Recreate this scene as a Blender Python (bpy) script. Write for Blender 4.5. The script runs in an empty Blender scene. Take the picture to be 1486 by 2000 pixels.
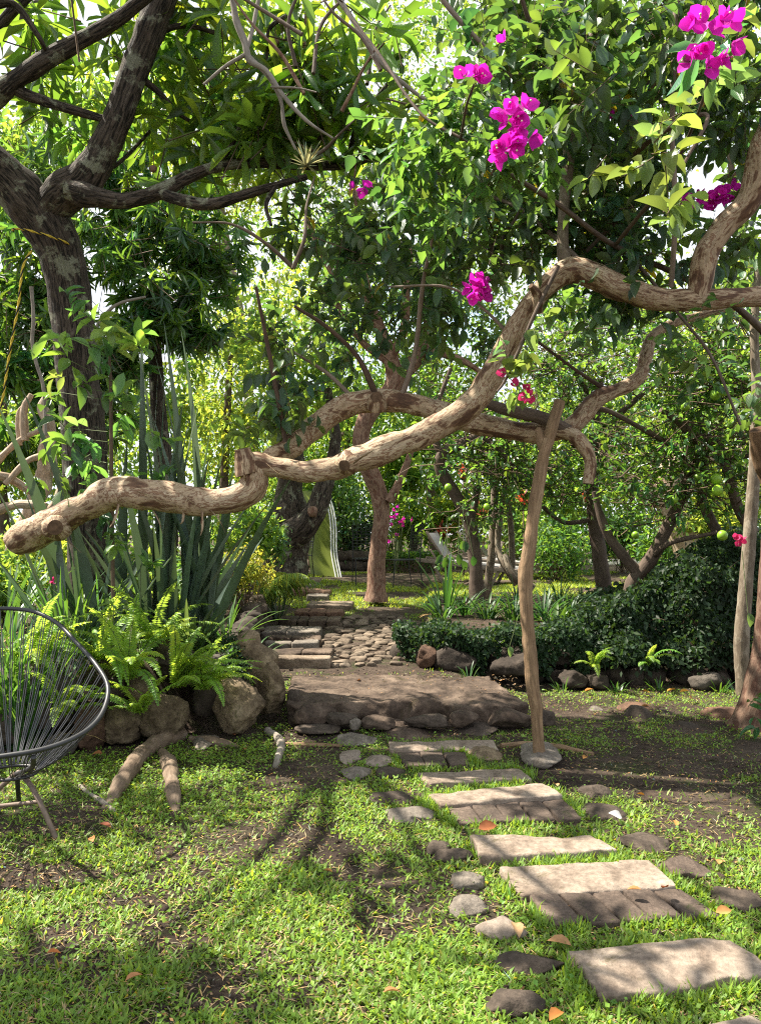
import bpy, math, random
import numpy as np
from mathutils import Vector
R = math.radians
S = bpy.context.scene
COL = S.collection

# ------------------------------------------------------------------ camera, sky, sun, exposure
F, PX0, PY0, EYE = 1497.0, 743.0, 1000.0, 1.35
PITCH = math.atan(30 / F)
cam_d = bpy.data.cameras.new("camera")
cam = bpy.data.objects.new("camera", cam_d)
COL.objects.link(cam)
cam.location = (0, 0, EYE)
cam.rotation_euler = (math.pi / 2 + PITCH, 0, 0)
cam_d.sensor_fit = 'VERTICAL'
cam_d.sensor_height = 24.0
cam_d.lens = 24.0 * F / 2000.0
cam_d.clip_start = 0.05
cam_d.clip_end = 600
S.camera = cam

SUN_EL, SUN_AZ = R(56), R(-73)          # azimuth measured from +Y, negative to the left
sun_dir = Vector((math.sin(SUN_AZ) * math.cos(SUN_EL), math.cos(SUN_AZ) * math.cos(SUN_EL), math.sin(SUN_EL)))
sl = bpy.data.lights.new("sun", 'SUN')
sl.energy = 5.0
sl.angle = R(0.55)
sl.color = (1.0, 0.93, 0.80)
sun = bpy.data.objects.new("sun", sl)
COL.objects.link(sun)
sun.rotation_euler = sun_dir.to_track_quat('Z', 'Y').to_euler()

W = bpy.data.worlds.new("World")
S.world = W
W.use_nodes = True
nt = W.node_tree
nt.nodes.clear()
wo = nt.nodes.new('ShaderNodeOutputWorld')
bg = nt.nodes.new('ShaderNodeBackground')
sky = nt.nodes.new('ShaderNodeTexSky')
sky.sky_type = 'NISHITA'
sky.sun_disc = False
sky.sun_elevation = SUN_EL
sky.sun_rotation = SUN_AZ
tc = nt.nodes.new('ShaderNodeTexCoord')
cn = nt.nodes.new('ShaderNodeTexNoise')
cn.inputs['Scale'].default_value = 2.4
cn.inputs['Detail'].default_value = 5
cr = nt.nodes.new('ShaderNodeValToRGB')
cr.color_ramp.elements[0].position = 0.30
cr.color_ramp.elements[1].position = 0.46
cm = nt.nodes.new('ShaderNodeMixRGB')
cm.inputs['Color2'].default_value = (2.8, 2.95, 3.15, 1)
nt.links.new(tc.outputs['Generated'], cn.inputs['Vector'])
nt.links.new(cn.outputs['Fac'], cr.inputs['Fac'])
nt.links.new(cr.outputs['Color'], cm.inputs['Fac'])
nt.links.new(sky.outputs['Color'], cm.inputs['Color1'])
nt.links.new(cm.outputs['Color'], bg.inputs['Color'])
bg.inputs['Strength'].default_value = 0.15
nt.links.new(bg.outputs['Background'], wo.inputs['Surface'])

S.view_settings.view_transform = 'Standard'
S.view_settings.look = 'None'
S.view_settings.exposure = 1.62
S.view_settings.gamma = 1.0
S.view_settings.use_curve_mapping = False
S.render.engine = 'CYCLES'
S.cycles.max_bounces = 7
S.cycles.diffuse_bounces = 4
S.cycles.glossy_bounces = 2
S.cycles.transmission_bounces = 4
S.cycles.caustics_reflective = False
S.cycles.caustics_refractive = False
S.cycles.sample_clamp_indirect = 6
S.cycles.use_denoising = False
S.cycles.use_adaptive_sampling = False
S.cycles.filter_width = 1.15

# ------------------------------------------------------------------ numeric helpers
cp_, sp_ = math.cos(PITCH), math.sin(PITCH)


def at(px, py, Y):
    """the point Y metres ahead that the photograph shows at pixel (px, py)"""
    dx, dy = px - PX0, PY0 - py
    d = (dx, F * cp_ - dy * sp_, F * sp_ + dy * cp_)
    k = Y / d[1]
    return np.array((d[0] * k, Y, EYE + d[2] * k))


def sstep(a, b, x):
    t = np.clip((x - a) / (b - a), 0, 1)
    return t * t * (3 - 2 * t)


def _hash(ix, iy, iz, seed):
    n = (ix * 374761393 + iy * 668265263 + iz * 2147483647 + seed * 974711) & 0xFFFFFFFF
    n = ((n ^ (n >> 13)) * 1274126177) & 0xFFFFFFFF
    n = ((n ^ (n >> 16)) * 2246822519) & 0xFFFFFFFF
    return ((n ^ (n >> 15)) & 0xFFFFFF) / float(0xFFFFFF)


def vnoise(p, seed=0):
    """value noise -1..1 at points (n,3)"""
    p = np.asarray(p, float)
    i = np.floor(p).astype(np.int64)
    f = p - i
    f = f * f * (3 - 2 * f)
    out = 0
    for a in (0, 1):
        wa = f[:, 0] if a else 1 - f[:, 0]
        for b in (0, 1):
            wb = f[:, 1] if b else 1 - f[:, 1]
            for c in (0, 1):
                wc = f[:, 2] if c else 1 - f[:, 2]
                out = out + wa * wb * wc * _hash(i[:, 0] + a, i[:, 1] + b, i[:, 2] + c, seed)
    return out * 2 - 1


def fbm(p, seed=0, octaves=4, gain=0.5):
    p = np.asarray(p, float)
    r, a, s = 0, 1.0, 0.0
    for k in range(octaves):
        r = r + a * vnoise(p * (2.03 ** k), seed + k * 17)
        s += a
        a *= gain
    return r / s


def xy(x, y, s=1.0, z=0.0):
    x = np.asarray(x, float).ravel()
    y = np.asarray(y, float).ravel()
    return np.stack([x * s, y * s, np.full_like(x, z)], 1)


def unit(v):
    return v / np.maximum(np.linalg.norm(v, axis=-1, keepdims=True), 1e-9)


# ------------------------------------------------------------------ terrain
def y_left(x):
    return 4.95 + (x + 1.4) * 0.22


def x_left(y):
    return -1.0 - (y - 5.4) * 0.09


def hgt(x, y):
    x = np.asarray(x, float)
    y = np.asarray(y, float)
    sh = np.broadcast(x, y).shape
    X = np.broadcast_to(x, sh).ravel()
    Y = np.broadcast_to(y, sh).ravel()
    path = 0.14 * sstep(5.35, 5.9, Y) + 0.0333 * np.clip(Y - 6.4, 0, 7.2)
    wc = 1 - sstep(0.5, 1.15, X)
    z = path * wc
    wr = sstep(6.75, 6.95, Y) * sstep(0.30, 0.50, X - 0.06 * (Y - 6.7))
    far = sstep(9.0, 11.5, Y)
    z = z * (1 - wr) + wr * (0.46 * (1 - far) + 0.39 * far)
    wl = sstep(0.12, 0.34, Y - y_left(X)) * sstep(0.05, 0.25, x_left(Y) - X)
    z = z * (1 - wl) + wl * (0.46 * (1 - far) + 0.42 * far)
    z = z * (1 - sstep(13, 14, Y)) + 0.40 * sstep(13, 14, Y)
    z = z + 0.012 * fbm(xy(X, Y, 1.3), 3, 3) + 0.006 * fbm(xy(X, Y, 6.0), 5, 2)
    return z.reshape(sh)


def gz(x, y):
    return float(hgt(np.array([x]), np.array([y]))[0])


def on_ground(px, py, lift=0.0):
    """where the ray through a pixel meets the terrain"""
    dx, dy = px - PX0, PY0 - py
    d = np.array((dx, F * cp_ - dy * sp_, F * sp_ + dy * cp_))
    z = 0.0
    for _ in range(12):
        k = (z + lift - EYE) / d[2]
        z = 0.5 * z + 0.5 * gz(d[0] * k, d[1] * k)
    k = (z + lift - EYE) / d[2]
    return np.array((d[0] * k, d[1] * k, z + lift))


# ------------------------------------------------------------------ mesh builder
class MB:
    def __init__(self):
        self.v, self.c, self.uv, self.f, self.n = [], [], [], [], 0

    def add(self, verts, faces, mat=0, col=None, uv=None):
        verts = np.asarray(verts, float).reshape(-1, 3)
        n = len(verts)
        if col is None:
            col = np.ones((n, 3))
        col = np.broadcast_to(np.asarray(col, float), (n, 3))
        if uv is None:
            uv = np.zeros((n, 2))
        self.v.append(verts)
        self.c.append(col)
        self.uv.append(np.asarray(uv, float))
        for fc in (faces if isinstance(faces, list) else [faces]):
            fc = np.asarray(fc, np.int64)
            if len(fc):
                self.f.append((fc + self.n, mat))
        self.n += n
        return self

    def build(self, name, mats, parent=None, loc=(0, 0, 0), smooth=True):
        if not isinstance(mats, (list, tuple)):
            mats = [mats]
        loc = np.asarray(loc, float)
        v = np.concatenate(self.v) - loc
        c = np.concatenate(self.c)
        uv = np.concatenate(self.uv)
        me = bpy.data.meshes.new(name)
        me.vertices.add(len(v))
        me.vertices.foreach_set('co', v.ravel())
        li = np.concatenate([f.ravel() for f, _ in self.f])
        tot = np.concatenate([np.full(len(f), f.shape[1]) for f, _ in self.f])
        mi = np.concatenate([np.full(len(f), m) for f, m in self.f])
        st = np.concatenate([[0], np.cumsum(tot)[:-1]])
        me.loops.add(len(li))
        me.loops.foreach_set('vertex_index', li)
        me.polygons.add(len(tot))
        me.polygons.foreach_set('loop_start', st)
        me.polygons.foreach_set('loop_total', tot)
        me.polygons.foreach_set('material_index', mi)
        me.polygons.foreach_set('use_smooth', np.full(len(tot), smooth))
        ca = me.color_attributes.new('tint', 'FLOAT_COLOR', 'POINT')
        ca.data.foreach_set('color', np.concatenate([c, np.ones((len(c), 1))], 1).ravel())
        ul = me.uv_layers.new(name='UVMap')
        ul.data.foreach_set('uv', uv[li].ravel())
        for m in mats:
            me.materials.append(m)
        me.update(calc_edges=True)
        me.validate()
        o = bpy.data.objects.new(name, me)
        COL.objects.link(o)
        if parent is not None:
            o.parent = parent
        else:
            o.location = loc
        return o


def tag(o, label, cat, group=None, kind=None):
    o['label'] = label
    o['category'] = cat
    if group:
        o['group'] = group
    if kind:
        o['kind'] = kind
    return o


def thing(name, label, cat, loc, group=None):
    o = bpy.data.objects.new(name, None)
    o.empty_display_size = 0.1
    COL.objects.link(o)
    o.location = [float(a) for a in loc]
    return tag(o, label, cat, group)


def part(mb, name, mats, t, smooth=True, label=None):
    """a mesh whose points are given in world space, as a child of a thing (or of a part)"""
    p, l = t, np.array((0.0, 0, 0))
    while p is not None:
        l = l + np.array(p.location)
        p = p.parent
    o = mb.build(name, mats, t, l, smooth)
    if label:
        o['label'] = label
    return o


def solo(mb, name, mats, label, cat, loc, group=None, kind=None, smooth=True):
    return tag(mb.build(name, mats, None, loc, smooth), label, cat, group, kind)


# ------------------------------------------------------------------ shapes
def spline(pts, step=0.05):
    """Catmull-Rom through rows (x,y,z,...) about every step metres"""
    P = np.asarray(pts, float)
    if len(P) == 2:
        n = max(2, int(np.linalg.norm(P[1, :3] - P[0, :3]) / step) + 1)
        t = np.linspace(0, 1, n)[:, None]
        return P[0] * (1 - t) + P[1] * t
    Q = np.concatenate([[2 * P[0] - P[1]], P, [2 * P[-1] - P[-2]]])
    Q[:, 3:] = np.concatenate([[P[0, 3:]], P[:, 3:], [P[-1, 3:]]])
    out = []
    for i in range(len(P) - 1):
        a, b, c, d = Q[i], Q[i + 1], Q[i + 2], Q[i + 3]
        n = max(2, int(np.linalg.norm(c[:3] - b[:3]) / step) + 1)
        t = np.linspace(0, 1, n, endpoint=False)[:, None]
        out.append(0.5 * (2 * b + (c - a) * t + (2 * a - 5 * b + 4 * c - d) * t * t + (3 * b - a - 3 * c + d) * t ** 3))
    out.append(P[-1:])
    return np.concatenate(out)


def tube(mb, pts, n=10, step=0.05, lump=0.0, freq=6.0, seed=0, mat=0, col=None, cap=True, flat=1.0, capmat=None):
    """pts: rows (x,y,z,radius)"""
    P = spline(pts, step)
    C, r = P[:, :3], np.maximum(P[:, 3], 0.0004)
    M = len(C)
    T = unit(np.gradient(C, axis=0))
    up = np.array((0.13, 0.21, 1.0)) if abs(T[0, 2]) < 0.9 else np.array((0.1, 1.0, 0.1))
    A = np.zeros((M, 3))
    a = unit(np.cross(T[0], up)[None])[0]
    for i in range(M):
        a = a - T[i] * np.dot(a, T[i])
        a = a / max(np.linalg.norm(a), 1e-9)
        A[i] = a
    B = np.cross(T, A)
    th = np.linspace(0, 2 * math.pi, n + 1)
    ring = A[:, None, :] * np.cos(th)[None, :, None] + B[:, None, :] * np.sin(th)[None, :, None] * flat
    V = C[:, None, :] + ring * r[:, None, None]
    if lump:
        q = C[:, None, :] + ring * np.maximum(r, 0.02)[:, None, None]
        d = fbm(q.reshape(-1, 3) * freq, seed, 4).reshape(M, n + 1)
        V = C[:, None, :] + ring * (r[:, None] * (1 + lump * d))[:, :, None]
    ln = np.concatenate([[0], np.cumsum(np.linalg.norm(np.diff(C, axis=0), axis=1))])
    uv = np.stack([np.broadcast_to(th[None] / (2 * math.pi), (M, n + 1)) * max(2 * math.pi * float(r.mean()), 0.01),
                   np.broadcast_to(ln[:, None], (M, n + 1))], 2).reshape(-1, 2)
    k = np.arange(M - 1)[:, None] * (n + 1) + np.arange(n)[None]
    q = np.stack([k, k + 1, k + n + 2, k + n + 1], 2).reshape(-1, 4)
    mb.add(V.reshape(-1, 3), q, mat, col, uv)
    if cap:
        for i, fl in ((0, True), (M - 1, False)):
            vv = np.concatenate([V[i, :n], [C[i] + (T[i] if not fl else -T[i]) * r[i] * 0.12]])
            idx = np.arange(n)
            tr = np.stack([idx, (idx + 1) % n, np.full(n, n)], 1)
            if fl:
                tr = tr[:, ::-1]
            cc = col if col is None or np.ndim(col) == 1 else None
            mb.add(vv, tr, mat if capmat is None else capmat, cc, np.stack([vv[:, 0], vv[:, 2]], 1))
    return mb


def px_tube(mb, rows, **kw):
    """rows (px, py, Y, radius in pixels of the photograph)"""
    P = [tuple(at(a, b, Y)) + (r * Y / F,) for a, b, Y, r in rows]
    return tube(mb, P, **kw)


# leaf templates: x across, y along, z out of the blade
def _leaf(rows, droop, fold, cup=0.0):
    v, f = [(0, 0, 0)], []
    prev = None
    for i, (t, w) in enumerate(rows):
        b = len(v)
        z = -droop * t * t
        v += [(-w, t, z + fold * w), (0, t, z), (w, t, z + fold * w)]
        if prev is None:
            f += [(0, b + 1, b), (0, b + 2, b + 1)]
        else:
            f += [(prev, prev + 1, b + 1), (prev, b + 1, b), (prev + 1, prev + 2, b + 2), (prev + 1, b + 2, b + 1)]
        prev = b
    v.append((0, 1, -droop))
    e = len(v) - 1
    f += [(prev, prev + 1, e), (prev + 1, prev + 2, e)]
    return np.array(v, float), np.array(f)


OVAL = [(0.22, .36), (0.48, .5), (0.76, .36)]
OBOV = [(0.25, .2), (0.55, .42), (0.8, .46)]
LANC = [(0.25, .42), (0.55, .46), (0.8, .25)]
BRACT = [(0.12, .36), (0.42, .56), (0.80, .36)]
HEART = [(0.10, .38), (0.32, .52), (0.66, .33)]
TPL = {
    'oval': [_leaf(OVAL, d, .35) for d in (.05, .22, .42)],
    'obov': [_leaf(OBOV, d, .28) for d in (.08, .25, .5)],
    'lanc': [_leaf(LANC, d, .3) for d in (.1, .3, .55)],
    'bract': [_leaf(BRACT, d, .22) for d in (-.25, -.05, .15)],
    'heart': [_leaf(HEART, d, .3) for d in (-.1, .12, .3)],
    'lo': [(np.array([(0, 0, 0), (-.5, .45, .12 - d), (0, 1, -2.2 * d), (.5, .45, .12 - d)]), np.array([(0, 3, 2), (0, 2, 1)])) for d in (0, .12, .22)],
}


def leaves(mb, P, D, U, L, Wd, tpl='oval', col=None, mat=0, rng=None):
    P, D, U = np.asarray(P), unit(np.asarray(D)), np.asarray(U)
    N = len(P)
    if N == 0:
        return mb
    L = np.broadcast_to(L, (N,))
    Wd = np.broadcast_to(Wd, (N,))
    if col is None:
        col = np.ones((N, 3))
    X = unit(np.cross(D, U))
    Z = np.cross(X, D)
    var = np.arange(N) % 3
    if rng is not None:
        var = rng.integers(0, 3, N)
    for k in range(3):
        m = var == k
        if not m.any():
            continue
        tv, tf = TPL[tpl][k]
        V = (P[m][:, None] + X[m][:, None] * (tv[None, :, 0:1] * Wd[m][:, None, None])
             + D[m][:, None] * (tv[None, :, 1:2] * L[m][:, None, None]) + Z[m][:, None] * (tv[None, :, 2:3] * L[m][:, None, None]))
        nv = len(tv)
        fo = (tf[None] + (np.arange(m.sum()) * nv)[:, None, None]).reshape(-1, tf.shape[1])
        cc = np.repeat(col[m], nv, 0)
        uv = np.tile(tv[:, :2] + 0.5, (m.sum(), 1))
        mb.add(V.reshape(-1, 3), fo, mat, cc, uv)
    return mb


def sticks(mb, A, B, ra, rb, mat=1, col=None):
    """many thin three-sided twigs at once"""
    A, B = np.asarray(A), np.asarray(B)
    N = len(A)
    if N == 0:
        return mb
    T = unit(B - A)
    X = unit(np.cross(T, np.array((0.3, 0.5, 0.8))))
    Y = np.cross(T, X)
    vs = []
    for P, r in ((A, ra), (B, rb)):
        for k in range(3):
            a = k * 2 * math.pi / 3
            vs.append(P + (X * math.cos(a) + Y * math.sin(a)) * np.broadcast_to(r, (N,))[:, None])
    V = np.stack(vs, 1).reshape(-1, 3)
    b = np.arange(N)[:, None] * 6
    f = np.concatenate([b + np.array((k, (k + 1) % 3, 3 + (k + 1) % 3, 3 + k)) for k in range(3)])
    mb.add(V, f, mat, col)
    return mb


def rand_dirs(rng, n, up=0.0):
    d = rng.normal(size=(n, 3))
    d[:, 2] += up
    return unit(d)


def tints(rng, n, lo=0.65, hi=1.5, warm=0.18, old=0.0):
    b = rng.uniform(lo, hi, n)
    w = rng.normal(0, warm, n)
    c = np.stack([b * (1 + w), b * (1 + 0.3 * w), b * (1 - 0.5 * w)], 1)
    if old:
        m = rng.random(n) < old
        c[m] = c[m] * np.array((4.2, 2.0, .6))
    return np.clip(c, .05, 6)


# sun flecks: the crowns leave these lines of sight to the sun open
LIT = [(640, 1356, 5.5), (700, 1334, 5.9), (820, 1345, 5.6), (930, 1350, 5.5), (980, 1335, 5.8), (600, 1340, 5.7), (195, 1270, 4.9), (250, 1320, 4.75), (340, 1330, 4.7), (400, 1345, 4.7), (310, 1240, 5.1), (120, 1300, 4.7), (270, 950, 4.55), (220, 968, 4.6), (330, 955, 4.5), (380, 965, 4.5),
       (505, 900, 4.45), (545, 905, 4.45), (760, 865, 4.4), (690, 890, 4.4), (850, 830, 4.4), (490, 1250, 5.3), (470, 1365, 5.0), (700, 1222, 8.2), (760, 1206, 8.6), (640, 1235, 7.9), (660, 1190, 9.8), (590, 1262, 7.3),
       (1280, 300, 3.0), (1310, 410, 2.9), (1210, 270, 3.1), (230, 690, 4.95), (170, 640, 4.95), (250, 670, 4.95), (150, 850, 4.9), (1005, 250, 2.8), (925, 150, 2.9), (1030, 670, 4.1), (1010, 720, 4.05), (735, 1120, 10.5), (700, 1140, 12), (850, 1150, 11),
       (70, 900, 7.6), (340, 800, 5.6), (290, 720, 5.7), (400, 830, 5.6), (240, 1480, 4.3), (335, 1500, 4.2), (1200, 760, 4.85), (1450, 1250, 6.2), (1360, 1390, 5.7), (1035, 1010, 4.45), (1040, 1250, 4.45), (640, 1100, 14.6), (880, 1100, 13.2), (470, 1110, 8),
       (700, 1340, 5.7), (760, 1350, 5.5), (870, 1332, 5.9), (860, 300, 3.6), (880, 350, 3.6), (620, 600, 4.9), (560, 640, 4.8)]
LITP = []


def lit_setup():
    for a, b, Y in LIT:
        LITP.append(at(a, b, Y))
    for a, b in [(620, 1440), (560, 1470), (670, 1470), (700, 1510), (560, 1560), (430, 1500), (300, 1640), (420, 1660), (540, 1690), (180, 1690), (350, 1740), (480, 1760), (600, 1780), (250, 1840), (450, 1830), (80, 1760), (40, 1660), (650, 1850), (530, 1880), (700, 1600), (900, 1800), (1000, 1700),
                 (1330, 1885), (1090, 1710), (1200, 1690), (1040, 1648), (930, 1552), (900, 1515), (830, 1456), (1250, 1580), (1330, 1620), (1400, 1590), (1420, 1680), (1160, 1560), (1280, 1660), (800, 1590), (760, 1650), (1200, 1980), (900, 1900), (760, 1960)]:
        LITP.append(on_ground(a, b, .02))


def clear_sun(P, r=.24):
    if not LITP:
        lit_setup()
    s = np.array(sun_dir)
    ok = np.ones(len(P), bool)
    for q in LITP:
        d = P - q
        k = d @ s
        dist = np.linalg.norm(d - k[:, None] * s, axis=1)
        ok &= ~((k > .35) & (dist < r))
    return P[ok]


def blob(rng, px, py, Y, rx, ry, dr, n, clump=0, spread=0.35):
    """n points in an ellipsoid seen at (px,py), gathered into clumps"""
    c = at(px, py, Y)
    rad = np.array((rx * Y / F, dr, ry * Y / F))

    def ins(k):
        u = unit(rng.normal(size=(k, 3)))
        return u * (rng.random((k, 1)) ** (1 / 2.2))
    if clump:
        cc = ins(clump)
        p = cc[rng.integers(0, clump, n)] + rng.normal(0, spread, (n, 3)) * 0.6
    else:
        p = ins(n)
    return clear_sun(c + p * rad)


def sprays(mb, rng, C, L, k, lf, lw, tpl='oval', droop=0.25, up=0.15, out=None, twig=0.003, lo=.65, hi=1.5, old=0.0, warm=.18, tints_c=None):
    """leafy twigs starting at C (n,3): k leaves along a twig of length about L"""
    n = len(C)
    D = rand_dirs(rng, n, up)
    if out is not None:
        D = unit(D + out)
    Ln = L * rng.uniform(.6, 1.3, n)
    E = C + D * Ln[:, None]
    sticks(mb, C, E, twig, twig * .45, 1)
    t = np.linspace(.12, 1.0, k)[None, :] + rng.uniform(-.04, .04, (n, k))
    P = C[:, None] + D[:, None] * (t * Ln[:, None])[..., None]
    side = rand_dirs(rng, n * k).reshape(n, k, 3)
    side = unit(side - D[:, None] * (side * D[:, None]).sum(-1, keepdims=True))
    ld = D[:, None] * .55 + side * .9
    ld[..., 2] -= droop + rng.uniform(-.1, .25, (n, k))
    ld = unit(ld)
    U = np.zeros((n * k, 3))
    U[:, 2] = 1
    U += rng.normal(0, .38, (n * k, 3))
    N = n * k
    sz = rng.uniform(.6, 1.25, N)
    base = tints(rng, n, lo, hi, warm)
    col = np.repeat(base, k, 0) * tints(rng, N, .8, 1.2, .05, old)
    leaves(mb, P.reshape(-1, 3), ld.reshape(-1, 3), U, lf * sz, lw * sz * rng.uniform(.85, 1.15, N), tpl, col, 0, rng)
    return mb


def scatter(mb, rng, C, lf, lw, droop=0.5, tpl='lo', lo=.6, hi=1.6, warm=.2, old=0.0):
    """single leaves at C"""
    n = len(C)
    D = rand_dirs(rng, n)
    D[:, 2] -= droop
    U = rng.normal(0, .45, (n, 3))
    U[:, 2] += 1
    sz = rng.uniform(.6, 1.3, n)
    leaves(mb, C, D, U, lf * sz, lw * sz, tpl, tints(rng, n, lo, hi, warm, old), 0, rng)
    return mb


def rosettes(mb, rng, C, ax, k, lf, lw, tpl='obov', lo=.6, hi=1.5, spreadv=.75, droop=.3):
    n = len(C)
    ax = unit(ax)[:n]
    X = unit(np.cross(ax, np.array((.2, .3, .9)) + rng.normal(0, .2, (n, 3))))
    Y = np.cross(ax, X)
    a = (np.arange(k) * 2.399)[None] + rng.uniform(0, 6.28, (n, 1)) + rng.normal(0, .12, (n, k))
    e = np.linspace(-.15, .8, k)[None] + rng.normal(0, .12, (n, k))
    rad = X[:, None] * np.cos(a)[..., None] + Y[:, None] * np.sin(a)[..., None]
    d = rad * np.cos(e)[..., None] + ax[:, None] * np.sin(e)[..., None]
    d[..., 2] -= droop * rng.uniform(.3, 1.3, (n, k))
    P = np.broadcast_to(C[:, None], (n, k, 3)) + ax[:, None] * (np.linspace(-.03, .02, k)[None, :, None])
    U = np.broadcast_to(ax[:, None], (n, k, 3)) + rng.normal(0, .18, (n, k, 3))
    N = n * k
    sz = np.clip(rng.normal(1, .17, N), .5, 1.4)
    col = np.repeat(tints(rng, n, lo, hi), k, 0) * tints(rng, N, .85, 1.15, .05)
    leaves(mb, P.reshape(-1, 3), d.reshape(-1, 3), U.reshape(-1, 3), lf * sz, lw * sz, tpl, col, 0, rng)
    sticks(mb, C - ax * (.25 + .25 * rng.random((n, 1))) + rng.normal(0, .05, (n, 3)), C, .006, .004, 1)
    return mb


def blades(mb, base, az, lean, curve, L, Wd, seg=6, fold=.25, col=None, mat=0, prof='strap', twist=None):
    """curved strap leaves: lean is the angle from upright at the base, curve what is added on to the tip"""
    base = np.asarray(base, float)
    N = len(base)
    az, lean, curve, L, Wd = [np.broadcast_to(np.asarray(q, float), (N,)) for q in (az, lean, curve, L, Wd)]
    if col is None:
        col = np.ones((N, 3))
    t = np.linspace(0, 1, seg + 1)
    ang = lean[:, None] + curve[:, None] * t[None] ** 1.4
    ds = L[:, None] / seg
    mid = (ang[:, 1:] + ang[:, :-1]) / 2
    hx = np.concatenate([np.zeros((N, 1)), np.cumsum(np.sin(mid) * ds, 1)], 1)
    hz = np.concatenate([np.zeros((N, 1)), np.cumsum(np.cos(mid) * ds, 1)], 1)
    dirh = np.stack([np.cos(az), np.sin(az), np.zeros(N)], 1)
    C = base[:, None] + dirh[:, None] * hx[..., None] + np.array((0, 0, 1.)) * hz[..., None]
    ta = az + (0 if twist is None else twist)
    side = np.stack([-np.sin(ta), np.cos(ta), np.zeros(N)], 1)
    nrm = np.stack([-np.cos(ang) * np.cos(az)[:, None], -np.cos(ang) * np.sin(az)[:, None], np.sin(ang)], 2)
    if prof == 'strap':
        w = np.interp(t, (0, .15, .55, .85, 1), (.7, .95, 1, .6, .03))
    else:
        w = np.interp(t, (0, .3, .6, 1), (.55, 1, .75, .03))
    w = w[None] * Wd[:, None] / 2
    if fold is None:
        V = np.stack([C - side[:, None] * w[..., None], C + side[:, None] * w[..., None]], 2)
        c = 2
    else:
        li = nrm * (w * fold)[..., None]
        V = np.stack([C - side[:, None] * w[..., None] + li, C, C + side[:, None] * w[..., None] + li], 2)
        c = 3
    S1 = seg + 1
    V = V.reshape(-1, 3)
    i = np.arange(seg)[:, None] * c + np.arange(c - 1)[None]
    q = np.stack([i, i + 1, i + c + 1, i + c], 2).reshape(-1, 4)
    f = (q[None] + (np.arange(N) * S1 * c)[:, None, None]).reshape(-1, 4)
    tt = np.broadcast_to(t[None, :, None], (N, S1, c)).reshape(-1)
    uu = np.broadcast_to(np.linspace(0, 1, c)[None, None], (N, S1, c)).reshape(-1)
    mb.add(V, f, mat, np.repeat(col, S1 * c, 0), np.stack([uu, tt], 1))
    return mb


_ico = {}


def ico(k):
    if k not in _ico:
        import bmesh
        bm = bmesh.new()
        bmesh.ops.create_icosphere(bm, subdivisions=k, radius=1)
        _ico[k] = (np.array([v.co[:] for v in bm.verts]), np.array([[v.index for v in f.verts] for f in bm.faces]))
        bm.free()
    return _ico[k]


def rock(mb, loc, half, rotz=0.0, seed=0, rough=.16, cuts=9, k=4, col=None, mat=0, tilt=0.0):
    rng = np.random.default_rng(seed)
    v, f = ico(k)
    v = v / (np.abs(v) ** 2.6).sum(1, keepdims=True) ** (1 / 2.6) * .96
    for _ in range(cuts):
        nn = unit(rng.normal(size=(1, 3)))[0]
        c = rng.uniform(.58, .92)
        d = v @ nn
        v = v - np.outer(np.maximum(d - c, 0) * .92, nn)
    v = v * (1 + rough * fbm(v * 1.7 + seed * 3.1, seed, 5, .55)[:, None])
    rg = 1 - np.abs(fbm(v * 2.6 + seed * 1.7, seed + 2, 4, .6)) * 2.2
    v = v * (1 + .30 * rough * np.clip(rg, -1, 1)[:, None])
    v = v * np.asarray(half)
    v = v + unit(v) * (0.020 * np.mean(half) / .15 * fbm(v * 19, seed + 5, 4, .65))[:, None]
    ct, st = math.cos(tilt), math.sin(tilt)
    v = v @ np.array(((ct, 0, -st), (0, 1, 0), (st, 0, ct)))
    c, s = math.cos(rotz), math.sin(rotz)
    v = v @ np.array(((c, s, 0), (-s, c, 0), (0, 0, 1)))
    mb.add(v + np.asarray(loc), f, mat, col)
    return mb


def rbox(half, r, n=(10, 10, 4)):
    """rounded box: grid on each face, corners rounded with radius r"""
    half = np.asarray(half, float)
    vs, fs, b = [], [], 0

    def axis(h, m):
        e = np.linspace(0, 1, 4)
        a = np.concatenate([-h + r * e[:-1], np.linspace(-h + r, h - r, m), h - r * e[::-1][1:]])
        return a
    ax = [axis(half[i], n[i]) for i in range(3)]
    for d in range(3):
        i, j = [(1, 2), (2, 0), (0, 1)][d]
        for sgn in (-1, 1):
            A, B = np.meshgrid(ax[i], ax[j], indexing='ij')
            p = np.zeros(A.shape + (3,))
            p[..., d] = sgn * half[d]
            p[..., i] = A
            p[..., j] = B
            q = p.reshape(-1, 3)
            inner = np.clip(q, -(half - r), half - r)
            q = inner + unit(q - inner) * r
            m, k = A.shape
            g = np.arange(m - 1)[:, None] * k + np.arange(k - 1)[None]
            fq = np.stack([g, g + k, g + k + 1, g + 1], 2).reshape(-1, 4)
            if sgn < 0:
                fq = fq[:, ::-1]
            vs.append(q)
            fs.append(fq + b)
            b += len(q)
    return np.concatenate(vs), np.concatenate(fs)


def box(mb, c, half, r=.004, rot=None, n=(2, 2, 2), mat=0, col=None, wob=0, seed=0):
    v, f = rbox(half, min(r, min(half) * .95), n)
    if wob:
        v = v + np.stack([fbm(v * 7 + 31 * k, seed + k, 3) for k in range(3)], 1) * wob
    if rot is not None:
        v = v @ np.asarray(rot).T
    mb.add(v + np.asarray(c), f, mat, col)
    return mb


def rotz(a):
    return np.array(((math.cos(a), -math.sin(a), 0), (math.sin(a), math.cos(a), 0), (0, 0, 1)))


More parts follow.
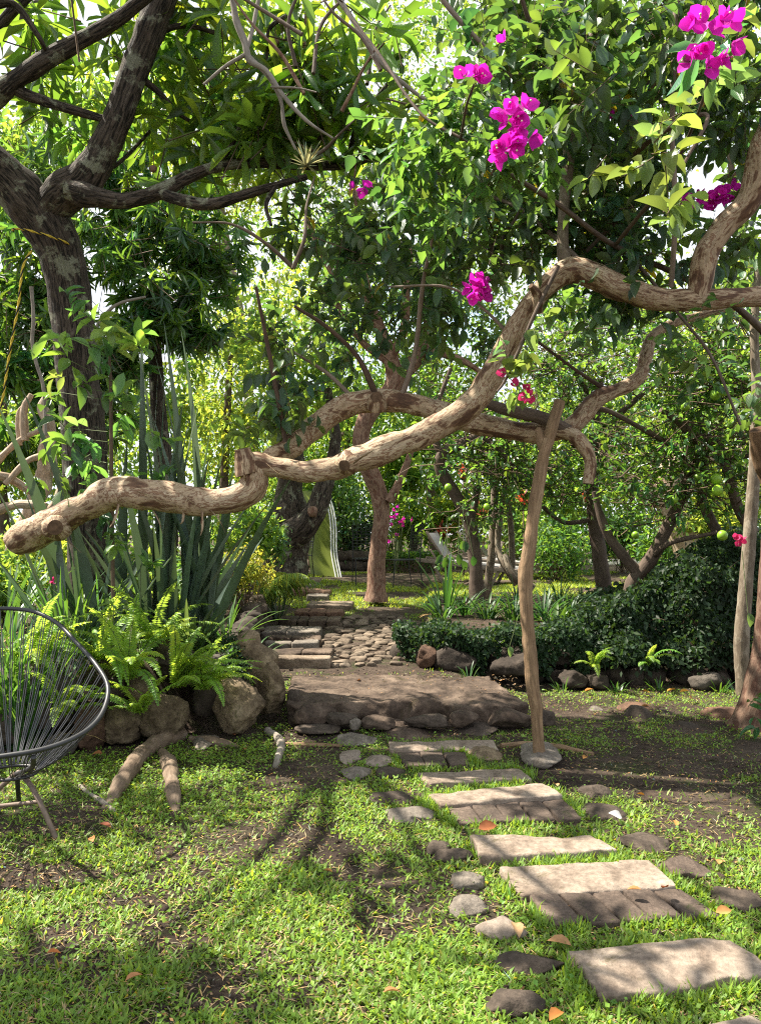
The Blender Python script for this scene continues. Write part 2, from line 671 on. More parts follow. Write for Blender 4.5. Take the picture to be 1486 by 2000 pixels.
def quad_slab(mb, q, thick, r=.012, n=(26, 10, 4), wob=.006, seed=0, mat=0, col=None):
    """a slab whose top face has the four ground corners q (far-left, far-right, near-right, near-left)"""
    q = np.asarray(q, float)
    w = (np.linalg.norm(q[1] - q[0]) + np.linalg.norm(q[2] - q[3])) / 4
    d = (np.linalg.norm(q[3] - q[0]) + np.linalg.norm(q[2] - q[1])) / 4
    v, f = rbox((w, d, thick / 2), r, n)
    s, t = (v[:, 0] / w + 1) / 2, (1 - v[:, 1] / d) / 2
    P = ((1 - s) * (1 - t))[:, None] * q[0] + (s * (1 - t))[:, None] * q[1] + (s * t)[:, None] * q[2] + ((1 - s) * t)[:, None] * q[3]
    P[:, 2] += v[:, 2] - thick / 2
    nz = np.stack([fbm(P * 9 + 50 * k, seed + k, 4) for k in range(3)], 1)
    P = P + nz * wob * np.array((1.6, 1.6, .7))
    mb.add(P, f, mat, col)
    return mb

# ------------------------------------------------------------------ materials
def new_mat(name):
    m = bpy.data.materials.new(name)
    m.use_nodes = True
    t = m.node_tree
    t.nodes.clear()
    o = t.nodes.new('ShaderNodeOutputMaterial')
    return m, t, o


def nd(t, kind, **kw):
    n = t.nodes.new(kind)
    for k, v in kw.items():
        if k in n.inputs:
            n.inputs[k].default_value = v
        else:
            setattr(n, k, v)
    return n


def mixc(t, fac, a, b, blend='MIX'):
    n = t.nodes.new('ShaderNodeMixRGB')
    n.blend_type = blend
    for s, v in (('Fac', fac), ('Color1', a), ('Color2', b)):
        if isinstance(v, bpy.types.NodeSocket):
            t.links.new(v, n.inputs[s])
        elif isinstance(v, (int, float)):
            n.inputs[s].default_value = v
        else:
            n.inputs[s].default_value = tuple(v) + (1,)
    return n.outputs['Color']


def ramp(t, fac, stops, interp='LINEAR'):
    n = t.nodes.new('ShaderNodeValToRGB')
    n.color_ramp.interpolation = interp
    e = n.color_ramp.elements
    while len(e) > 1:
        e.remove(e[-1])
    e[0].position = stops[0][0]
    for p, c in stops[1:]:
        e.new(p)
    for i, (p, c) in enumerate(stops):
        c = (c, c, c) if isinstance(c, (int, float)) else c
        e[i].color = tuple(c) + (1,)
    t.links.new(fac, n.inputs['Fac'])
    return n.outputs['Color']


def noise(t, scale, detail=5, rough=.55, dist=0.0, coord='Object', stretch=(1, 1, 1)):
    tc = t.nodes.new('ShaderNodeTexCoord')
    mp = t.nodes.new('ShaderNodeMapping')
    mp.inputs['Scale'].default_value = stretch
    t.links.new(tc.outputs[coord], mp.inputs['Vector'])
    n = nd(t, 'ShaderNodeTexNoise', Scale=scale, Detail=detail, Roughness=rough, Distortion=dist)
    t.links.new(mp.outputs['Vector'], n.inputs['Vector'])
    return n.outputs['Fac']


def bump(t, h, strength, dist=.01, prev=None):
    b = nd(t, 'ShaderNodeBump', Strength=strength, Distance=dist)
    t.links.new(h, b.inputs['Height'])
    if prev is not None:
        t.links.new(prev, b.inputs['Normal'])
    return b.outputs['Normal']


def tint_attr(t):
    a = t.nodes.new('ShaderNodeAttribute')
    a.attribute_name = 'tint'
    return a.outputs['Color']


def principled(t, o, col, rough=.8, spec=.3, normal=None, metal=0.0):
    p = nd(t, 'ShaderNodeBsdfPrincipled')
    if isinstance(col, bpy.types.NodeSocket):
        t.links.new(col, p.inputs['Base Color'])
    else:
        p.inputs['Base Color'].default_value = tuple(col) + (1,)
    p.inputs['Roughness'].default_value = rough
    p.inputs['Specular IOR Level'].default_value = spec
    p.inputs['Metallic'].default_value = metal
    if normal is not None:
        t.links.new(normal, p.inputs['Normal'])
    t.links.new(p.outputs[0], o.inputs['Surface'])
    return p


def leaf_mat(name, front, back, trans, rough=.38, spec=.5, fac=.42, vein=0.0):
    m, t, o = new_mat(name)
    ti = tint_attr(t)
    g = t.nodes.new('ShaderNodeNewGeometry')
    c = mixc(t, g.outputs['Backfacing'], front, back)
    c = mixc(t, 1.0, c, ti, 'MULTIPLY')
    mott = ramp(t, noise(t, 26, 3), [(.3, .78), (.7, 1.2)])
    c = mixc(t, 1.0, c, mott, 'MULTIPLY')
    nrm = None
    if vein:
        tcn = t.nodes.new('ShaderNodeTexCoord')
        sx = t.nodes.new('ShaderNodeSeparateXYZ')
        t.links.new(tcn.outputs['UV'], sx.inputs[0])
        ab = nd(t, 'ShaderNodeMath', operation='ABSOLUTE')
        sb = nd(t, 'ShaderNodeMath', operation='SUBTRACT')
        sb.inputs[1].default_value = .5
        t.links.new(sx.outputs['X'], sb.inputs[0])
        t.links.new(sb.outputs[0], ab.inputs[0])
        ad = nd(t, 'ShaderNodeMath', operation='MULTIPLY_ADD')
        ad.inputs[1].default_value = -.7
        t.links.new(ab.outputs[0], ad.inputs[0])
        t.links.new(sx.outputs['Y'], ad.inputs[2])
        sn = nd(t, 'ShaderNodeMath', operation='MULTIPLY')
        sn.inputs[1].default_value = 62
        t.links.new(ad.outputs[0], sn.inputs[0])
        s2 = nd(t, 'ShaderNodeMath', operation='SINE')
        t.links.new(sn.outputs[0], s2.inputs[0])
        vm = ramp(t, s2.outputs[0], [(.55, 0.0), (.95, 1.0)])
        mid = ramp(t, ab.outputs[0], [(.02, 1.0), (.06, 0.0)])
        vv = mixc(t, 1.0, vm, mid, 'LIGHTEN')
        c = mixc(t, mixc(t, 1.0, vv, (vein, vein, vein), 'MULTIPLY'), c, mixc(t, 1.0, c, (1.9, 1.7, 1.6), 'MULTIPLY'))
        nrm = bump(t, vv, .25, .004)
    p = nd(t, 'ShaderNodeBsdfPrincipled', Roughness=rough)
    p.inputs['Specular IOR Level'].default_value = spec
    t.links.new(c, p.inputs['Base Color'])
    tr = nd(t, 'ShaderNodeBsdfTranslucent')
    t.links.new(mixc(t, 1.0, trans, ti, 'MULTIPLY'), tr.inputs['Color'])
    if nrm is not None:
        t.links.new(nrm, p.inputs['Normal'])
    mx = nd(t, 'ShaderNodeMixShader', Fac=fac)
    t.links.new(p.outputs[0], mx.inputs[1])
    t.links.new(tr.outputs[0], mx.inputs[2])
    t.links.new(mx.outputs[0], o.inputs['Surface'])
    return m


def bark_mat(name, stops, su=9, sv=4, detail=8, dist=.8, fine=.35, bmp=.5, fiss=0.0, lichen=None, interp='EASE', rough=.85, fs=(70, 9)):
    """flaking bark: sharp-edged patches of the listed colours, fine streaks along the limb, optional fissures and lichen"""
    m, t, o = new_mat(name)
    n1 = noise(t, 1, detail, .62, dist, 'UV', (su, sv, 1))
    n1b = noise(t, 1, 8, .7, .6, 'UV', (su * 3.1, sv * 2.2, 1))
    n1 = mixc(t, .36, n1, n1b)
    c = ramp(t, n1, stops, interp)
    n2 = noise(t, 1, 6, .65, .4, 'UV', (fs[0], fs[1], 1))
    c = mixc(t, 1.0, c, ramp(t, n2, [(.25, 1 - fine), (.75, 1 + fine)]), 'MULTIPLY')
    h = mixc(t, .5, n1, n2)
    nrm = bump(t, n1, bmp * .6, .02)
    nrm = bump(t, n2, bmp, .006, nrm)
    if fiss:
        n3 = noise(t, 1, 5, .6, 1.2, 'UV', (52, 6.5, 1))
        cr = ramp(t, n3, [(.40, 1 - fiss), (.52, 1.0), (.7, 1.35)])
        c = mixc(t, 1.0, c, cr, 'MULTIPLY')
        nrm = bump(t, n3, 1.0, .03, nrm)
    if lichen:
        n4 = noise(t, 5.5, 6, .7, .3)
        c = mixc(t, ramp(t, n4, [(lichen[0], 0.0), (lichen[0] + .06, 1.0)]), c, mixc(t, n2, lichen[1], [x * 1.7 for x in lichen[1]]))
    c = mixc(t, 1.0, c, tint_attr(t), 'MULTIPLY')
    principled(t, o, c, rough, .25, nrm)
    return m


def stone_mat(name, stops, scale=5, bmp=.7, spots=None, rough=.9, spread=(.3, .72)):
    m, t, o = new_mat(name)
    n1 = noise(t, scale, 8, .62, .5)
    c = ramp(t, n1, stops)
    n2 = noise(t, scale * 9, 6, .7)
    c = mixc(t, 1.0, c, ramp(t, n2, [(.3, .62), (.7, 1.38)]), 'MULTIPLY')
    if spots:
        n3 = noise(t, scale * .8, 6, .68, 1.2)
        c = mixc(t, ramp(t, n3, [(spots[0], 0.0), (spots[0] + .1, 1.0)]), c, spots[1])
    c = mixc(t, 1.0, c, tint_attr(t), 'MULTIPLY')
    nrm = bump(t, n1, bmp * .5, .03)
    nrm = bump(t, n2, bmp, .008, nrm)
    principled(t, o, c, rough, .25, nrm)
    return m


def plain_mat(name, col, rough=.5, spec=.4, metal=0.0, var=.2, scale=14, bmp=.12):
    m, t, o = new_mat(name)
    n = noise(t, scale, 5, .6)
    c = mixc(t, 1.0, col, ramp(t, n, [(.25, 1 - var), (.75, 1 + var)]), 'MULTIPLY')
    c = mixc(t, 1.0, c, tint_attr(t), 'MULTIPLY')
    principled(t, o, c, rough, spec, bump(t, n, bmp, .004), metal)
    return m


M = {}
# leaves
M['rosette'] = leaf_mat('long_glossy_leaf', (.034, .084, .020), (.065, .130, .035), (.34, .52, .04), .36, .5, .46, .35)
M['guava'] = leaf_mat('guava_leaf', (.042, .086, .042), (.085, .130, .078), (.19, .33, .045), .40, .5, .38, .35)
M['bright'] = leaf_mat('pale_sun_toned_leaf', (.075, .140, .040), (.115, .180, .070), (.34, .46, .08), .38, .5, .42, .5)  # paler leaf tone: sunlight painted into lit foliage, own colour of pale seedlings
M['boug'] = leaf_mat('bougainvillea_leaf', (.045, .105, .035), (.080, .145, .060), (.22, .40, .05), .33, .5, .38, .3)
M['mango'] = leaf_mat('mango_leaf', (.032, .095, .022), (.055, .125, .035), (.24, .42, .04), .30, .5, .40)
M['lime'] = leaf_mat('lime_leaf', (.030, .088, .022), (.060, .120, .040), (.22, .40, .04), .36, .5, .40)
M['back'] = leaf_mat('far_green_leaf', (.050, .115, .022), (.085, .150, .035), (.36, .52, .06), .5, .35, .48)
M['back2'] = leaf_mat('far_yellow_green_leaf', (.090, .155, .022), (.120, .180, .035), (.50, .60, .07), .5, .35, .5)
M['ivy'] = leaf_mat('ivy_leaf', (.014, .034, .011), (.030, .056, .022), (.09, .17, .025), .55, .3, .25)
M['hedge'] = leaf_mat('hedge_leaf', (.030, .090, .018), (.05, .11, .03), (.2, .36, .03), .4, .4, .35)
M['fern'] = leaf_mat('fern_frond', (.13, .25, .025), (.16, .28, .045), (.52, .70, .07), .45, .4, .42)
M['grass'] = leaf_mat('grass_blade', (.135, .240, .022), (.155, .26, .038), (.42, .58, .05), .5, .35, .40)
M['clover'] = leaf_mat('clover_leaf', (.15, .265, .035), (.18, .29, .055), (.42, .58, .06), .5, .35, .4)
M['flax'] = leaf_mat('flax_blade', (.065, .105, .068), (.10, .135, .10), (.14, .21, .07), .40, .5, .18)
M['lily'] = leaf_mat('strap_leaf', (.035, .105, .025), (.06, .13, .04), (.18, .36, .04), .35, .5, .32)
M['bedleaf'] = leaf_mat('dark_strap_leaf', (.022, .068, .018), (.04, .09, .03), (.12, .26, .03), .42, .4, .30)
M['varieg'] = leaf_mat('striped_strap_leaf', (.060, .105, .040), (.085, .125, .06), (.2, .3, .07), .4, .45, .3)
M['yellow'] = leaf_mat('yellow_green_leaf', (.23, .24, .03), (.25, .27, .05), (.5, .5, .06), .45, .4, .42)
M['palm'] = leaf_mat('palm_leaflet', (.10, .17, .03), (.13, .2, .05), (.36, .46, .06), .4, .45, .4)
M['banana'] = leaf_mat('banana_leaf', (.075, .19, .045), (.12, .24, .08), (.36, .56, .09), .36, .5, .45, .3)
M['red'] = leaf_mat('red_cordyline_leaf', (.16, .03, .025), (.2, .05, .035), (.45, .08, .04), .4, .45, .42)
M['bract'] = leaf_mat('magenta_bract', (.60, .018, .43), (.52, .02, .40), (.92, .03, .66), .6, .25, .42, .25)
M['pink'] = leaf_mat('pink_bract', (.55, .03, .16), (.5, .05, .16), (.85, .06, .22), .6, .25, .42)
M['deadleaf'] = leaf_mat('fallen_leaf', (.25, .165, .095), (.29, .20, .13), (.26, .17, .08), .7, .25, .15)
M['airplant'] = leaf_mat('air_plant_leaf', (.24, .24, .14), (.3, .3, .18), (.4, .4, .2), .6, .3, .3)
M['spentleaf'] = leaf_mat('straw_leaf', (.34, .25, .12), (.36, .27, .14), (.4, .3, .12), .7, .25, .25)

# wood
M['guavabark'] = bark_mat('peeling_guava_bark', [(.40, (.085, .045, .027)), (.45, (.15, .082, .047)), (.458, (.29, .205, .125)), (.505, (.39, .295, .195)), (.511, (.18, .10, .058)), (.535, (.21, .122, .072)), (.541, (.46, .37, .255)), (.585, (.32, .225, .14)), (.592, (.12, .065, .038))],
                          6.5, 2.9, 10, .8, .34, .7, interp='LINEAR', rough=.7, fs=(60, 12))
M['redbark'] = bark_mat('flaking_red_bark', [(.30, (.085, .042, .03)), (.44, (.15, .075, .05)), (.50, (.25, .16, .11)), (.58, (.14, .075, .052)), (.70, (.29, .21, .155))], 9, 4, 9, 1.4, .5, 1.0, fs=(40, 9))
M['darkbark'] = bark_mat('fissured_dark_bark', [(.30, (.034, .026, .020)), (.52, (.085, .065, .050)), (.75, (.15, .122, .10))], 9, 3, 8, .8, .6, 1.0, fiss=.85, lichen=(.55, (.16, .16, .115)))
M['greybark'] = bark_mat('grey_branch_bark', [(.3, (.12, .10, .08)), (.55, (.24, .21, .175)), (.75, (.36, .32, .27))], 10, 5, 6, .5, .3, .5)
M['poleboard'] = bark_mat('stripped_pole_wood', [(.30, (.09, .052, .03)), (.46, (.21, .135, .078)), (.60, (.30, .205, .122)), (.74, (.16, .10, .058))], 13, 2.2, 9, 1.2, .5, 1.0, fs=(110, 7))
M['limebark'] = bark_mat('dark_lime_bark', [(.3, (.05, .036, .028)), (.55, (.11, .08, .06)), (.75, (.20, .15, .11))], 12, 5, 7, .8, .4, .8, lichen=(.66, (.2, .2, .16)))
M['palebark'] = bark_mat('mottled_pale_bark', [(.3, (.07, .05, .034)), (.48, (.16, .125, .09)), (.60, (.27, .23, .175)), (.72, (.12, .09, .06))], 13, 6, 8, .7, .35, .6)
M['bleached'] = bark_mat('bleached_dead_wood', [(.3, (.14, .085, .05)), (.45, (.33, .245, .17)), (.6, (.48, .39, .30)), (.75, (.36, .27, .19))], 9, 3, 8, 1.0, .4, .9)
M['rootbark'] = bark_mat('lichened_root_bark', [(.3, (.075, .05, .034)), (.5, (.16, .115, .08)), (.7, (.26, .205, .155))], 12, 5, 8, .7, .35, .8)
M['twig'] = plain_mat('thin_twig', (.11, .075, .05), .8, .25, var=.35)
M['twiggreen'] = plain_mat('green_twig', (.10, .13, .05), .7, .3, var=.3)
M['cutwood'] = plain_mat('weathered_cut_end', (.10, .06, .035), .9, .2, var=.5, scale=40, bmp=.6)

# mineral
M['rock'] = stone_mat('ochre_field_stone', [(.32, (.07, .048, .03)), (.47, (.17, .125, .078)), (.58, (.25, .19, .12)), (.72, (.33, .265, .175))], 7, 1.0, (.58, (.10, .09, .04)))
M['darkrock'] = stone_mat('dark_volcanic_stone', [(.3, (.035, .027, .021)), (.52, (.075, .057, .044)), (.75, (.14, .11, .088))], 7, 1.0, (.60, (.055, .065, .022)))
M['redrock'] = stone_mat('pitted_red_stone', [(.3, (.075, .042, .028)), (.52, (.16, .092, .06)), (.75, (.25, .155, .105))], 7, 1.0, (.62, (.06, .05, .03)))
M['greyrock'] = stone_mat('grey_stone', [(.3, (.08, .066, .054)), (.52, (.165, .14, .115)), (.75, (.28, .245, .205))], 7, .9, (.62, (.085, .08, .04)))
M['ledge'] = stone_mat('brown_ledge_stone', [(.34, (.036, .025, .018)), (.5, (.085, .060, .044)), (.70, (.165, .122, .09))], 4.5, 1.2, (.58, (.055, .042, .022)))
M['slab'] = stone_mat('weathered_concrete', [(.30, (.105, .078, .060)), (.46, (.215, .172, .138)), (.72, (.305, .255, .21))], 5, .9, (.555, (.105, .085, .052)))
M['brick'] = stone_mat('dark_worn_brick', [(.3, (.05, .037, .03)), (.52, (.098, .072, .056)), (.75, (.155, .116, .092))], 8, .9, (.60, (.05, .055, .022)))
M['step'] = stone_mat('pale_step_stone', [(.3, (.09, .066, .047)), (.52, (.19, .145, .105)), (.75, (.30, .24, .18))], 7, .9, (.62, (.075, .06, .035)))
M['farstone'] = stone_mat('pale_far_stone', [(.3, (.32, .28, .24)), (.52, (.45, .41, .36)), (.75, (.54, .50, .44))], 3, .6)  # palest of the stone colours


def soil_mat():
    m, t, o = new_mat('dark_garden_soil')
    n1 = noise(t, 1.6, 8, .65, .4)
    c = ramp(t, n1, [(.3, (.038, .026, .020)), (.5, (.080, .056, .042)), (.7, (.150, .112, .084))])
    n2 = noise(t, 30, 9, .8)
    c = mixc(t, 1.0, c, ramp(t, n2, [(.32, .35), (.68, 1.75)]), 'MULTIPLY')
    n3 = noise(t, 3.4, 6, .7, .8)
    c = mixc(t, ramp(t, n3, [(.52, 0.0), (.62, .55)]), c, (.050, .075, .018))
    n4 = noise(t, 150, 3, .6)
    c = mixc(t, ramp(t, n4, [(.66, 0.0), (.72, .8)]), c, (.22, .16, .11))
    nrm = bump(t, n1, .5, .05)
    nrm = bump(t, n2, 1.0, .05, nrm)
    principled(t, o, c, .95, .2, nrm)
    return m


M['soil'] = soil_mat()
M['metal'] = plain_mat('black_powder_coated_steel', (.020, .020, .022), .45, .5, .0, .25)
M['rust'] = plain_mat('rusty_bare_steel', (.15, .11, .085), .6, .4, .2, .4, 30, .3)
M['cord'] = plain_mat('grey_vinyl_cord', (.042, .042, .047), .35, .5, .0, .12)
M['iron'] = plain_mat('dark_wrought_iron', (.018, .02, .02), .5, .5, .3, .2)
M['fabric'] = plain_mat('grey_sling_fabric', (.27, .255, .25), .85, .2, .0, .12, 60, .1)
M['teak'] = plain_mat('silvered_teak', (.24, .19, .15), .8, .25, .0, .3, 25, .3)
M['greenplastic'] = plain_mat('olive_green_plastic', (.12, .155, .004), .45, .5, .0, .14, 3, .03)
M['white'] = plain_mat('white_plastic_rib', (.74, .74, .72), .4, .5, .0, .06)
M['limefruit'] = plain_mat('lime_peel', (.20, .36, .025), .35, .5, .0, .2, 18, .2)
M['yellowrope'] = plain_mat('yellow_rope_strand', (.55, .40, .05), .8, .2, .0, .2, 60, .3)
M['blackrope'] = plain_mat('black_rope_strand', (.02, .02, .02), .8, .2, .0, .2, 60, .3)
M['cream'] = plain_mat('cream_flower', (.75, .70, .45), .6, .3)
M['whitepaper'] = plain_mat('white_scrap', (.48, .47, .45), .7, .2)
M['orange'] = plain_mat('orange_flower', (.75, .16, .03), .6, .3)

# ------------------------------------------------------------------ the setting
def grid_axis(fine, coarse):
    return np.unique(np.round(np.concatenate([np.arange(*fine), coarse]), 4))


gx = grid_axis((-4.2, 5.2, .055), np.array([-90, -60, -40, -25, -16, -11, -8, -6, -5, 6, 7, 9, 12, 16, 25, 40, 60, 90]))
gy = grid_axis((1.2, 14.6, .055), np.array([-30, -15, -8, -4, -2, 0, .6, 15, 15.6, 16.5, 18, 20, 24, 30, 40, 60, 90]))
GX, GY = np.meshgrid(gx, gy, indexing='ij')
GZ = hgt(GX, GY)
nxg, nyg = GX.shape
k = np.arange(nxg - 1)[:, None] * nyg + np.arange(nyg - 1)[None]
mb = MB().add(np.stack([GX, GY, GZ], 2).reshape(-1, 3), np.stack([k, k + nyg, k + nyg + 1, k + 1], 2).reshape(-1, 4))
tag(mb.build('ground', M['soil']), 'dark bare soil of the garden under grass and beds', 'ground', kind='structure')

EXCL = []          # ground covered by stones: no grass there


def excl_quad(q, grow=0.01):
    q = np.asarray(q)[:, :2]
    c = q.mean(0)
    EXCL.append(c + (q - c) * (1 + grow))


def excl_disc(c, a, b, rz=0.0):
    t = np.linspace(0, 2 * math.pi, 11)[:-1]
    p = np.stack([np.cos(t) * a, np.sin(t) * b], 1) @ rotz(rz)[:2, :2].T
    EXCL.append(p + np.asarray(c)[:2])


# concrete stepping slabs on the lawn (corner pixels: far-left, far-right, near-right, near-left)
SLABS = [
    ([(1322, 2004), (1470, 1978), (1600, 2060), (1400, 2090)], 'concrete slab cut off by the bottom right corner of the photo'),
    ([(1107, 1857), (1418, 1832), (1520, 1898), (1176, 1942)], 'nearest whole concrete slab, the largest and brightest, beside a brick paver under grass'),
    ([(972, 1690), (1266, 1678), (1322, 1727), (1021, 1744)], 'concrete slab with the wider dark brick strip in front, third slab from the photo bottom'),
    ([(918, 1634), (1152, 1625), (1206, 1660), (944, 1672)], 'concrete slab with only green grass along its front edge'),
    ([(832, 1548), (1060, 1529), (1098, 1556), (862, 1572)], 'concrete slab with a curled brown leaf at its brick strip'),
    ([(815, 1507), (1018, 1496), (1034, 1518), (838, 1531)], 'concrete slab beside the base stone of the wooden prop'),
    ([(757, 1451), (962, 1447), (975, 1459), (764, 1467)], 'pale narrow slab farthest up the lawn, below the rock ledge'),
]
for i, (c, lab) in enumerate(SLABS):
    lift = .036 if i < 5 else .030
    q = np.array([on_ground(a, b, lift) for a, b in c])
    q[:, 2] = q[:, 2].mean() * .5 + q[:, 2] * .5
    m = MB()
    q[:, 2] += np.random.default_rng(i).normal(0, .006, 4)
    quad_slab(m, q, .12, .010, (60, 24, 5), .014, 40 + i, col=np.array((1, .98, .95)) * (1.05 - .03 * (i % 3)))
    solo(m, 'concrete_slab', M['slab'], lab, 'paving slab', q.mean(0) - (0, 0, .06), 'concrete stepping slabs across the lawn')
    excl_quad(q, .0)

# rows of dark bricks set against the slabs
BRICKS = [
    ([(1030, 1748), (1328, 1732), (1402, 1784), (1078, 1803)], 5, 'wide strip of five dark bricks below a concrete slab'),
    ([(870, 1574), (1102, 1560), (1136, 1597), (896, 1607)], 5, 'narrow strip of dark bricks below the slab with the curled leaf'),
    ([(772, 1470), (908, 1467), (918, 1490), (795, 1496)], 3, 'three mossy bricks sunk below the farthest narrow slab'),
]
for i, (c, n, lab) in enumerate(BRICKS):
    q = np.array([on_ground(a, b, .022) for a, b in c])
    m = MB()
    rng = np.random.default_rng(70 + i)
    for j in range(n):
        a, b = j / n + .006, (j + 1) / n - .006
        qq = np.array([q[0] * (1 - a) + q[1] * a, q[0] * (1 - b) + q[1] * b, q[3] * (1 - b) + q[2] * b, q[3] * (1 - a) + q[2] * a])
        qq[2:, :2] += rng.normal(0, .008, (1, 2))
        qq[:, 2] += rng.normal(0, .004)
        quad_slab(m, qq, .1, .01, (8, 12, 3), .006, 80 + i * 9 + j, col=np.array((1, 1, 1)) * rng.uniform(.75, 1.25))
    solo(m, 'brick_strip', M['brick'], lab, 'brick paving', q.mean(0) - (0, 0, .05), 'brick strips between the slabs')
    excl_quad(q, .0)


LIGHTSTONE = {}


def ground_stone(px, py, w, h, hz, mat, name, label, cat, group=None, seed=0, rz=0.0, sink=.35, rough=.16, cuts=9, Y=None, z=None, k=4, col=None, tilt=0., grass=True):
    """a stone w x h pixels across in the photograph, its middle at (px, py)"""
    if Y is None:
        g = on_ground(px, py)
    else:
        g = at(px, py, Y)
        if z is not None:
            g[2] = z
    hx = w / 2 * g[1] / F
    hy = h / 2 * g[1] / F if Y is not None else min(h * g[1] ** 2 / (F * EYE) / 2, .5)
    if Y is not None:
        half = (hx, hz, hy)
        loc = g
    else:
        half = (hx, hy, hz)
        loc = g + (0, 0, hz * (1 - 2 * sink))
    m = MB()
    rock(m, loc, half, rz, seed, rough, cuts, k, col, tilt=tilt)
    if grass:
        excl_disc(loc, half[0] * .92, half[1] * .92, rz)
    return solo(m, name, M[mat], label, cat, loc - np.array((0, 0, half[2] * .8)), group)


FLAT = [   # px, py, w, h, material, label
    (698, 1447, 86, 22, 'greyrock', 'pale flat stone left of the narrow top slab'),
    (683, 1481, 50, 24, 'slab', 'small pale rounded stone in clover, leftmost of its pair'),
    (738, 1488, 58, 20, 'slab', 'small pale rounded stone beside the three mossy bricks'),
    (697, 1513, 62, 17, 'greyrock', 'thin grey stone at the bare soil patch'),
    (762, 1512, 60, 18, 'darkrock', 'dark flat stone between the grey stone and a slab'),
    (765, 1560, 84, 22, 'darkrock', 'brown flat stone half under grass left of a slab'),
    (797, 1595, 100, 28, 'greyrock', 'broad brown flat stone left of the narrow brick strip'),
    (795, 1432, 100, 36, 'ledge', 'angular dark flagstone in front of the rock ledge'),
    (932, 1427, 84, 24, 'darkrock', 'dark flat stone under the right part of the rock ledge'),
    (945, 1476, 74, 22, 'rock', 'mossy ochre stone right of the narrow top slab'),
    (852, 1660, 54, 24, 'darkrock', 'small dark stone left of the grass edged slab'),
    (880, 1678, 90, 22, 'darkrock', 'long dark stone touching the grass edged slab'),
    (908, 1726, 80, 22, 'greyrock', 'small grey stone in grass with a light edge'),
    (911, 1776, 78, 34, 'greyrock', 'rounded grey stone alone in the grass'),
    (980, 1818, 100, 40, 'slab', 'pale broken stone with a flake on top in the grass'),
    (1035, 1890, 150, 44, 'darkrock', 'large dark flat stone left of the nearest whole slab'),
    (1000, 1965, 130, 54, 'darkrock', 'dark sunken stone at the lower edge of the photo'),
    (1162, 1550, 66, 18, 'darkrock', 'small brown stone right of the slab with the curled leaf'),
    (1180, 1592, 96, 30, 'darkrock', 'dark stone under the white scrap'),
    (1255, 1650, 100, 36, 'darkrock', 'wide dark stone right of the grass edged slab'),
    (1330, 1700, 110, 40, 'brick', 'mossy dark paver right of the third slab'),
    (1440, 1760, 110, 50, 'darkrock', 'dark paver at the right edge beyond the brick strip'),
    (400, 1452, 60, 26, 'greyrock', 'pale stone in clover near the fallen root'),
    (1065, 1590, 10, 6, 'slab', 'tiny pale chip on the brick strip'),
    (860, 1413, 70, 18, 'ledge', 'thin dark stone tucked under the rock ledge'),
    (760, 1416, 62, 16, 'ledge', 'brown stone at the foot of the rock ledge middle'),
]
for i, (px, py, w, h, mt, lab) in enumerate(FLAT):
    ground_stone(px, py, w, h, .034 if w > 20 else .015, mt, 'flat_stone', lab, 'stone', 'flat stones set in the lawn', 200 + i, .2 * math.sin(i * 3.1), .42, .11, 14)

# the broad rock ledge across the path and the block at its right end
q = np.array([at(572, 1321, 6.08), at(955, 1321, 6.12), at(1043, 1384, 5.17), at(556, 1373, 5.2)])
m = MB()
v, f = rbox(((q[1] - q[0])[0] / 2 + .1, .48, .17), .03, (130, 56, 20))
s, tt = (v[:, 0] / v[:, 0].max() + 1) / 2, (1 - v[:, 1] / .48) / 2
P = ((1 - s) * (1 - tt))[:, None] * q[0] + (s * (1 - tt))[:, None] * q[1] + (s * tt)[:, None] * q[2] + ((1 - s) * tt)[:, None] * q[3]
P[:, 2] += v[:, 2] - .17
frontness = sstep(.5, 1, tt)
edge = np.stack([P[:, 0], P[:, 2] * 0, P[:, 2] * 0 + 3.3], 1)
P[:, 1] -= frontness * (.13 * fbm(edge * 1.5, 91, 3) + .05 * fbm(edge * 9, 92, 3))
P[:, 2] -= frontness * (.006 + .055 * np.maximum(fbm(edge * 1.9, 9, 3), -.3)) * (v[:, 2] > -.05)
P[:, 1] -= sstep(0, .3, 1 - tt) * .12 * fbm(edge * 1.9, 93, 3) * -1
P += np.stack([fbm(P * 3.2 + 9 * k, 11 + k, 5) for k in range(3)], 1) * np.array((.05, .09, .02)) * (.35 + .65 * frontness)[:, None]
rid = 1 - np.abs(fbm(P * 5.5, 17, 4)) * 2
P[:, 1] += .035 * rid * frontness
P[:, 2] += .014 * rid
P += np.stack([fbm(P * 14 + 9 * k, 21 + k, 4) for k in range(3)], 1) * .018
m.add(P, f)
solo(m, 'rock_ledge', M['ledge'], 'broad low brown rock ledge forming the first step across the path', 'rock', q.mean(0) - (0, 0, .3))
EXCL.append(q[:, :2])
ground_stone(992, 1403, 104, 44, .12, 'ledge', 'stone_block', 'squared dark block at the right end of the rock ledge', 'stone', None, 31, .05, rough=.06, cuts=12, Y=5.2)
ground_stone(612, 1395, 90, 42, .12, 'ledge', 'ledge_boulder', 'rounded pinkish bulge of rock at the left end of the ledge', 'stone', None, 33, .1, rough=.12, cuts=6, Y=5.22)
ground_stone(622, 1424, 96, 14, .09, 'darkrock', 'loose_stone', 'low brown stone in front of the ledge near the corner boulder', 'stone', 'loose stones at the ledge', 34, Y=5.05, rough=.1)
ground_stone(692, 1413, 24, 26, .05, 'greyrock', 'loose_stone', 'small upright pale grey stone leaning at the ledge', 'stone', 'loose stones at the ledge', 35, Y=5.02, rough=.1, tilt=.5)
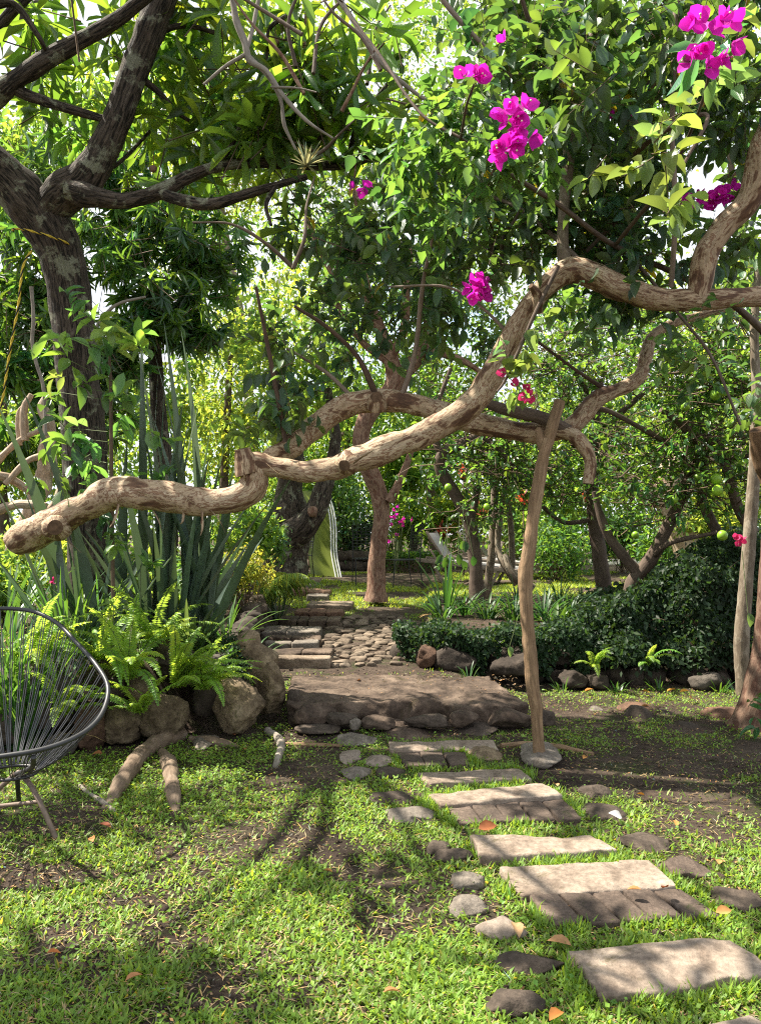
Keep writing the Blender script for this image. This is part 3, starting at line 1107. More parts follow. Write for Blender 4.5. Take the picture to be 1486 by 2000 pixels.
ground_stone(573, 1362, 30, 30, .06, 'darkrock', 'loose_stone', 'small dark stone wedged between corner boulder and ledge', 'stone', 'loose stones at the ledge', 36, Y=5.35)

for i, (px, py, w, h, Y, mt, lab) in enumerate([(668, 1404, 60, 30, 5.12, 'darkrock', 'dark stone bedded under the middle of the ledge'), (740, 1410, 70, 26, 5.1, 'ledge', 'brown stone bedded under the ledge above the angular flagstone'), (832, 1408, 84, 30, 5.1, 'darkrock', 'long dark stone bedded under the right half of the ledge'), (905, 1402, 60, 34, 5.12, 'ledge', 'upright brown stone under the right half of the ledge'), (1060, 1402, 44, 34, 5.3, 'darkrock', 'dark stone between the ledge block and the wooden prop')]):
    ground_stone(px, py, w, h, .09, mt, 'loose_stone', lab, 'stone', 'loose stones at the ledge', 950 + i * 3, .15 * i - .3, rough=.16, Y=Y, cuts=9)

# steps beside the cobbles
STEPS = [
    (532, 646, 1295, .34, 'step', 1, 'lowest pale step, just behind the rock ledge'),
    (522, 650, 1283, .25, 'ledge', 2, 'thin reddish step directly above the lowest pale step'),
    (515, 622, 1265, .36, 'greyrock', 2, 'grey step of two stones, third from the bottom of the flight'),
    (520, 625, 1254, .3, 'ledge', 2, 'dark mossy step between the two grey steps of two stones'),
    (506, 624, 1242, .42, 'greyrock', 2, 'long grey step beside the crooked knob stone'),
    (543, 664, 1219, .5, 'ledge', 4, 'reddish step of upright bricks at the low garden wall'),
    (574, 670, 1202, .5, 'redrock', 3, 'reddish brick step just above the cobbles'),
    (599, 688, 1188, .5, 'step', 1, 'pale single stone step at the top of the cobbles'),
    (598, 641, 1171, .5, 'greyrock', 1, 'short grey block step under the palm frond'),
    (565, 643, 1161, .5, 'redrock', 2, 'orange lit step behind the short grey block'),
    (573, 615, 1147, .6, 'greyrock', 1, 'rounded grey step standing high in the upper lawn'),
    (571, 623, 1137, .6, 'step', 1, 'thin pale step near the top of the flight'),
    (562, 588, 1126, .6, 'step', 1, 'small topmost step by the iron chair'),
]
for i, (xl, xr, y, dep, mt, n, lab) in enumerate(STEPS):
    d = 2070.8 / (y - 980.1)
    fl, fr = at(xl, y, d), at(xr, y + 1, d)
    rng = np.random.default_rng(300 + i)
    m = MB()
    nxt = 2070.8 / (STEPS[i + 1][2] - 980.1) if i + 1 < len(STEPS) else d + .9
    dep = .62 * (nxt - d)
    fl[2] += .05
    fr[2] += .05
    cuts_ = np.sort(np.concatenate([[0, 1], (np.arange(1, n) + rng.normal(0, .12, n - 1)) / n]))
    for j in range(n):
        a, b = cuts_[j] + .004, cuts_[j + 1] - .004
        a0, b0 = fl * (1 - a) + fr * a, fl * (1 - b) + fr * b
        dz = rng.normal(0, .008)
        qq = np.array([a0 + (0, dep * rng.uniform(.85, 1.1), dz), b0 + (0, dep * rng.uniform(.85, 1.1), dz), b0 + (0, rng.normal(0, .025), dz), a0 + (0, rng.normal(0, .025), dz)])
        quad_slab(m, qq, .16, .02, (16, 8, 5), .014, 320 + i * 7 + j, col=np.ones(3) * rng.uniform(.8, 1.2))
    solo(m, 'stone_step', M[mt], lab, 'step', (fl + fr) / 2 + (0, dep / 2, -.1), 'stone steps climbing to the upper lawn')
    EXCL.append(np.array([fl, fr, fr + (0, dep, 0), fl + (0, dep, 0)])[:, :2])

# cobbled ramp beside the steps
cob = []
rng = np.random.default_rng(9)
m = MB()
for _ in range(620):
    cy = rng.uniform(6.6, 9.5)
    xl = np.interp(cy, (6.5, 7.4, 8.6, 9.5), (-.40, -.52, -.58, -.35))
    xr = np.interp(cy, (6.5, 7.2, 8.4, 9.5), (.10, .26, .52, .30))
    cx = rng.uniform(xl, xr)
    a_ = rng.uniform(.045, .10)
    if any((cx - p[0]) ** 2 + ((cy - p[1]) * 1.25) ** 2 < (.78 * (a_ + p[2])) ** 2 for p in cob):
        continue
    cob.append((cx, cy, a_))
    rock(m, (cx, cy, gz(cx, cy) + .004), (a_, a_ * rng.uniform(.55, .85), rng.uniform(.024, .036)), rng.normal(0, .5), int(rng.integers(1e6)), .16, 6, 3, np.ones(3) * rng.uniform(.45, 1.0))
tag(m.build('cobbled_path', M['step']), 'ramp of small pale cobbles beside the steps', 'path', kind='structure')
EXCL.append(np.array([(-.5, 6.6), (.1, 6.6), (.5, 8.4), (.3, 9.4), (-.35, 9.4), (-.65, 8.4)]))

# stones holding up the left bed: px, py, w, h, depth, half depth m, material, label
LROCK = [
    (122, 1456, 62, 40, 4.60, .09, 'greyrock', .05, 'flat striped grey stone lying behind the chair rim'),
    (180, 1418, 62, 98, 4.72, .13, 'redrock', .10, 'reddish pitted stone right of the chair rim'),
    (246, 1412, 70, 74, 4.78, .14, 'rock', .14, 'tan wedge shaped stone between the reddish stone and the fern'),
    (322, 1400, 94, 90, 4.86, .16, 'rock', .12, 'large brown stone under the hanging fern'),
    (276, 1352, 68, 58, 4.92, .14, 'rock', .14, 'small ochre stone wedged above the tan stone'),
    (463, 1374, 78, 106, 5.02, .19, 'rock', .12, 'large pale rounded boulder at the corner of the bed'),
    (526, 1338, 66, 116, 5.34, .17, 'rock', .15, 'upright mossy boulder beside the rock ledge'),
    (345, 1296, 120, 62, 5.10, .2, 'darkrock', .1, 'dark flat topped stone behind the fern fronds'),
    (408, 1300, 74, 46, 5.15, .16, 'greyrock', .08, 'grey capstone with a crack beside the dark stone'),
    (50, 1318, 120, 84, 4.85, .2, 'greyrock', .12, 'broad grey stone seen through the upper cords of the chair'),
    (118, 1345, 60, 56, 4.88, .15, 'greyrock', .14, 'small grey stone seen through the cords near the rim'),
    (105, 1400, 78, 66, 4.80, .15, 'darkrock', .12, 'dark stone seen through the lower cords near the rim'),
    (20, 1405, 96, 90, 4.70, .16, 'darkrock', .12, 'dark stone at the left edge behind the chair cords'),
    (411, 1355, 46, 92, 5.00, .12, 'darkrock', .1, 'narrow shaded slab left of the corner boulder'),
    (-60, 1370, 110, 130, 4.75, .2, 'rock', .12, 'brown stone by the left edge of the photo'),
    (230, 1350, 60, 60, 4.95, .15, 'darkrock', .14, 'shaded stone in the gap under the fern clump'),
]
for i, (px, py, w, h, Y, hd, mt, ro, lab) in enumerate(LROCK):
    ground_stone(px, py, w, h, hd, mt, 'bed_stone', lab, 'stone', 'stones edging the left bed', 411 + i * 5, .6 * math.sin(i * 2.3), tilt=.55 * math.sin(i * 1.9 + 1), rough=ro * 1.2, Y=Y, cuts=9, col=np.ones(3) * (1.0 if px > 440 else .6) * (.82 if px > 440 else 1), k=5 if w > 60 else 4)  # stones left of the lit corner boulders tinted darker to paint their shade
# the crooked knob stone on the corner
m = MB()
P = [tuple(at(533, 1330, 5.4)) + (.06,), tuple(at(528, 1318, 5.38)) + (.055,), tuple(at(515, 1302, 5.38)) + (.115,), tuple(at(497, 1280, 5.36)) + (.12,), tuple(at(490, 1258, 5.36)) + (.10,), tuple(at(488, 1240, 5.35)) + (.085,), tuple(at(487, 1231, 5.35)) + (.04,)]
tube(m, P, n=26, step=.012, lump=.5, freq=7, seed=14)
solo(m, 'knob_stone', M['rock'], 'tall crooked ochre stone standing on the corner boulders', 'stone', at(520, 1320, 5.38))

# low wall along the left of the steps
m = MB()
rng = np.random.default_rng(21)
for i in range(16):
    y = 5.75 + i * .30
    x = x_left(y) - .10
    for lv in range(3):
        hx, hy, hz_ = .12, rng.uniform(.12, .19), rng.uniform(.07, .10)
        rock(m, (x + rng.normal(0, .02), y + rng.normal(0, .03) + .13 * lv, gz(x + .45, y) + .05 + lv * .135), (hx, hy, hz_), rng.normal(0, .15), 500 + i * 3 + lv, .14, 10, 3, np.ones(3) * rng.uniform(.6, 1.25))
solo(m, 'garden_wall', M['darkrock'], 'low dark dry stone wall along the left side of the steps', 'wall', (x_left(7), 7, .2))

# low wall in front of the right bed, stone courses
m = MB()
for i in range(19):
    px = 785 + i * 42
    Y = np.interp(px, (785, 850, 1000, 1300, 1550), (6.95, 6.72, 6.66, 6.62, 6.62))
    for lv in range(2):
        g = at(px + 18 * (lv % 2) + rng.normal(0, 5), 1300, Y)
        rock(m, (g[0], Y + .05 + .05 * lv, gz(g[0], Y - .3) + .06 + lv * .155), (rng.uniform(.09, .13), .13, rng.uniform(.08, .1)), rng.normal(0, .15), 600 + i * 3 + lv, .09, 10, 3, np.ones(3) * rng.uniform(.35, .85))
solo(m, 'retaining_wall', M['darkrock'], 'low stone retaining wall under the right bed, half hidden by ivy', 'wall', (1.4, 6.7, .1))

RROCK = [
    (1116, 1415, 74, 38, 5.55, .12, 'rock', 'smooth brown stone just right of the wooden prop'),
    (1186, 1424, 76, 34, 5.45, .11, 'darkrock', 'dark long stone, second right of the wooden prop'),
    (1252, 1406, 66, 52, 5.5, .13, 'darkrock', 'black humped stone between the long stone and the piled stones'),
    (1238, 1386, 66, 26, 5.7, .12, 'redrock', 'reddish stone behind the black humped stone'),
    (1342, 1432, 56, 42, 5.25, .11, 'darkrock', 'left stone of the small mossy pile'),
    (1388, 1438, 60, 46, 5.25, .11, 'darkrock', 'right stone of the small mossy pile'),
    (1345, 1456, 110, 30, 5.15, .13, 'rock', 'mossy ochre bottom stone of the small pile'),
    (1412, 1408, 90, 56, 5.5, .16, 'redrock', 'reddish rough stone beside the flared trunk'),
    (1350, 1396, 50, 22, 5.75, .1, 'rock', 'small sunlit stone behind the yellow leaf'),
    (1378, 1330, 76, 34, 6.45, .13, 'greyrock', 'pale grey stone at the foot of the ivy bank'),
    (1300, 1400, 60, 30, 5.6, .1, 'darkrock', 'low dark stone left of the small pile'),
    (1163, 1388, 40, 14, 5.75, .08, 'greyrock', 'small flat stone with dry leaves in the shaded lawn'),
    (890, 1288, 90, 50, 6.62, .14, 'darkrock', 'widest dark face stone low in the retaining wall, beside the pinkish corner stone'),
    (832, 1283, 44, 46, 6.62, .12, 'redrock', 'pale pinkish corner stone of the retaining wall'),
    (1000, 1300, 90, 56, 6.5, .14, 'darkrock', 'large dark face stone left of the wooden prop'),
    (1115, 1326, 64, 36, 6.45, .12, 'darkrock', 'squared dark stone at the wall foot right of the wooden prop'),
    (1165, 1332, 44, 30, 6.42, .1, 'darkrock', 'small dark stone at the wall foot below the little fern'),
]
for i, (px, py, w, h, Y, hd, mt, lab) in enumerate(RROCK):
    ground_stone(px, py, w, h, hd, mt, 'rough_stone', lab, 'stone', 'rough stones on the right', 700 + i * 3, .35 * math.sin(i * 1.7), rough=.15, Y=Y, cuts=8, col=np.ones(3) * (.6 if Y > 6 else .85))  # deep shade at the wall painted in as a darker tint
m = MB()
quad_slab(m, np.array([at(1436, 1462, 4.9), at(1530, 1464, 4.9), at(1530, 1480, 4.6), at(1446, 1478, 4.6)]), .16, .02, (12, 8, 5), .012, 5, col=(1.3, .9, .75))
solo(m, 'brick_block', M['redrock'], 'worn red brick block at the right edge below the flared trunk', 'brick', at(1490, 1490, 4.75))
EXCL.append(np.array([at(1430, 1462, 4.9), at(1530, 1464, 4.9), at(1530, 1480, 4.6), at(1430, 1478, 4.6)])[:, :2])

# sunlit paving and kerb far behind on the right
m = MB()
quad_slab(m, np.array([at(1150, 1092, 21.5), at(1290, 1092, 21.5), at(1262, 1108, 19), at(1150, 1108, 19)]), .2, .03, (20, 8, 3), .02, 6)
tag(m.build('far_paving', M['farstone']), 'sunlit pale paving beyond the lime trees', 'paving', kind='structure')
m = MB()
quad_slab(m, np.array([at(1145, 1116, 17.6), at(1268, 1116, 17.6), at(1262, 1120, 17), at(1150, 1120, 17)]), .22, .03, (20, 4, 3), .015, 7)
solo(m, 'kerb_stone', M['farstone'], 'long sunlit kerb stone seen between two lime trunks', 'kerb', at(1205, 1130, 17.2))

# ------------------------------------------------------------------ wooden prop, trunks and limbs
C1 = (1, 1, 1)
t = thing('wooden_prop', 'upright forked wooden pole propping the crossing guava limbs', 'prop', at(1053, 1480, 4.45))
m = MB()
px_tube(m, [(1053, 1481, 4.45, 11.0), (1050, 1440, 4.45, 11.4), (1047, 1390, 4.45, 13.2), (1040, 1340, 4.45, 11.4), (1036, 1290, 4.45, 12.3), (1031, 1230, 4.45, 12.3), (1027, 1165, 4.45, 12.8), (1027, 1115, 4.45, 15.0), (1033, 1075, 4.45, 13.2), (1041, 1010, 4.46, 12.3), (1050, 950, 4.47, 12.3), (1061, 890, 4.48, 13.2), (1070, 860, 4.5, 13.2)], n=22, step=.01, lump=.34, freq=8, seed=3)
part(m, 'pole', M['poleboard'], t)
m = MB()
px_tube(m, [(1069, 868, 4.5, 11.4), (1077, 835, 4.5, 11.9), (1085, 808, 4.52, 11.0), (1092, 784, 4.54, 10.6)], n=14, step=.012, lump=.25, freq=9, seed=4)
part(m, 'fork_prong', M['poleboard'], t)
m = MB()
px_tube(m, [(1060, 875, 4.5, 10), (1055, 855, 4.52, 10), (1050, 838, 4.54, 7)], n=12, step=.012, lump=.25, freq=9, seed=5)
part(m, 'fork_prong', M['poleboard'], t)
ground_stone(1053, 1482, 92, 40, .05, 'greyrock', 'base_stone', 'flat stone the wooden prop stands on', 'stone', None, 44, .1, .25, .09, 8)

# ---- guava with the long peeling limb
rngG = np.random.default_rng(5)
guava = thing('guava_tree', 'guava tree with long peeling tan limb sweeping across the whole view to a cut end', 'tree', at(1690, 1480, 4.4))
m = MB()
px_tube(m, [(33, 1062, 4.92, 26.1), (44, 1053, 4.9, 29.7), (64, 1042, 4.86, 30.6), (105, 1024, 4.78, 31.5), (165, 990, 4.68, 27.9), (232, 962, 4.6, 29.7), (305, 968, 4.56, 29.7), (375, 978, 4.53, 27.0), (440, 978, 4.5, 27.9), (484, 962, 4.5, 31.5), (497, 935, 4.5, 29.7), (500, 908, 4.5, 25.2), (535, 912, 4.5, 22.5), (595, 920, 4.48, 22.5), (650, 916, 4.46, 23.4), (688, 900, 4.45, 27.0), (735, 884, 4.44, 26.1), (810, 856, 4.42, 26.1), (880, 820, 4.4, 25.2), (930, 778, 4.4, 25.2), (970, 712, 4.38, 23.4), (1002, 652, 4.36, 21.6), (1038, 592, 4.34, 20.7), (1072, 552, 4.32, 21.6), (1112, 528, 4.3, 23.4), (1160, 538, 4.28, 23.4), (1218, 566, 4.26, 25.2), (1290, 584, 4.24, 22.5), (1365, 586, 4.2, 21.6), (1440, 582, 4.18, 19.8), (1560, 580, 4.2, 23.4), (1640, 630, 4.3, 28.8), (1680, 760, 4.4, 32.4), (1690, 1000, 4.4, 36.0), (1692, 1300, 4.4, 41.4), (1692, 1500, 4.4, 54.0)], n=48, step=.009, lump=.30, freq=6.5, seed=8, capmat=1)
part(m, 'trunk', [M['guavabark'], M['cutwood']], guava)
m = MB()   # old pruning scar on the trunk
px_tube(m, [(112, 1028, 4.70, 27), (110, 1030, 4.62, 24), (109, 1031, 4.575, 15)], n=20, step=.01, lump=.35, freq=14, seed=9, capmat=1)
part(m, 'pruning_scar', [M['guavabark'], M['cutwood']], guava, label='round dark knot where a branch was cut off')
m = MB()
px_tube(m, [(487, 925, 4.48, 24), (478, 895, 4.47, 20), (474, 877, 4.46, 15)], n=20, step=.01, lump=.3, freq=12, seed=10, capmat=1)
part(m, 'branch_stub', [M['guavabark'], M['cutwood']], guava)
m = MB()
px_tube(m, [(683, 905, 4.42, 24), (676, 908, 4.36, 20), (673, 910, 4.335, 12)], n=20, step=.008, lump=.4, freq=15, seed=11, capmat=1)
part(m, 'pruning_scar', [M['guavabark'], M['cutwood']], guava, label='small hollow knot in the middle of the limb')
m = MB()   # second limb behind the first
px_tube(m, [(496, 915, 4.55, 12.0), (530, 893, 4.72, 15.5), (565, 876, 4.85, 19.8), (605, 842, 4.95, 21.5), (645, 810, 5.0, 22.4), (692, 788, 5.02, 23.2), (745, 783, 5.02, 22.4), (800, 790, 5.0, 21.5), (860, 805, 4.97, 21.5), (925, 825, 4.92, 21.5), (990, 838, 4.87, 20.6), (1050, 845, 4.83, 19.8), (1105, 838, 4.82, 18.9), (1138, 812, 4.82, 18.9), (1160, 782, 4.84, 17), (1190, 766, 4.86, 14.5), (1228, 752, 4.88, 15), (1252, 728, 4.9, 12), (1262, 692, 4.95, 12.0), (1276, 656, 5.0, 10.3), (1310, 634, 5.05, 8.6), (1365, 616, 5.1, 7.7), (1440, 600, 5.15, 6.0)], n=36, step=.010, lump=.30, freq=7, seed=12)
part(m, 'limb', M['guavabark'], guava, label='darker second limb arching behind the main one')
m = MB()
px_tube(m, [(736, 792, 4.97, 22), (735, 780, 4.93, 17), (735, 776, 4.91, 12)], n=16, step=.01, lump=.3, freq=14, seed=13, capmat=1)
part(m, 'pruning_scar', [M['guavabark'], M['cutwood']], guava, label='black hollow knot on top of the second limb')
m = MB()
px_tube(m, [(1085, 842, 4.72, 11.8), (1118, 850, 4.68, 14.3), (1142, 876, 4.66, 13.4), (1152, 905, 4.66, 12.6), (1148, 945, 4.66, 10.9)], n=18, step=.012, lump=.18, freq=8, seed=14, capmat=1)
part(m, 'cut_limb', [M['guavabark'], M['cutwood']], guava)
m = MB()
px_tube(m, [(945, 785, 4.78, 8), (985, 800, 4.74, 11), (1030, 808, 4.72, 13), (1068, 820, 4.7, 13), (1110, 842, 4.7, 12)], n=14, step=.014, lump=.2, freq=8, seed=15)
part(m, 'limb', M['limebark'], guava, label='thin dark limb above the second limb')
m = MB()
px_tube(m, [(1360, 596, 4.2, 20), (1368, 545, 4.18, 24), (1380, 490, 4.14, 23), (1418, 436, 4.1, 23), (1460, 396, 4.05, 24), (1478, 340, 4.0, 24), (1488, 285, 3.95, 22), (1520, 200, 3.9, 18)], n=30, step=.01, lump=.2, freq=7.5, seed=16)
part(m, 'limb', M['guavabark'], guava, label='thick limb rising at the right edge')
m = MB()
px_tube(m, [(1108, 535, 4.32, 15), (1098, 480, 4.34, 12), (1101, 400, 4.36, 11), (1109, 320, 4.38, 11), (1113, 250, 4.4, 11), (1120, 190, 4.42, 10), (1150, 90, 4.45, 8), (1200, -40, 4.5, 7)], n=14, step=.02, lump=.12, freq=8, seed=17)
part(m, 'limb', M['palebark'], guava, label='straight pale upright branch')
m = MB()
px_tube(m, [(1050, 610, 4.25, 12), (1048, 575, 4.2, 10), (1036, 558, 4.16, 6)], n=12, step=.01, lump=.3, freq=12, seed=18, capmat=1)
part(m, 'branch_stub', [M['guavabark'], M['cutwood']], guava)
TW = [
    [(1160, 540, 4.3, 6), (1090, 470, 4.5, 5), (1000, 400, 4.7, 4), (900, 370, 4.9, 3)],
    [(1150, 90, 4.45, 5), (1050, 60, 4.3, 5), (1015, -10, 4.2, 4)],
    [(1113, 270, 4.4, 5), (1020, 170, 4.3, 4), (880, 20, 4.2, 5), (860, -20, 4.2, 5)],
    [(1240, 300, 4.1, 5), (1290, 260, 3.8, 5), (1380, 225, 3.5, 4), (1330, 330, 3.3, 3)],
    [(1310, 560, 4.2, 5), (1318, 420, 4.0, 5), (1312, 250, 3.9, 5), (1318, 60, 3.8, 6), (1322, -30, 3.8, 6)],
    [(740, 785, 5.0, 7), (700, 700, 4.9, 5), (640, 640, 4.8, 4), (575, 598, 4.7, 3)],
    [(780, 790, 5.0, 6), (810, 690, 4.9, 5), (825, 560, 4.7, 4.5), (845, 460, 4.5, 3)],
    [(560, 880, 4.8, 5), (545, 790, 4.8, 4.5), (520, 660, 4.7, 4), (500, 560, 4.6, 3)],
    [(700, 790, 5.0, 5), (640, 730, 5.0, 4), (560, 680, 4.9, 3)],
    [(1180, 760, 4.9, 5), (1120, 720, 4.8, 3), (1040, 660, 4.7, 3)],
    [(1000, 660, 4.4, 4), (940, 600, 4.4, 3), (870, 560, 4.4, 2.5), (760, 560, 4.5, 2)],
]
for i, rr in enumerate(TW):
    m = MB()
    px_tube(m, rr, n=8, step=.03, lump=.15, freq=12, seed=30 + i, col=(.9, .8, .75))
    part(m, 'branch', M['limebark' if i % 2 else 'greybark'], guava)
for i in range(34):
    bx, by = rngG.uniform(560, 1420), rngG.uniform(30, 560)
    Y = rngG.uniform(4.3, 5.4)
    a = rngG.uniform(-2.6, -.5)
    L = rngG.uniform(120, 300)
    rr = [(bx, by, Y, 4.2)]
    for q in range(3):
        a += rngG.normal(0, .35)
        bx, by, Y = bx + math.cos(a) * L / 3, by + math.sin(a) * L / 3, Y + rngG.normal(0, .06)
        rr.append((bx, by, Y, 3.6 - q))
    m = MB()
    px_tube(m, rr, n=7, step=.04, lump=.2, freq=12, seed=400 + i, col=np.ones(3) * rngG.uniform(.7, 1.5))
    part(m, 'branch', M['redbark' if i % 3 == 0 else 'limebark'], guava)
# strips of loose bark hanging from the limb
STR = [(232, 985, 4.5, 215, 1030), (300, 998, 4.5, 318, 1042), (395, 1000, 4.45, 392, 1046), (412, 996, 4.45, 440, 1040), (360, 998, 4.5, 352, 1024), (270, 960, 4.46, 330, 992), (350, 960, 4.44, 420, 1006), (690, 905, 4.32, 730, 880), (520, 905, 4.42, 560, 930), (1178, 770, 4.75, 1196, 800), (1165, 762, 4.75, 1150, 800), (110, 1045, 4.7, 160, 1080), (480, 940, 4.4, 470, 900)]
for i, (a, b, Y, c_, d_) in enumerate(STR):
    p0, p1 = at(a, b, Y), at(c_, d_, Y - .02)
    mid = (p0 + p1) / 2 + np.array((.01, -.02, -.02 + .03 * (i % 2)))
    m = MB()
    tube(m, [tuple(p0) + (.009,), tuple(mid) + (.008,), tuple(p1) + (.002,)], n=5, step=.012, lump=.5, freq=40, seed=i, flat=.25)
    part(m, 'loose_bark', M['guavabark'], guava)
# its leaves
m = MB()
CR = [  # px py Y rx ry dr twigs
    (590, 610, 4.9, 110, 95, .5, 46), (690, 690, 5.0, 90, 60, .4, 24), (520, 815, 4.75, 85, 55, .25, 20), (640, 520, 5.2, 130, 80, .5, 40), (560, 700, 4.9, 70, 60, .3, 14),
    (790, 520, 5.0, 140, 110, .5, 36), (880, 420, 4.9, 130, 120, .5, 42), (1000, 470, 4.6, 130, 90, .4, 34), (850, 600, 4.9, 110, 70, .4, 24),
    (1010, 160, 4.5, 150, 90, .5, 60), (1110, 130, 4.0, 120, 90, .35, 34), (1160, 210, 3.8, 95, 60, .3, 20), (1230, 60, 4.3, 140, 90, .5, 60), (1110, 420, 4.7, 160, 90, .5, 60),
    (1210, 480, 4.5, 110, 60, .4, 34), (1120, 300, 4.8, 120, 90, .5, 40), (1240, 300, 4.6, 110, 110, .5, 46), (1170, 620, 4.6, 90, 50, .3, 18),
    (1400, 210, 4.2, 110, 90, .4, 40), (1440, 110, 4.0, 90, 110, .4, 34), (1420, 500, 4.6, 100, 50, .4, 22), (1300, 130, 4.0, 100, 80, .3, 24), (960, 330, 5.0, 130, 90, .4, 50), (760, 420, 5.4, 120, 80, .4, 40),
    (940, 30, 4.9, 120, 70, .5, 40), (1100, 20, 5.2, 160, 60, .5, 40), (1380, 20, 4.8, 120, 60, .5, 34),
]
for (px, py, Y, rx, ry, dr, n) in CR:
    sprays(m, rngG, blob(rngG, px, py, Y, rx, ry, dr, n, max(4, n // 5), .4), .30, 8, .108, .056, 'oval', .35, .1, lo=.6, hi=1.35, old=.012)
part(m, 'crown', [M['guava'], M['twig']], guava)
m = MB()
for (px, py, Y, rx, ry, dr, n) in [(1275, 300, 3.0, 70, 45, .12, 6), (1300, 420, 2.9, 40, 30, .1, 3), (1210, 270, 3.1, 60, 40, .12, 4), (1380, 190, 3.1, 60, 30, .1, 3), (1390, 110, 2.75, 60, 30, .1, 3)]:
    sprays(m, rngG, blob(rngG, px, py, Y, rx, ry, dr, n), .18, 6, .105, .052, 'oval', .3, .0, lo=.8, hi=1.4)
part(m, 'sunlit_foliage', [M['bright'], M['twig']], guava, label='large pale green leaves catching the sun')  # their paler leaf colour paints in part of the sunlight

# ---- dark rough barked tree on the left
rngD = np.random.default_rng(77)
dark = thing('rough_bark_tree', 'dark rough barked tree on the left with lichened limbs and long leaves in rosettes', 'tree', at(185, 1250, 6.05))
m = MB()
px_tube(m, [(196, 1262, 6.05, 57.0), (186, 1180, 6.05, 47.8), (178, 1060, 6.0, 43.2), (170, 950, 5.95, 42.3), (163, 830, 5.9, 41.4), (150, 700, 5.85, 40.5), (138, 590, 5.8, 39.6), (124, 510, 5.75, 41.4), (98, 450, 5.7, 46.0), (58, 395, 5.65, 46.0), (10, 345, 5.6, 42.3), (-60, 280, 5.5, 38.6), (-140, 180, 5.4, 33.1)], n=40, step=.022, lump=.13, freq=6, seed=20)
part(m, 'trunk', M['darkbark'], dark)
LIMBS = [
    ([(88, 420, 5.66, 36), (128, 376, 5.6, 40), (170, 345, 5.55, 36), (204, 290, 5.5, 29), (232, 225, 5.45, 27), (262, 140, 5.4, 27), (290, 70, 5.35, 28), (316, 0, 5.3, 28), (345, -90, 5.2, 25)], .16),
    ([(140, 372, 5.5, 26), (190, 385, 5.45, 19), (240, 392, 5.45, 15), (290, 382, 5.45, 14), (330, 366, 5.45, 14), (372, 344, 5.45, 12), (425, 325, 5.45, 11), (500, 318, 5.5, 10), (590, 322, 5.55, 10), (680, 320, 5.6, 9), (760, 290, 5.7, 7), (830, 240, 5.8, 5)], .22),
    ([(312, 376, 5.45, 12), (345, 388, 5.4, 11), (390, 398, 5.38, 12), (430, 396, 5.35, 12), (480, 380, 5.3, 10), (540, 362, 5.3, 8), (600, 345, 5.3, 6)], .3),
    ([(-70, 250, 5.4, 24), (-10, 188, 5.3, 22), (40, 150, 5.25, 18), (100, 112, 5.2, 17), (170, 72, 5.15, 15), (235, 34, 5.1, 14), (300, -20, 5.0, 12)], .2),
    ([(-40, 190, 5.35, 16), (10, 170, 5.3, 13), (60, 188, 5.3, 11), (110, 205, 5.3, 10), (160, 220, 5.35, 9), (215, 236, 5.45, 7)], .2),
    ([(-20, 10, 5.0, 9), (30, 10, 5.0, 7), (75, 70, 5.05, 5), (95, 110, 5.2, 4)], .2),
]
for i, (rr, lp) in enumerate(LIMBS):
    m = MB()
    px_tube(m, rr, n=22, step=.018, lump=lp, freq=8, seed=50 + i)
    part(m, 'limb', M['darkbark'], dark)
DEADB = [
    [(452, -20, 4.6, 6), (462, 40, 4.6, 7), (478, 82, 4.6, 7), (488, 118, 4.6, 6.5), (520, 138, 4.58, 5), (552, 185, 4.55, 4.5), (598, 235, 4.52, 3.5), (650, 270, 4.5, 2)],
    [(488, 112, 4.6, 5), (525, 150, 4.6, 4.5), (548, 195, 4.62, 4), (556, 245, 4.64, 3.5), (578, 292, 4.66, 2.5)],
    [(482, 105, 4.6, 4), (440, 130, 4.6, 3.5), (398, 165, 4.62, 2.5)],
    [(505, 0, 4.7, 4), (495, 50, 4.68, 4), (484, 92, 4.62, 4)],
    [(650, -20, 4.7, 6), (690, 40, 4.65, 5), (735, 110, 4.6, 4.5), (790, 165, 4.6, 4), (850, 205, 4.6, 3), (905, 222, 4.6, 2)],
    [(530, 170, 4.56, 2.5), (580, 172, 4.5, 2), (618, 180, 4.48, 1.5)],
]
db = MB()
for i, rr in enumerate(DEADB[:4] + DEADB[5:]):
    px_tube(db, rr, n=9, step=.02, lump=.25, freq=16, seed=60 + i)
part(db, 'dead_branch', M['greybark'], dark, label='bare grey dead branch hanging in front of the leaves')
db = MB()
px_tube(db, DEADB[4], n=9, step=.02, lump=.25, freq=16, seed=68)
part(db, 'dead_branch', M['greybark'], dark)
for i, rr in enumerate([
        [(262, 140, 5.4, 8), (310, 180, 5.5, 6), (360, 230, 5.6, 4), (420, 250, 5.7, 3)],
        [(425, 325, 5.45, 6), (460, 270, 5.4, 5), (485, 200, 5.4, 4), (520, 120, 5.4, 3)],
        [(590, 322, 5.55, 6), (630, 260, 5.4, 5), (640, 180, 5.3, 4), (680, 120, 5.3, 3)],
        [(540, 362, 5.3, 5), (520, 400, 5.2, 4), (530, 440, 5.15, 3)],
        [(680, 320, 5.6, 6), (700, 240, 5.6, 5), (760, 160, 5.6, 4)],
        [(170, 345, 5.5, 6), (230, 320, 5.7, 4), (300, 250, 5.9, 3)],
        [(290, 70, 5.35, 7), (360, 50, 5.4, 5), (440, 70, 5.5, 4)],
        [(560, 30, 5.2, 4), (525, 60, 5.2, 4), (522, 130, 5.3, 3)]]):
    m = MB()
    px_tube(m, rr, n=8, step=.03, lump=.15, freq=10, seed=80 + i)
    part(m, 'branch', M['darkbark'], dark)
m = MB()
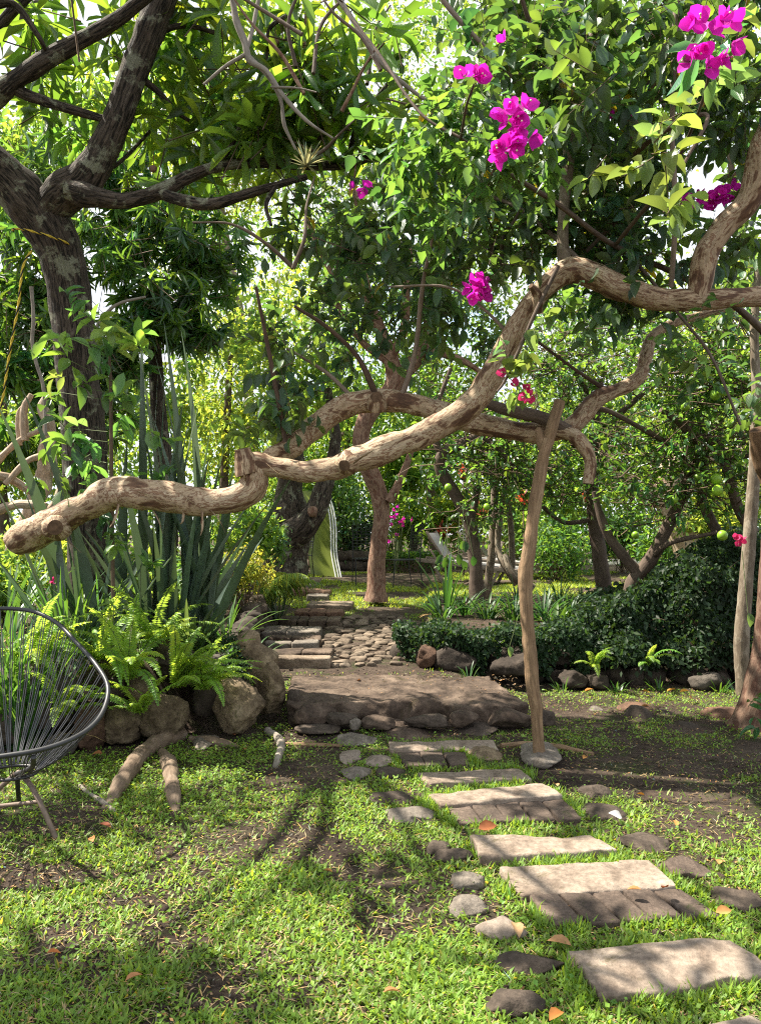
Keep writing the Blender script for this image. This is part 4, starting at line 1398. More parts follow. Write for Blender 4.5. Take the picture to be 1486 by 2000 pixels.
RC = [(190, 250, 6.2, 170, 90, .5, 34), (330, 200, 6.0, 130, 100, .5, 34), (130, 130, 6.0, 130, 70, .5, 24), (420, 110, 5.7, 110, 90, .5, 26), (560, 130, 5.3, 90, 90, .35, 26), (470, 230, 5.4, 120, 80, .4, 34), (620, 210, 5.3, 120, 90, .4, 38),
      (560, 290, 6.1, 120, 60, .35, 30), (700, 230, 5.5, 100, 80, .4, 26), (540, 430, 5.1, 70, 30, .2, 5), (380, 300, 5.8, 110, 50, .4, 15), (60, 250, 5.9, 90, 60, .4, 12), (720, 90, 5.3, 110, 70, .4, 20), (250, 40, 5.6, 150, 50, .5, 22), (60, 40, 5.4, 90, 60, .4, 16),
      (600, 30, 5.4, 130, 40, .4, 20), (790, 260, 5.4, 80, 60, .4, 14), (420, 20, 5.8, 100, 40, .4, 12), (150, -120, 5.6, 260, 90, .9, 16)]
for (px, py, Y, rx, ry, dr, n) in RC:
    n = max(3, int(n * .48))
    c = blob(rngD, px, py, Y, rx, ry, dr, n)
    ax = rand_dirs(rngD, len(c), .35)
    rosettes(m, rngD, c, ax, 9, .28, .064, 'obov', lo=.6, hi=1.5, droop=.5)
# unseen leaf clusters added to this crown, placed to throw dappled shade on the lawn
SHADE = [(1390, 1855, 2), (1240, 1900, 2), (1130, 1700, 1), (1260, 1705, 1), (1160, 1640, 2), (985, 1655, 1), (1010, 1540, 1), (880, 1560, 1), (960, 1515, 1), (1180, 1935, 2), (120, 1560, 5), (60, 1640, 4), (250, 1560, 3), (40, 1930, 6), (200, 1960, 6), (380, 1975, 6), (560, 1960, 5), (120, 1830, 3), (700, 1720, 4), (740, 1800, 4), (660, 1640, 3), (760, 1900, 4), (900, 1960, 4), (1000, 1900, 2), (860, 1720, 2),
         (430, 1600, 2), (330, 1690, 1), (520, 1840, 1), (900, 1640, 2), (1010, 1750, 1), (1200, 1780, 2), (1330, 1900, 2), (1200, 1960, 2), (1350, 1690, 2), (1040, 1600, 2), (640, 1560, 2), (480, 1530, 1), (1150, 1880, 1), (230, 1800, 1), (80, 1740, 1), (320, 1880, 2), (1080, 1690, 1), (980, 1545, 1), (1420, 1800, 2), (1100, 1520, 4), (1250, 1500, 6), (1400, 1500, 5), (1200, 1440, 4), (1350, 1430, 4)]
shade_tips = []
for (px, py, n) in SHADE:
    n = max(1, int(round(n * 1.35)))
    g = on_ground(px, py)
    zc = rngD.uniform(3.5, 4.3, n)
    k_ = zc / sun_dir[2]
    c = g + np.array(sun_dir)[None] * k_[:, None] + rngD.normal(0, .16, (n, 3))
    for j in range(n):      # slide the added clusters sunward until they leave the view
        for _ in range(24):
            qx, qy = PX0 + c[j, 0] * F / c[j, 1], PY0 + 30 - (c[j, 2] - EYE) * F / c[j, 1]
            if c[j, 1] < .5 or qx < -120 or qy < -130:
                break
            c[j] += np.array(sun_dir) * .35
    c = clear_sun(c, .2)
    shade_tips.append(c)
    rosettes(m, rngD, c, rand_dirs(rngD, len(c), .35), 9, .26, .062, 'obov', lo=.6, hi=1.5, droop=.5)
part(m, 'crown', [M['rosette'], M['twig']], dark)  # crown mesh also holds the added shade clusters
# unseen limbs added to carry those shade leaves
B_ = np.concatenate([b for b in shade_tips if len(b)])
top_ = at(-120, 200, 5.42)
left_ = np.ones(len(B_), bool)
for i in range(9):
    if not left_.any():
        break
    far_ = np.where(left_)[0][np.argmax(np.linalg.norm(B_[left_] - top_, axis=1))]
    e = B_[far_]
    left_ &= np.linalg.norm(B_ - e, axis=1) > 1.1
    md = top_ * .5 + e * .5 + np.array((0, 0, .25 + .1 * math.sin(i * 2)))
    m = MB()
    tube(m, [tuple(top_) + (.055,), tuple(top_ * .8 + md * .2 + (0, 0, .06)) + (.045,), tuple(md) + (.028,), tuple(e) + (.010,)], n=10, step=.05, lump=.2, freq=8, seed=700 + i)
    part(m, 'limb', M['darkbark'], dark)

# ---- reddish barked tree in the middle
rngM = np.random.default_rng(31)
mid = thing('red_bark_tree', 'reddish flaking tree standing alone at the top of the cobbles', 'tree', at(735, 1168, 10.6))
m = MB()
px_tube(m, [(734, 1174, 10.6, 24.8), (735, 1150, 10.6, 19.2), (736, 1100, 10.6, 16.8), (741, 1050, 10.6, 16.0), (746, 1005, 10.6, 16.0), (738, 960, 10.6, 17.6), (722, 920, 10.55, 17.6), (706, 875, 10.5, 16.0), (708, 835, 10.5, 16.0), (730, 795, 10.5, 17.6), (762, 765, 10.5, 17.6), (775, 735, 10.5, 19.2)], n=26, step=.04, lump=.16, freq=4, seed=90)
part(m, 'trunk', M['redbark'], mid)
for i, rr in enumerate([
        [(772, 740, 10.5, 18), (764, 700, 10.45, 15), (745, 650, 10.4, 12), (722, 590, 10.3, 10), (706, 510, 10.2, 8), (702, 430, 10.2, 6), (690, 360, 10.2, 5)],
        [(776, 742, 10.5, 17), (800, 716, 10.5, 16), (826, 684, 10.5, 14), (836, 630, 10.6, 9), (838, 560, 10.7, 8), (850, 480, 10.8, 6), (880, 400, 10.8, 5)],
        [(764, 700, 10.4, 9), (790, 640, 10.2, 8), (795, 560, 10.0, 7), (800, 470, 9.9, 6)],
        [(760, 980, 10.5, 9), (778, 945, 10.5, 8), (800, 890, 10.5, 6), (806, 850, 10.5, 4)],
        [(826, 690, 10.5, 9), (860, 690, 10.3, 8), (905, 705, 10.2, 6), (950, 735, 10.1, 5)],
        [(745, 650, 10.4, 7), (690, 590, 10.5, 6), (640, 520, 10.6, 5), (600, 430, 10.6, 4)],
        [(775, 720, 10.5, 8), (700, 660, 10.7, 6), (640, 560, 10.8, 5)]]):
    m = MB()
    px_tube(m, rr, n=14, step=.06, lump=.18, freq=5, seed=95 + i)
    part(m, 'limb', M['redbark'], mid)
m = MB()
for (px, py, Y, rx, ry, dr, n) in [(700, 470, 10.5, 130, 110, 1.0, 80), (850, 440, 10.8, 130, 120, 1.0, 80), (620, 380, 10.8, 110, 80, .9, 40), (900, 560, 10.5, 110, 90, .8, 60), (760, 330, 10.6, 170, 80, 1, 70), (780, 600, 10.2, 110, 60, .6, 40), (960, 680, 10.5, 90, 60, .6, 34), (660, 620, 10.8, 80, 70, .6, 30)]:
    sprays(m, rngM, blob(rngM, px, py, Y, rx, ry, dr, n, n // 4, .4), .42, 9, .12, .062, 'oval', .3, .15, twig=.006)
part(m, 'crown', [M['guava'], M['twig']], mid)

# ---- old dark forked tree behind it
old = thing('forked_tree', 'thick dark forked old trunk behind the green slide', 'tree', at(560, 1110, 13.6))
m = MB()
px_tube(m, [(548, 1135, 13.6, 50), (556, 1085, 13.6, 42), (566, 1040, 13.6, 38), (568, 1000, 13.6, 34), (566, 960, 13.6, 28), (570, 900, 13.6, 24), (550, 820, 13.6, 20), (540, 740, 13.6, 14), (530, 640, 13.6, 8)], n=26, step=.05, lump=.22, freq=3, seed=110)
part(m, 'trunk', M['darkbark'], old)
m = MB()
px_tube(m, [(575, 1045, 13.4, 30), (600, 1025, 13.2, 26), (618, 995, 13.15, 20), (632, 955, 13.15, 18), (645, 915, 13.2, 15), (655, 850, 13.2, 11), (640, 760, 13.3, 8)], n=22, step=.05, lump=.25, freq=3, seed=111)
part(m, 'limb', M['darkbark'], old)
m = MB()
px_tube(m, [(612, 1000, 13.02, 12), (609, 998, 12.93, 10), (608, 997, 12.9, 7)], n=14, step=.02, lump=.35, freq=10, seed=112)
part(m, 'burl', M['redbark'], old)
rngO = np.random.default_rng(41)
m = MB()
for (px, py, Y, rx, ry, dr, n) in [(560, 760, 13.6, 130, 110, 1.2, 900), (640, 700, 13.6, 100, 120, 1.2, 700), (500, 640, 13.6, 110, 110, 1.2, 700)]:
    scatter(m, rngO, blob(rngO, px, py, Y, rx, ry, dr, n, 26, .3), .16, .08)
part(m, 'crown', M['back'], old)

# ------------------------------------------------------------------ lime trees on the right
rngL = np.random.default_rng(61)


def lime_tree(base, label, trunk, limbs, crown, fruit, bark='limebark', twigs=60):
    t = thing('lime_tree', label, 'tree', at(*base), 'lime trees on the right terrace')
    m = MB()
    px_tube(m, trunk, n=18, step=.03, lump=.2, freq=8, seed=int(base[0]))
    part(m, 'trunk', M[bark], t)
    for i, rr in enumerate(limbs):
        m = MB()
        px_tube(m, rr, n=10, step=.04, lump=.2, freq=8, seed=int(base[0]) + i)
        part(m, 'limb', M[bark], t)
    m = MB()
    for (px, py, Y, rx, ry, dr, n) in crown:
        # a tangle of long thin bare twigs with small leaves on them
        a = blob(rngL, px, py, Y, rx, ry, dr, n)
        n = len(a)
        d = rand_dirs(rngL, n) * np.array((1, .7, .55))
        b = a + d * rngL.uniform(.25, .7, (n, 1))
        mm = (a + b) / 2 + rngL.normal(0, .035, (n, 3))
        sticks(m, a, mm, .0075, .0055, 1)
        sticks(m, mm, b, .0055, .003, 1)
        sprays(m, rngL, np.concatenate([b, (a + b) / 2]), .2, 6, .068, .037, 'oval', .2, .05, twig=.0025, lo=.55, hi=1.6)
    part(m, 'crown', [M['lime'], M['twig']], t)
    for (px, py, Y, r) in fruit[:12]:
        m = MB()
        v, f = ico(3)
        v = v * np.array((1, 1, 1.06)) * (1 + .012 * fbm(v * 9, 4, 2)[:, None])
        m.add(at(px, py, Y) + v * r * .82 * Y / F, f, 0, np.array((1, 1, 1)) * rngL.uniform(.75, 1.25))
        part(m, 'lime', M['limefruit'], t)
    return t


lime_tree((932, 1178, 8.6), 'lime tree with leaning dark trunk between the loungers and the wooden prop',
          [(932, 1182, 8.6, 15), (930, 1130, 8.6, 14), (926, 1080, 8.6, 13), (918, 1030, 8.6, 13), (900, 985, 8.6, 12), (876, 945, 8.6, 12), (858, 912, 8.6, 11), (866, 885, 8.6, 11), (900, 868, 8.6, 10), (940, 848, 8.6, 8), (990, 830, 8.5, 6)],
          [[(866, 890, 8.6, 8), (850, 860, 8.6, 6), (852, 800, 8.6, 5), (880, 720, 8.6, 4)], [(918, 1030, 8.6, 7), (930, 960, 8.7, 6), (935, 900, 8.8, 5), (960, 820, 8.8, 4)], [(940, 848, 8.6, 7), (985, 890, 8.5, 5), (1010, 930, 8.5, 4)]],
          [(940, 880, 8.5, 90, 60, .6, 60), (990, 950, 8.4, 80, 60, .5, 40), (880, 800, 8.8, 70, 60, .5, 30), (900, 1050, 8.6, 40, 40, .3, 12), (1000, 830, 8.6, 90, 50, .6, 50)],
          [(875, 952, 8.2, 9), (950, 990, 8.2, 8)])
lime_tree((962, 1165, 9.2), 'thin two stemmed lime tree just left of the wooden prop',
          [(948, 1168, 9.2, 9), (958, 1100, 9.2, 8), (964, 1030, 9.2, 8), (966, 960, 9.2, 7), (975, 890, 9.2, 5)],
          [[(1010, 1140, 8.9, 8), (985, 1105, 8.9, 7), (972, 1070, 9.0, 6), (975, 1020, 9.0, 6), (985, 950, 9.0, 5)], [(1040, 1150, 8.8, 9), (1000, 1120, 8.8, 8), (984, 1085, 8.9, 7)], [(1000, 1110, 9.2, 6), (998, 1040, 9.2, 6), (992, 975, 9.2, 5)]],
          [(980, 930, 9.2, 60, 60, .5, 36), (1040, 900, 9.0, 70, 70, .5, 44)], [(1065, 1000, 8.8, 7)], 'palebark')
lime_tree((1182, 1165, 8.9), 'lime tree with straight dark trunk right of the wooden prop',
          [(1182, 1170, 8.9, 16), (1174, 1110, 8.9, 15), (1165, 1050, 8.9, 14), (1158, 990, 8.9, 14), (1154, 930, 8.9, 13), (1158, 870, 8.9, 11), (1164, 810, 8.9, 9), (1172, 740, 8.9, 7)],
          [[(1156, 900, 8.9, 8), (1100, 850, 8.8, 6), (1040, 800, 8.7, 5)], [(1160, 850, 8.9, 8), (1230, 790, 8.7, 6), (1290, 740, 8.5, 5)], [(1166, 800, 8.9, 6), (1130, 740, 8.8, 5), (1090, 690, 8.7, 4)], [(1158, 1015, 8.9, 5), (1100, 1020, 8.8, 4), (1060, 990, 8.7, 4)]],
          [(1130, 740, 8.8, 110, 60, .7, 80), (1090, 930, 8.7, 80, 70, .6, 50), (1200, 850, 8.6, 90, 70, .6, 66), (1230, 950, 8.6, 60, 50, .5, 26), (1060, 690, 9, 90, 60, .6, 46), (1130, 600, 9.2, 130, 60, .7, 60)],
          [(1240, 1045, 8.0, 9), (1185, 825, 8.3, 8), (1190, 790, 8.3, 7)])
lime_tree((1245, 1150, 7.6), 'lime tree forking low in a wide V above the ivy bank',
          [(1228, 1165, 7.6, 15), (1236, 1138, 7.6, 15), (1250, 1118, 7.6, 14), (1272, 1090, 7.6, 13), (1298, 1040, 7.55, 12), (1322, 990, 7.5, 11), (1345, 930, 7.4, 10), (1362, 880, 7.4, 8), (1355, 830, 7.4, 6)],
          [[(1248, 1122, 7.6, 12), (1220, 1090, 7.6, 11), (1190, 1050, 7.6, 9), (1172, 1010, 7.6, 8), (1160, 960, 7.6, 5)], [(1345, 930, 7.4, 8), (1320, 880, 7.2, 6), (1240, 830, 7.0, 5), (1180, 800, 6.9, 5), (1130, 790, 6.9, 4)],
           [(1400, 1040, 7.3, 10), (1372, 980, 7.3, 10), (1376, 930, 7.3, 9), (1368, 880, 7.2, 8), (1330, 830, 7.0, 7), (1290, 800, 6.9, 5)], [(1470, 1040, 7.0, 11), (1440, 990, 7.0, 10), (1420, 920, 7.0, 10), (1400, 870, 7.0, 9), (1370, 850, 7.0, 8), (1340, 835, 7.0, 6)],
           [(1272, 1090, 7.6, 6), (1310, 1060, 7.3, 5), (1400, 1040, 7.1, 4)], [(1420, 900, 7.0, 5), (1470, 890, 6.8, 4), (1530, 905, 6.7, 3)]],
          [(1330, 750, 7.2, 110, 90, .7, 90), (1420, 720, 7.0, 80, 80, .6, 60), (1300, 870, 7.3, 110, 60, .7, 80), (1420, 830, 6.9, 70, 70, .5, 50), (1310, 960, 7.4, 90, 50, .5, 40), (1450, 960, 6.8, 50, 60, .4, 26), (1300, 660, 7.4, 130, 60, .7, 70), (1440, 630, 7.4, 90, 60, .6, 50), (1250, 1000, 7.4, 60, 40, .4, 16)],
          [(1412, 762, 6.6, 14), (1426, 786, 6.6, 12), (1396, 772, 6.7, 12), (1338, 793, 6.7, 11), (1398, 936, 6.7, 13), (1400, 958, 6.65, 13), (1362, 932, 6.9, 9), (1315, 976, 6.9, 10), (1410, 1046, 6.5, 12), (1428, 850, 6.8, 10), (1304, 682, 7.0, 8)])

# slender trees on the right edge
t = thing('slender_tree', 'slender mottled pale trunk in front of the ivy bank', 'tree', at(1452, 1352, 6.2))
m = MB()
px_tube(m, [(1455, 1358, 6.2, 17), (1450, 1330, 6.2, 14), (1447, 1260, 6.2, 14), (1452, 1190, 6.2, 13.5), (1459, 1100, 6.2, 12.5), (1464, 1030, 6.2, 12), (1470, 950, 6.2, 11), (1474, 860, 6.2, 10), (1476, 760, 6.2, 9), (1472, 640, 6.2, 8), (1480, 520, 6.2, 7)], n=18, step=.025, lump=.1, freq=8, seed=140)
part(m, 'trunk', M['palebark'], t)
rngS = np.random.default_rng(64)
m = MB()
for (px, py, Y, rx, ry, dr, n) in [(1470, 560, 6.2, 80, 70, .5, 24), (1500, 400, 6.2, 100, 90, .6, 30)]:
    sprays(m, rngS, blob(rngS, px, py, Y, rx, ry, dr, n), .3, 8, .10, .055)
part(m, 'crown', [M['guava'], M['twig']], t)
t = thing('flared_tree', 'reddish trunk flaring widely at its foot on the right edge', 'tree', at(1480, 1440, 5.2))
m = MB()
dk = (.62, .62, .62)  # bark tint darkened to paint in the shaded trunk
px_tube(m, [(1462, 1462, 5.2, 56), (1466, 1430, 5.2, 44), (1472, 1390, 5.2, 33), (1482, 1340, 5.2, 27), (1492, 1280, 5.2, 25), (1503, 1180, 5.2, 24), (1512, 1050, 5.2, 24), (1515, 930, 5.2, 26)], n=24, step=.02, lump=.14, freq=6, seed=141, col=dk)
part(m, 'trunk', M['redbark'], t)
m = MB()
px_tube(m, [(1530, 985, 5.2, 22), (1506, 930, 5.1, 25), (1492, 885, 5.05, 25), (1484, 838, 5.0, 20)], n=20, step=.015, lump=.3, freq=8, seed=142, capmat=1, col=(.7, .65, .6))
part(m, 'cut_limb', [M['poleboard'], M['cutwood']], t, label='thick cut off limb at the right edge')
m = MB()
sprays(m, rngS, np.array([at(1470, 1400, 4.9), at(1482, 1420, 4.85), at(1460, 1380, 4.95), at(1478, 1370, 4.95)]), .12, 6, .075, .035, 'lanc', .2, .2)
part(m, 'sucker_leaves', [M['lily'], M['twiggreen']], t)
m = MB()
for (px, py, Y, rx, ry, dr, n) in [(1560, 760, 5.2, 90, 100, .6, 30)]:
    sprays(m, rngS, blob(rngS, px, py, Y, rx, ry, dr, n), .3, 8, .10, .055)
part(m, 'crown', [M['guava'], M['twig']], t)

# ------------------------------------------------------------------ bougainvillea
rngB = np.random.default_rng(88)
boug = thing('bougainvillea', 'bougainvillea climbing through the guava with magenta bract clusters', 'climbing plant', at(1640, 1400, 5.6))
for i, rr in enumerate([
        [(1640, 1400, 5.6, 10), (1620, 1150, 5.6, 9), (1590, 900, 5.5, 8), (1540, 720, 5.3, 8), (1450, 610, 5.0, 7), (1330, 540, 4.6, 6), (1200, 480, 4.3, 5), (1090, 400, 4.0, 5), (980, 330, 3.6, 4), (900, 270, 3.3, 3)],
        [(1090, 520, 4.2, 4), (1050, 600, 4.15, 4), (1010, 690, 4.1, 3.5), (985, 745, 4.08, 3), (970, 765, 4.05, 2)],
        [(980, 330, 3.6, 3), (1000, 290, 3.2, 3), (1010, 230, 2.85, 2.5)], [(900, 270, 3.3, 3), (910, 210, 3.0, 2.5), (925, 165, 2.8, 2)],
        [(1200, 480, 4.3, 4), (1300, 350, 3.6, 4), (1370, 200, 3.0, 3), (1390, 80, 2.7, 3)],
        [(900, 270, 3.3, 3), (820, 220, 3.4, 3), (740, 105, 3.6, 3), (690, 40, 3.7, 2.5)], [(1240, 510, 4.4, 4), (1330, 620, 4.2, 3), (1390, 700, 4.1, 3), (1445, 830, 4.0, 2.5)]]):
    m = MB()
    px_tube(m, rr, n=8, step=.03, lump=.12, freq=12, seed=150 + i)
    part(m, 'stem', M['limebark'], boug)
m = MB()
for (px, py, Y, rx, ry, dr, n) in [(880, 240, 3.6, 70, 60, .3, 24), (850, 330, 3.7, 75, 75, .35, 40), (930, 330, 3.5, 60, 50, .25, 22), (800, 280, 3.8, 60, 90, .3, 26), (1000, 210, 3.2, 60, 60, .2, 8), (900, 430, 3.9, 60, 50, .3, 16), (770, 400, 4.1, 60, 60, .3, 16), (1060, 300, 3.5, 60, 50, .3, 12), (1400, 70, 3.0, 60, 60, .25, 9), (1330, 640, 4.2, 80, 50, .2, 8), (1210, 590, 4.3, 70, 40, .2, 14), (1400, 720, 4.1, 40, 50, .2, 5), (1100, 590, 4.15, 30, 40, .1, 5), (690, 430, 4.4, 60, 60, .3, 12)]:
    sprays(m, rngB, blob(rngB, px, py, Y, rx, ry, dr, n, max(2, n // 6), .4), .2, 7, .070, .044, 'heart', .55, -.1, lo=.7, hi=1.5)
part(m, 'foliage', [M['boug'], M['twiggreen']], boug)
m = MB()
sprays(m, rngB, np.array([at(1040, 640, 4.08), at(1020, 680, 4.06), at(1025, 720, 4.05), at(990, 700, 4.05), at(1000, 745, 4.04), at(1040, 690, 4.05), at(1015, 765, 4.03), at(1060, 620, 4.05)]), .10, 4, .10, .07, 'heart', .4, -.1, lo=.9, hi=1.4)
part(m, 'foliage', [M['bright'], M['twiggreen']], boug, label='bright leaves on the shoot hanging before the limb')  # paler leaf copy paints sun into this hanging shoot


def bracts(px, py, Y, w, h, n, mat, name='bract_cluster', label=None, size=.050):
    n = max(n, int(n * 1.45))
    m = MB()
    c = at(px, py, Y)
    u = unit(rngB.normal(size=(n, 3))) * rngB.random((n, 1)) ** .5
    P = c + u * np.array((w * Y / F / 2, .6 * (w + h) * Y / F / 4, h * Y / F / 2))
    ax = unit(u * .8 + rngB.normal(0, .35, (n, 3)) + np.array((0, -.75, -.15)))
    for j in range(n):
        X = unit(np.cross(ax[j], rngB.normal(size=3))[None])[0]
        Yv = np.cross(ax[j], X)
        for q in range(3):
            a = q * 2.094 + rngB.normal(0, .15)
            rad = X * math.cos(a) + Yv * math.sin(a)
            d = unit((rad * .75 + ax[j] * .75)[None])
            sz = size * rngB.uniform(.7, 1.1)
            leaves(m, P[j:j + 1] + rad * .004, d, (ax[j] - rad * .9)[None], sz, sz * .98, 'bract', np.ones((1, 3)) * rngB.uniform(.7, 1.25), 0, rngB)
        if j % 2 == 0:
            tip = P[j] + ax[j] * size * .75
            sticks(m, P[j:j + 1], tip[None], .002, .0015, 0, (1, 1, 1))
            v, f = ico(1)
            m.add(tip + v * .0045, f, 1)
    o = part(m, name, [M[mat], M['cream']], boug, label=label)


bracts(1003, 225, 2.8, 70, 70, 5, 'bract', label='largest magenta cluster in the middle of the canopy')
bracts(1012, 265, 2.78, 96, 50, 6, 'bract')
bracts(985, 290, 2.8, 60, 46, 4, 'bract')
bracts(926, 152, 2.9, 56, 40, 4, 'bract', label='small magenta pair left of the large cluster')
bracts(1390, 52, 2.6, 112, 104, 8, 'bract', label='magenta cluster in the top right corner')
bracts(1375, 120, 2.65, 70, 46, 5, 'bract')
bracts(935, 560, 4.3, 60, 56, 8, 'bract', label='small magenta cluster beside the rising limb', size=.06)
bracts(1410, 385, 4.2, 80, 40, 8, 'bract', label='magenta bracts against the white sky at the right', size=.06)
bracts(1352, 390, 4.2, 24, 40, 3, 'bract', size=.06)
bracts(982, 84, 3.4, 18, 14, 1, 'bract')
bracts(1235, 240, 3.9, 18, 44, 3, 'bract')
bracts(1198, 228, 3.9, 14, 14, 1, 'bract')
bracts(708, 368, 4.4, 40, 34, 3, 'bract')
bracts(1020, 765, 4.0, 58, 34, 5, 'pink', label='small pink bracts at the end of the hanging shoot', size=.038)
bracts(985, 728, 4.0, 12, 10, 1, 'pink', size=.035)
bracts(1440, 1052, 5.9, 36, 14, 3, 'pink', label='pink bracts above the ivy bank', size=.042)

# ------------------------------------------------------------------ trees farther back
rngF = np.random.default_rng(99)
mg = thing('mango_tree', 'dense dark green tree with drooping narrow leaves behind the dark trunk', 'tree', at(330, 1060, 10.5))
m = MB()
px_tube(m, [(330, 1130, 10.5, 20), (326, 950, 10.5, 17), (310, 800, 10.5, 15), (300, 650, 10.5, 12), (280, 480, 10.5, 8)], n=14, step=.08, lump=.12, freq=4, seed=170)
part(m, 'trunk', M['darkbark'], mg)
m = MB()
for (px, py, Y, rx, ry, dr, n) in [(270, 480, 10, 150, 110, .9, 120), (420, 500, 10.6, 90, 90, .8, 46), (200, 330, 10.6, 160, 90, 1, 60), (330, 600, 9.8, 100, 80, .7, 80), (60, 560, 9.6, 110, 140, .9, 110), (50, 720, 9.4, 100, 70, .7, 60), (260, 380, 10.4, 200, 80, 1, 100), (370, 640, 10.2, 60, 50, .5, 30), (400, 520, 10.8, 60, 60, .6, 24), (230, 680, 9.6, 60, 70, .6, 40), (160, 790, 9.8, 110, 80, .7, 60), (20, 840, 10, 90, 80, .7, 40), (70, 400, 10.4, 120, 80, .9, 70)]:
    c = blob(rngF, px, py, Y, rx, ry, dr, n)
    ax = rand_dirs(rngF, len(c), .1)
    rosettes(m, rngF, c, ax, 14, .21, .046, 'lanc', lo=.55, hi=1.5, droop=.85)
part(m, 'crown', [M['mango'], M['twig']], mg)


def back_tree(label, base, trunk_px, crown, mat, lf=.16, lw=.085, bark='limebark', name='background_tree', cl=18, sp=.32, group='trees at the back of the garden', old=0.0):
    t = thing(name, label, 'tree', at(*base), group)
    m = MB()
    px_tube(m, trunk_px, n=12, step=.12, lump=.15, freq=3, seed=int(base[0]) + 3)
    part(m, 'trunk', M[bark], t)
    m = MB()
    for (px, py, Y, rx, ry, dr, n) in crown:
        if py < 520:
            n = int(n * 2.1)
        scatter(m, rngF, blob(rngF, px, py, Y, rx, ry, dr, n, max(cl, n // 45), sp), lf, lw, old=old)
    part(m, 'crown', M[mat], t)


back_tree('airy yellow green tree behind the flax, left of the forked trunk', (430, 1100, 16), [(430, 1120, 16, 10), (440, 900, 16, 8), (450, 700, 16, 6), (460, 560, 16, 3)],
          [(460, 720, 16, 110, 110, 1.5, 2600), (430, 860, 16, 100, 90, 1.3, 1800), (540, 620, 16.5, 100, 90, 1.5, 1600), (400, 680, 17, 60, 80, 1.2, 700)], 'back2', .13, .065)
back_tree('light green tree directly behind the reddish flaking tree', (680, 1100, 19), [(690, 1110, 19, 12), (680, 900, 19, 10), (660, 700, 19, 8), (650, 500, 19, 5)],
          [(650, 800, 18.5, 150, 110, 1.8, 3800), (700, 600, 19, 160, 110, 2, 2600), (640, 480, 20, 140, 90, 2, 1200), (600, 940, 18, 120, 70, 1.5, 1800)], 'back', .15, .08)
back_tree('tall pale trunked tree whose thin crown reaches the top of the photo left of centre', (520, 1080, 24), [(500, 1090, 24, 11), (480, 700, 24, 10), (430, 400, 24, 8), (410, 180, 24, 6), (400, 40, 24, 4)],
          [(420, 330, 24, 130, 110, 2, 1700), (380, 160, 24, 130, 110, 2, 1300), (520, 250, 24, 120, 150, 2, 1500), (560, 60, 24, 140, 90, 2, 1100), (350, 450, 24, 90, 90, 2, 900)], 'back2', .18, .08, 'palebark')
back_tree('broad green tree in the centre distance above the banana plants', (850, 1080, 21), [(850, 1090, 21, 13), (840, 850, 21, 11), (850, 650, 21, 8), (860, 480, 21, 5)],
          [(850, 760, 20, 130, 120, 2, 3600), (920, 560, 21, 150, 110, 2, 2200), (1000, 420, 22, 150, 110, 2, 1600), (900, 250, 23, 180, 110, 2, 1600), (720, 300, 23, 130, 110, 2, 1000), (760, 90, 23, 160, 90, 2, 1100), (980, 60, 24, 160, 80, 2, 900), (820, 870, 19, 90, 50, 1, 1100)], 'back', .16, .085)
back_tree('bushy green tree filling the distance behind the straight lime trunk', (1120, 1080, 17), [(1120, 1100, 17, 10), (1110, 950, 17, 9), (1100, 750, 17, 7), (1090, 600, 17, 4)],
          [(1090, 880, 16.5, 140, 110, 1.6, 3800), (1130, 700, 17, 150, 110, 1.8, 2800), (1050, 980, 16, 110, 60, 1.2, 2000), (1180, 540, 18, 160, 80, 1.8, 1500), (1200, 400, 19, 160, 100, 2, 900)], 'back', .13, .07)
back_tree('bright green tree at the right behind the limes', (1400, 1080, 15), [(1420, 1100, 15, 10), (1410, 950, 15, 9), (1400, 800, 15, 7), (1390, 640, 15, 4)],
          [(1350, 800, 15, 140, 90, 1.5, 3000), (1420, 680, 15, 120, 90, 1.5, 2200), (1420, 960, 14.5, 110, 70, 1.2, 2200), (1330, 600, 16, 140, 60, 1.5, 1400), (1440, 520, 16, 90, 50, 1.3, 600)], 'back2', .12, .062)
back_tree('shadowy green tree at the far left edge behind the dead branches', (20, 1090, 13), [(10, 1110, 13, 14), (0, 900, 13, 12), (10, 650, 13, 9), (20, 420, 13, 6)],
          [(20, 880, 13, 110, 90, 1.2, 1600), (40, 300, 14, 150, 100, 1.5, 1300), (180, 220, 14, 150, 100, 1.5, 1300), (140, 850, 13, 100, 100, 1.2, 1300), (330, 780, 13, 70, 90, 1, 900)], 'back', .15, .075)
back_tree('thin tree at the top right corner behind the magenta bracts', (1500, 1080, 19), [(1500, 1090, 19, 10), (1480, 700, 19, 9), (1430, 350, 19, 6), (1400, 150, 19, 3)],
          [(1420, 140, 19, 120, 120, 1.8, 1200), (1260, 180, 20, 120, 130, 1.8, 1200), (1100, 120, 21, 150, 110, 2, 1300), (1470, 300, 19, 60, 60, 1.2, 300)], 'back', .16, .085)

# the far wood that closes the view
n = 42000
x_ = rngF.uniform(-17, 19, n)
y_ = 25 + rngF.uniform(-1.5, 2.5, n)
top_ = 5.4 + 1.8 * fbm(xy(x_, y_ * 0, .35), 12, 3) + 1.6 * sstep(-5, -9, x_)
z_ = .3 + (top_ - .3) * rngF.random(n) ** .9
P = np.stack([x_, y_, z_], 1)
gate = fbm(P * .9, 13, 3) > -.32
P = P[gate]
m = MB()
scatter(m, rngF, P, .24, .13, .4)
tag(m.build('far_wood', M['back']), 'far wall of green trees and shrubs closing the garden', 'woods', kind='stuff')

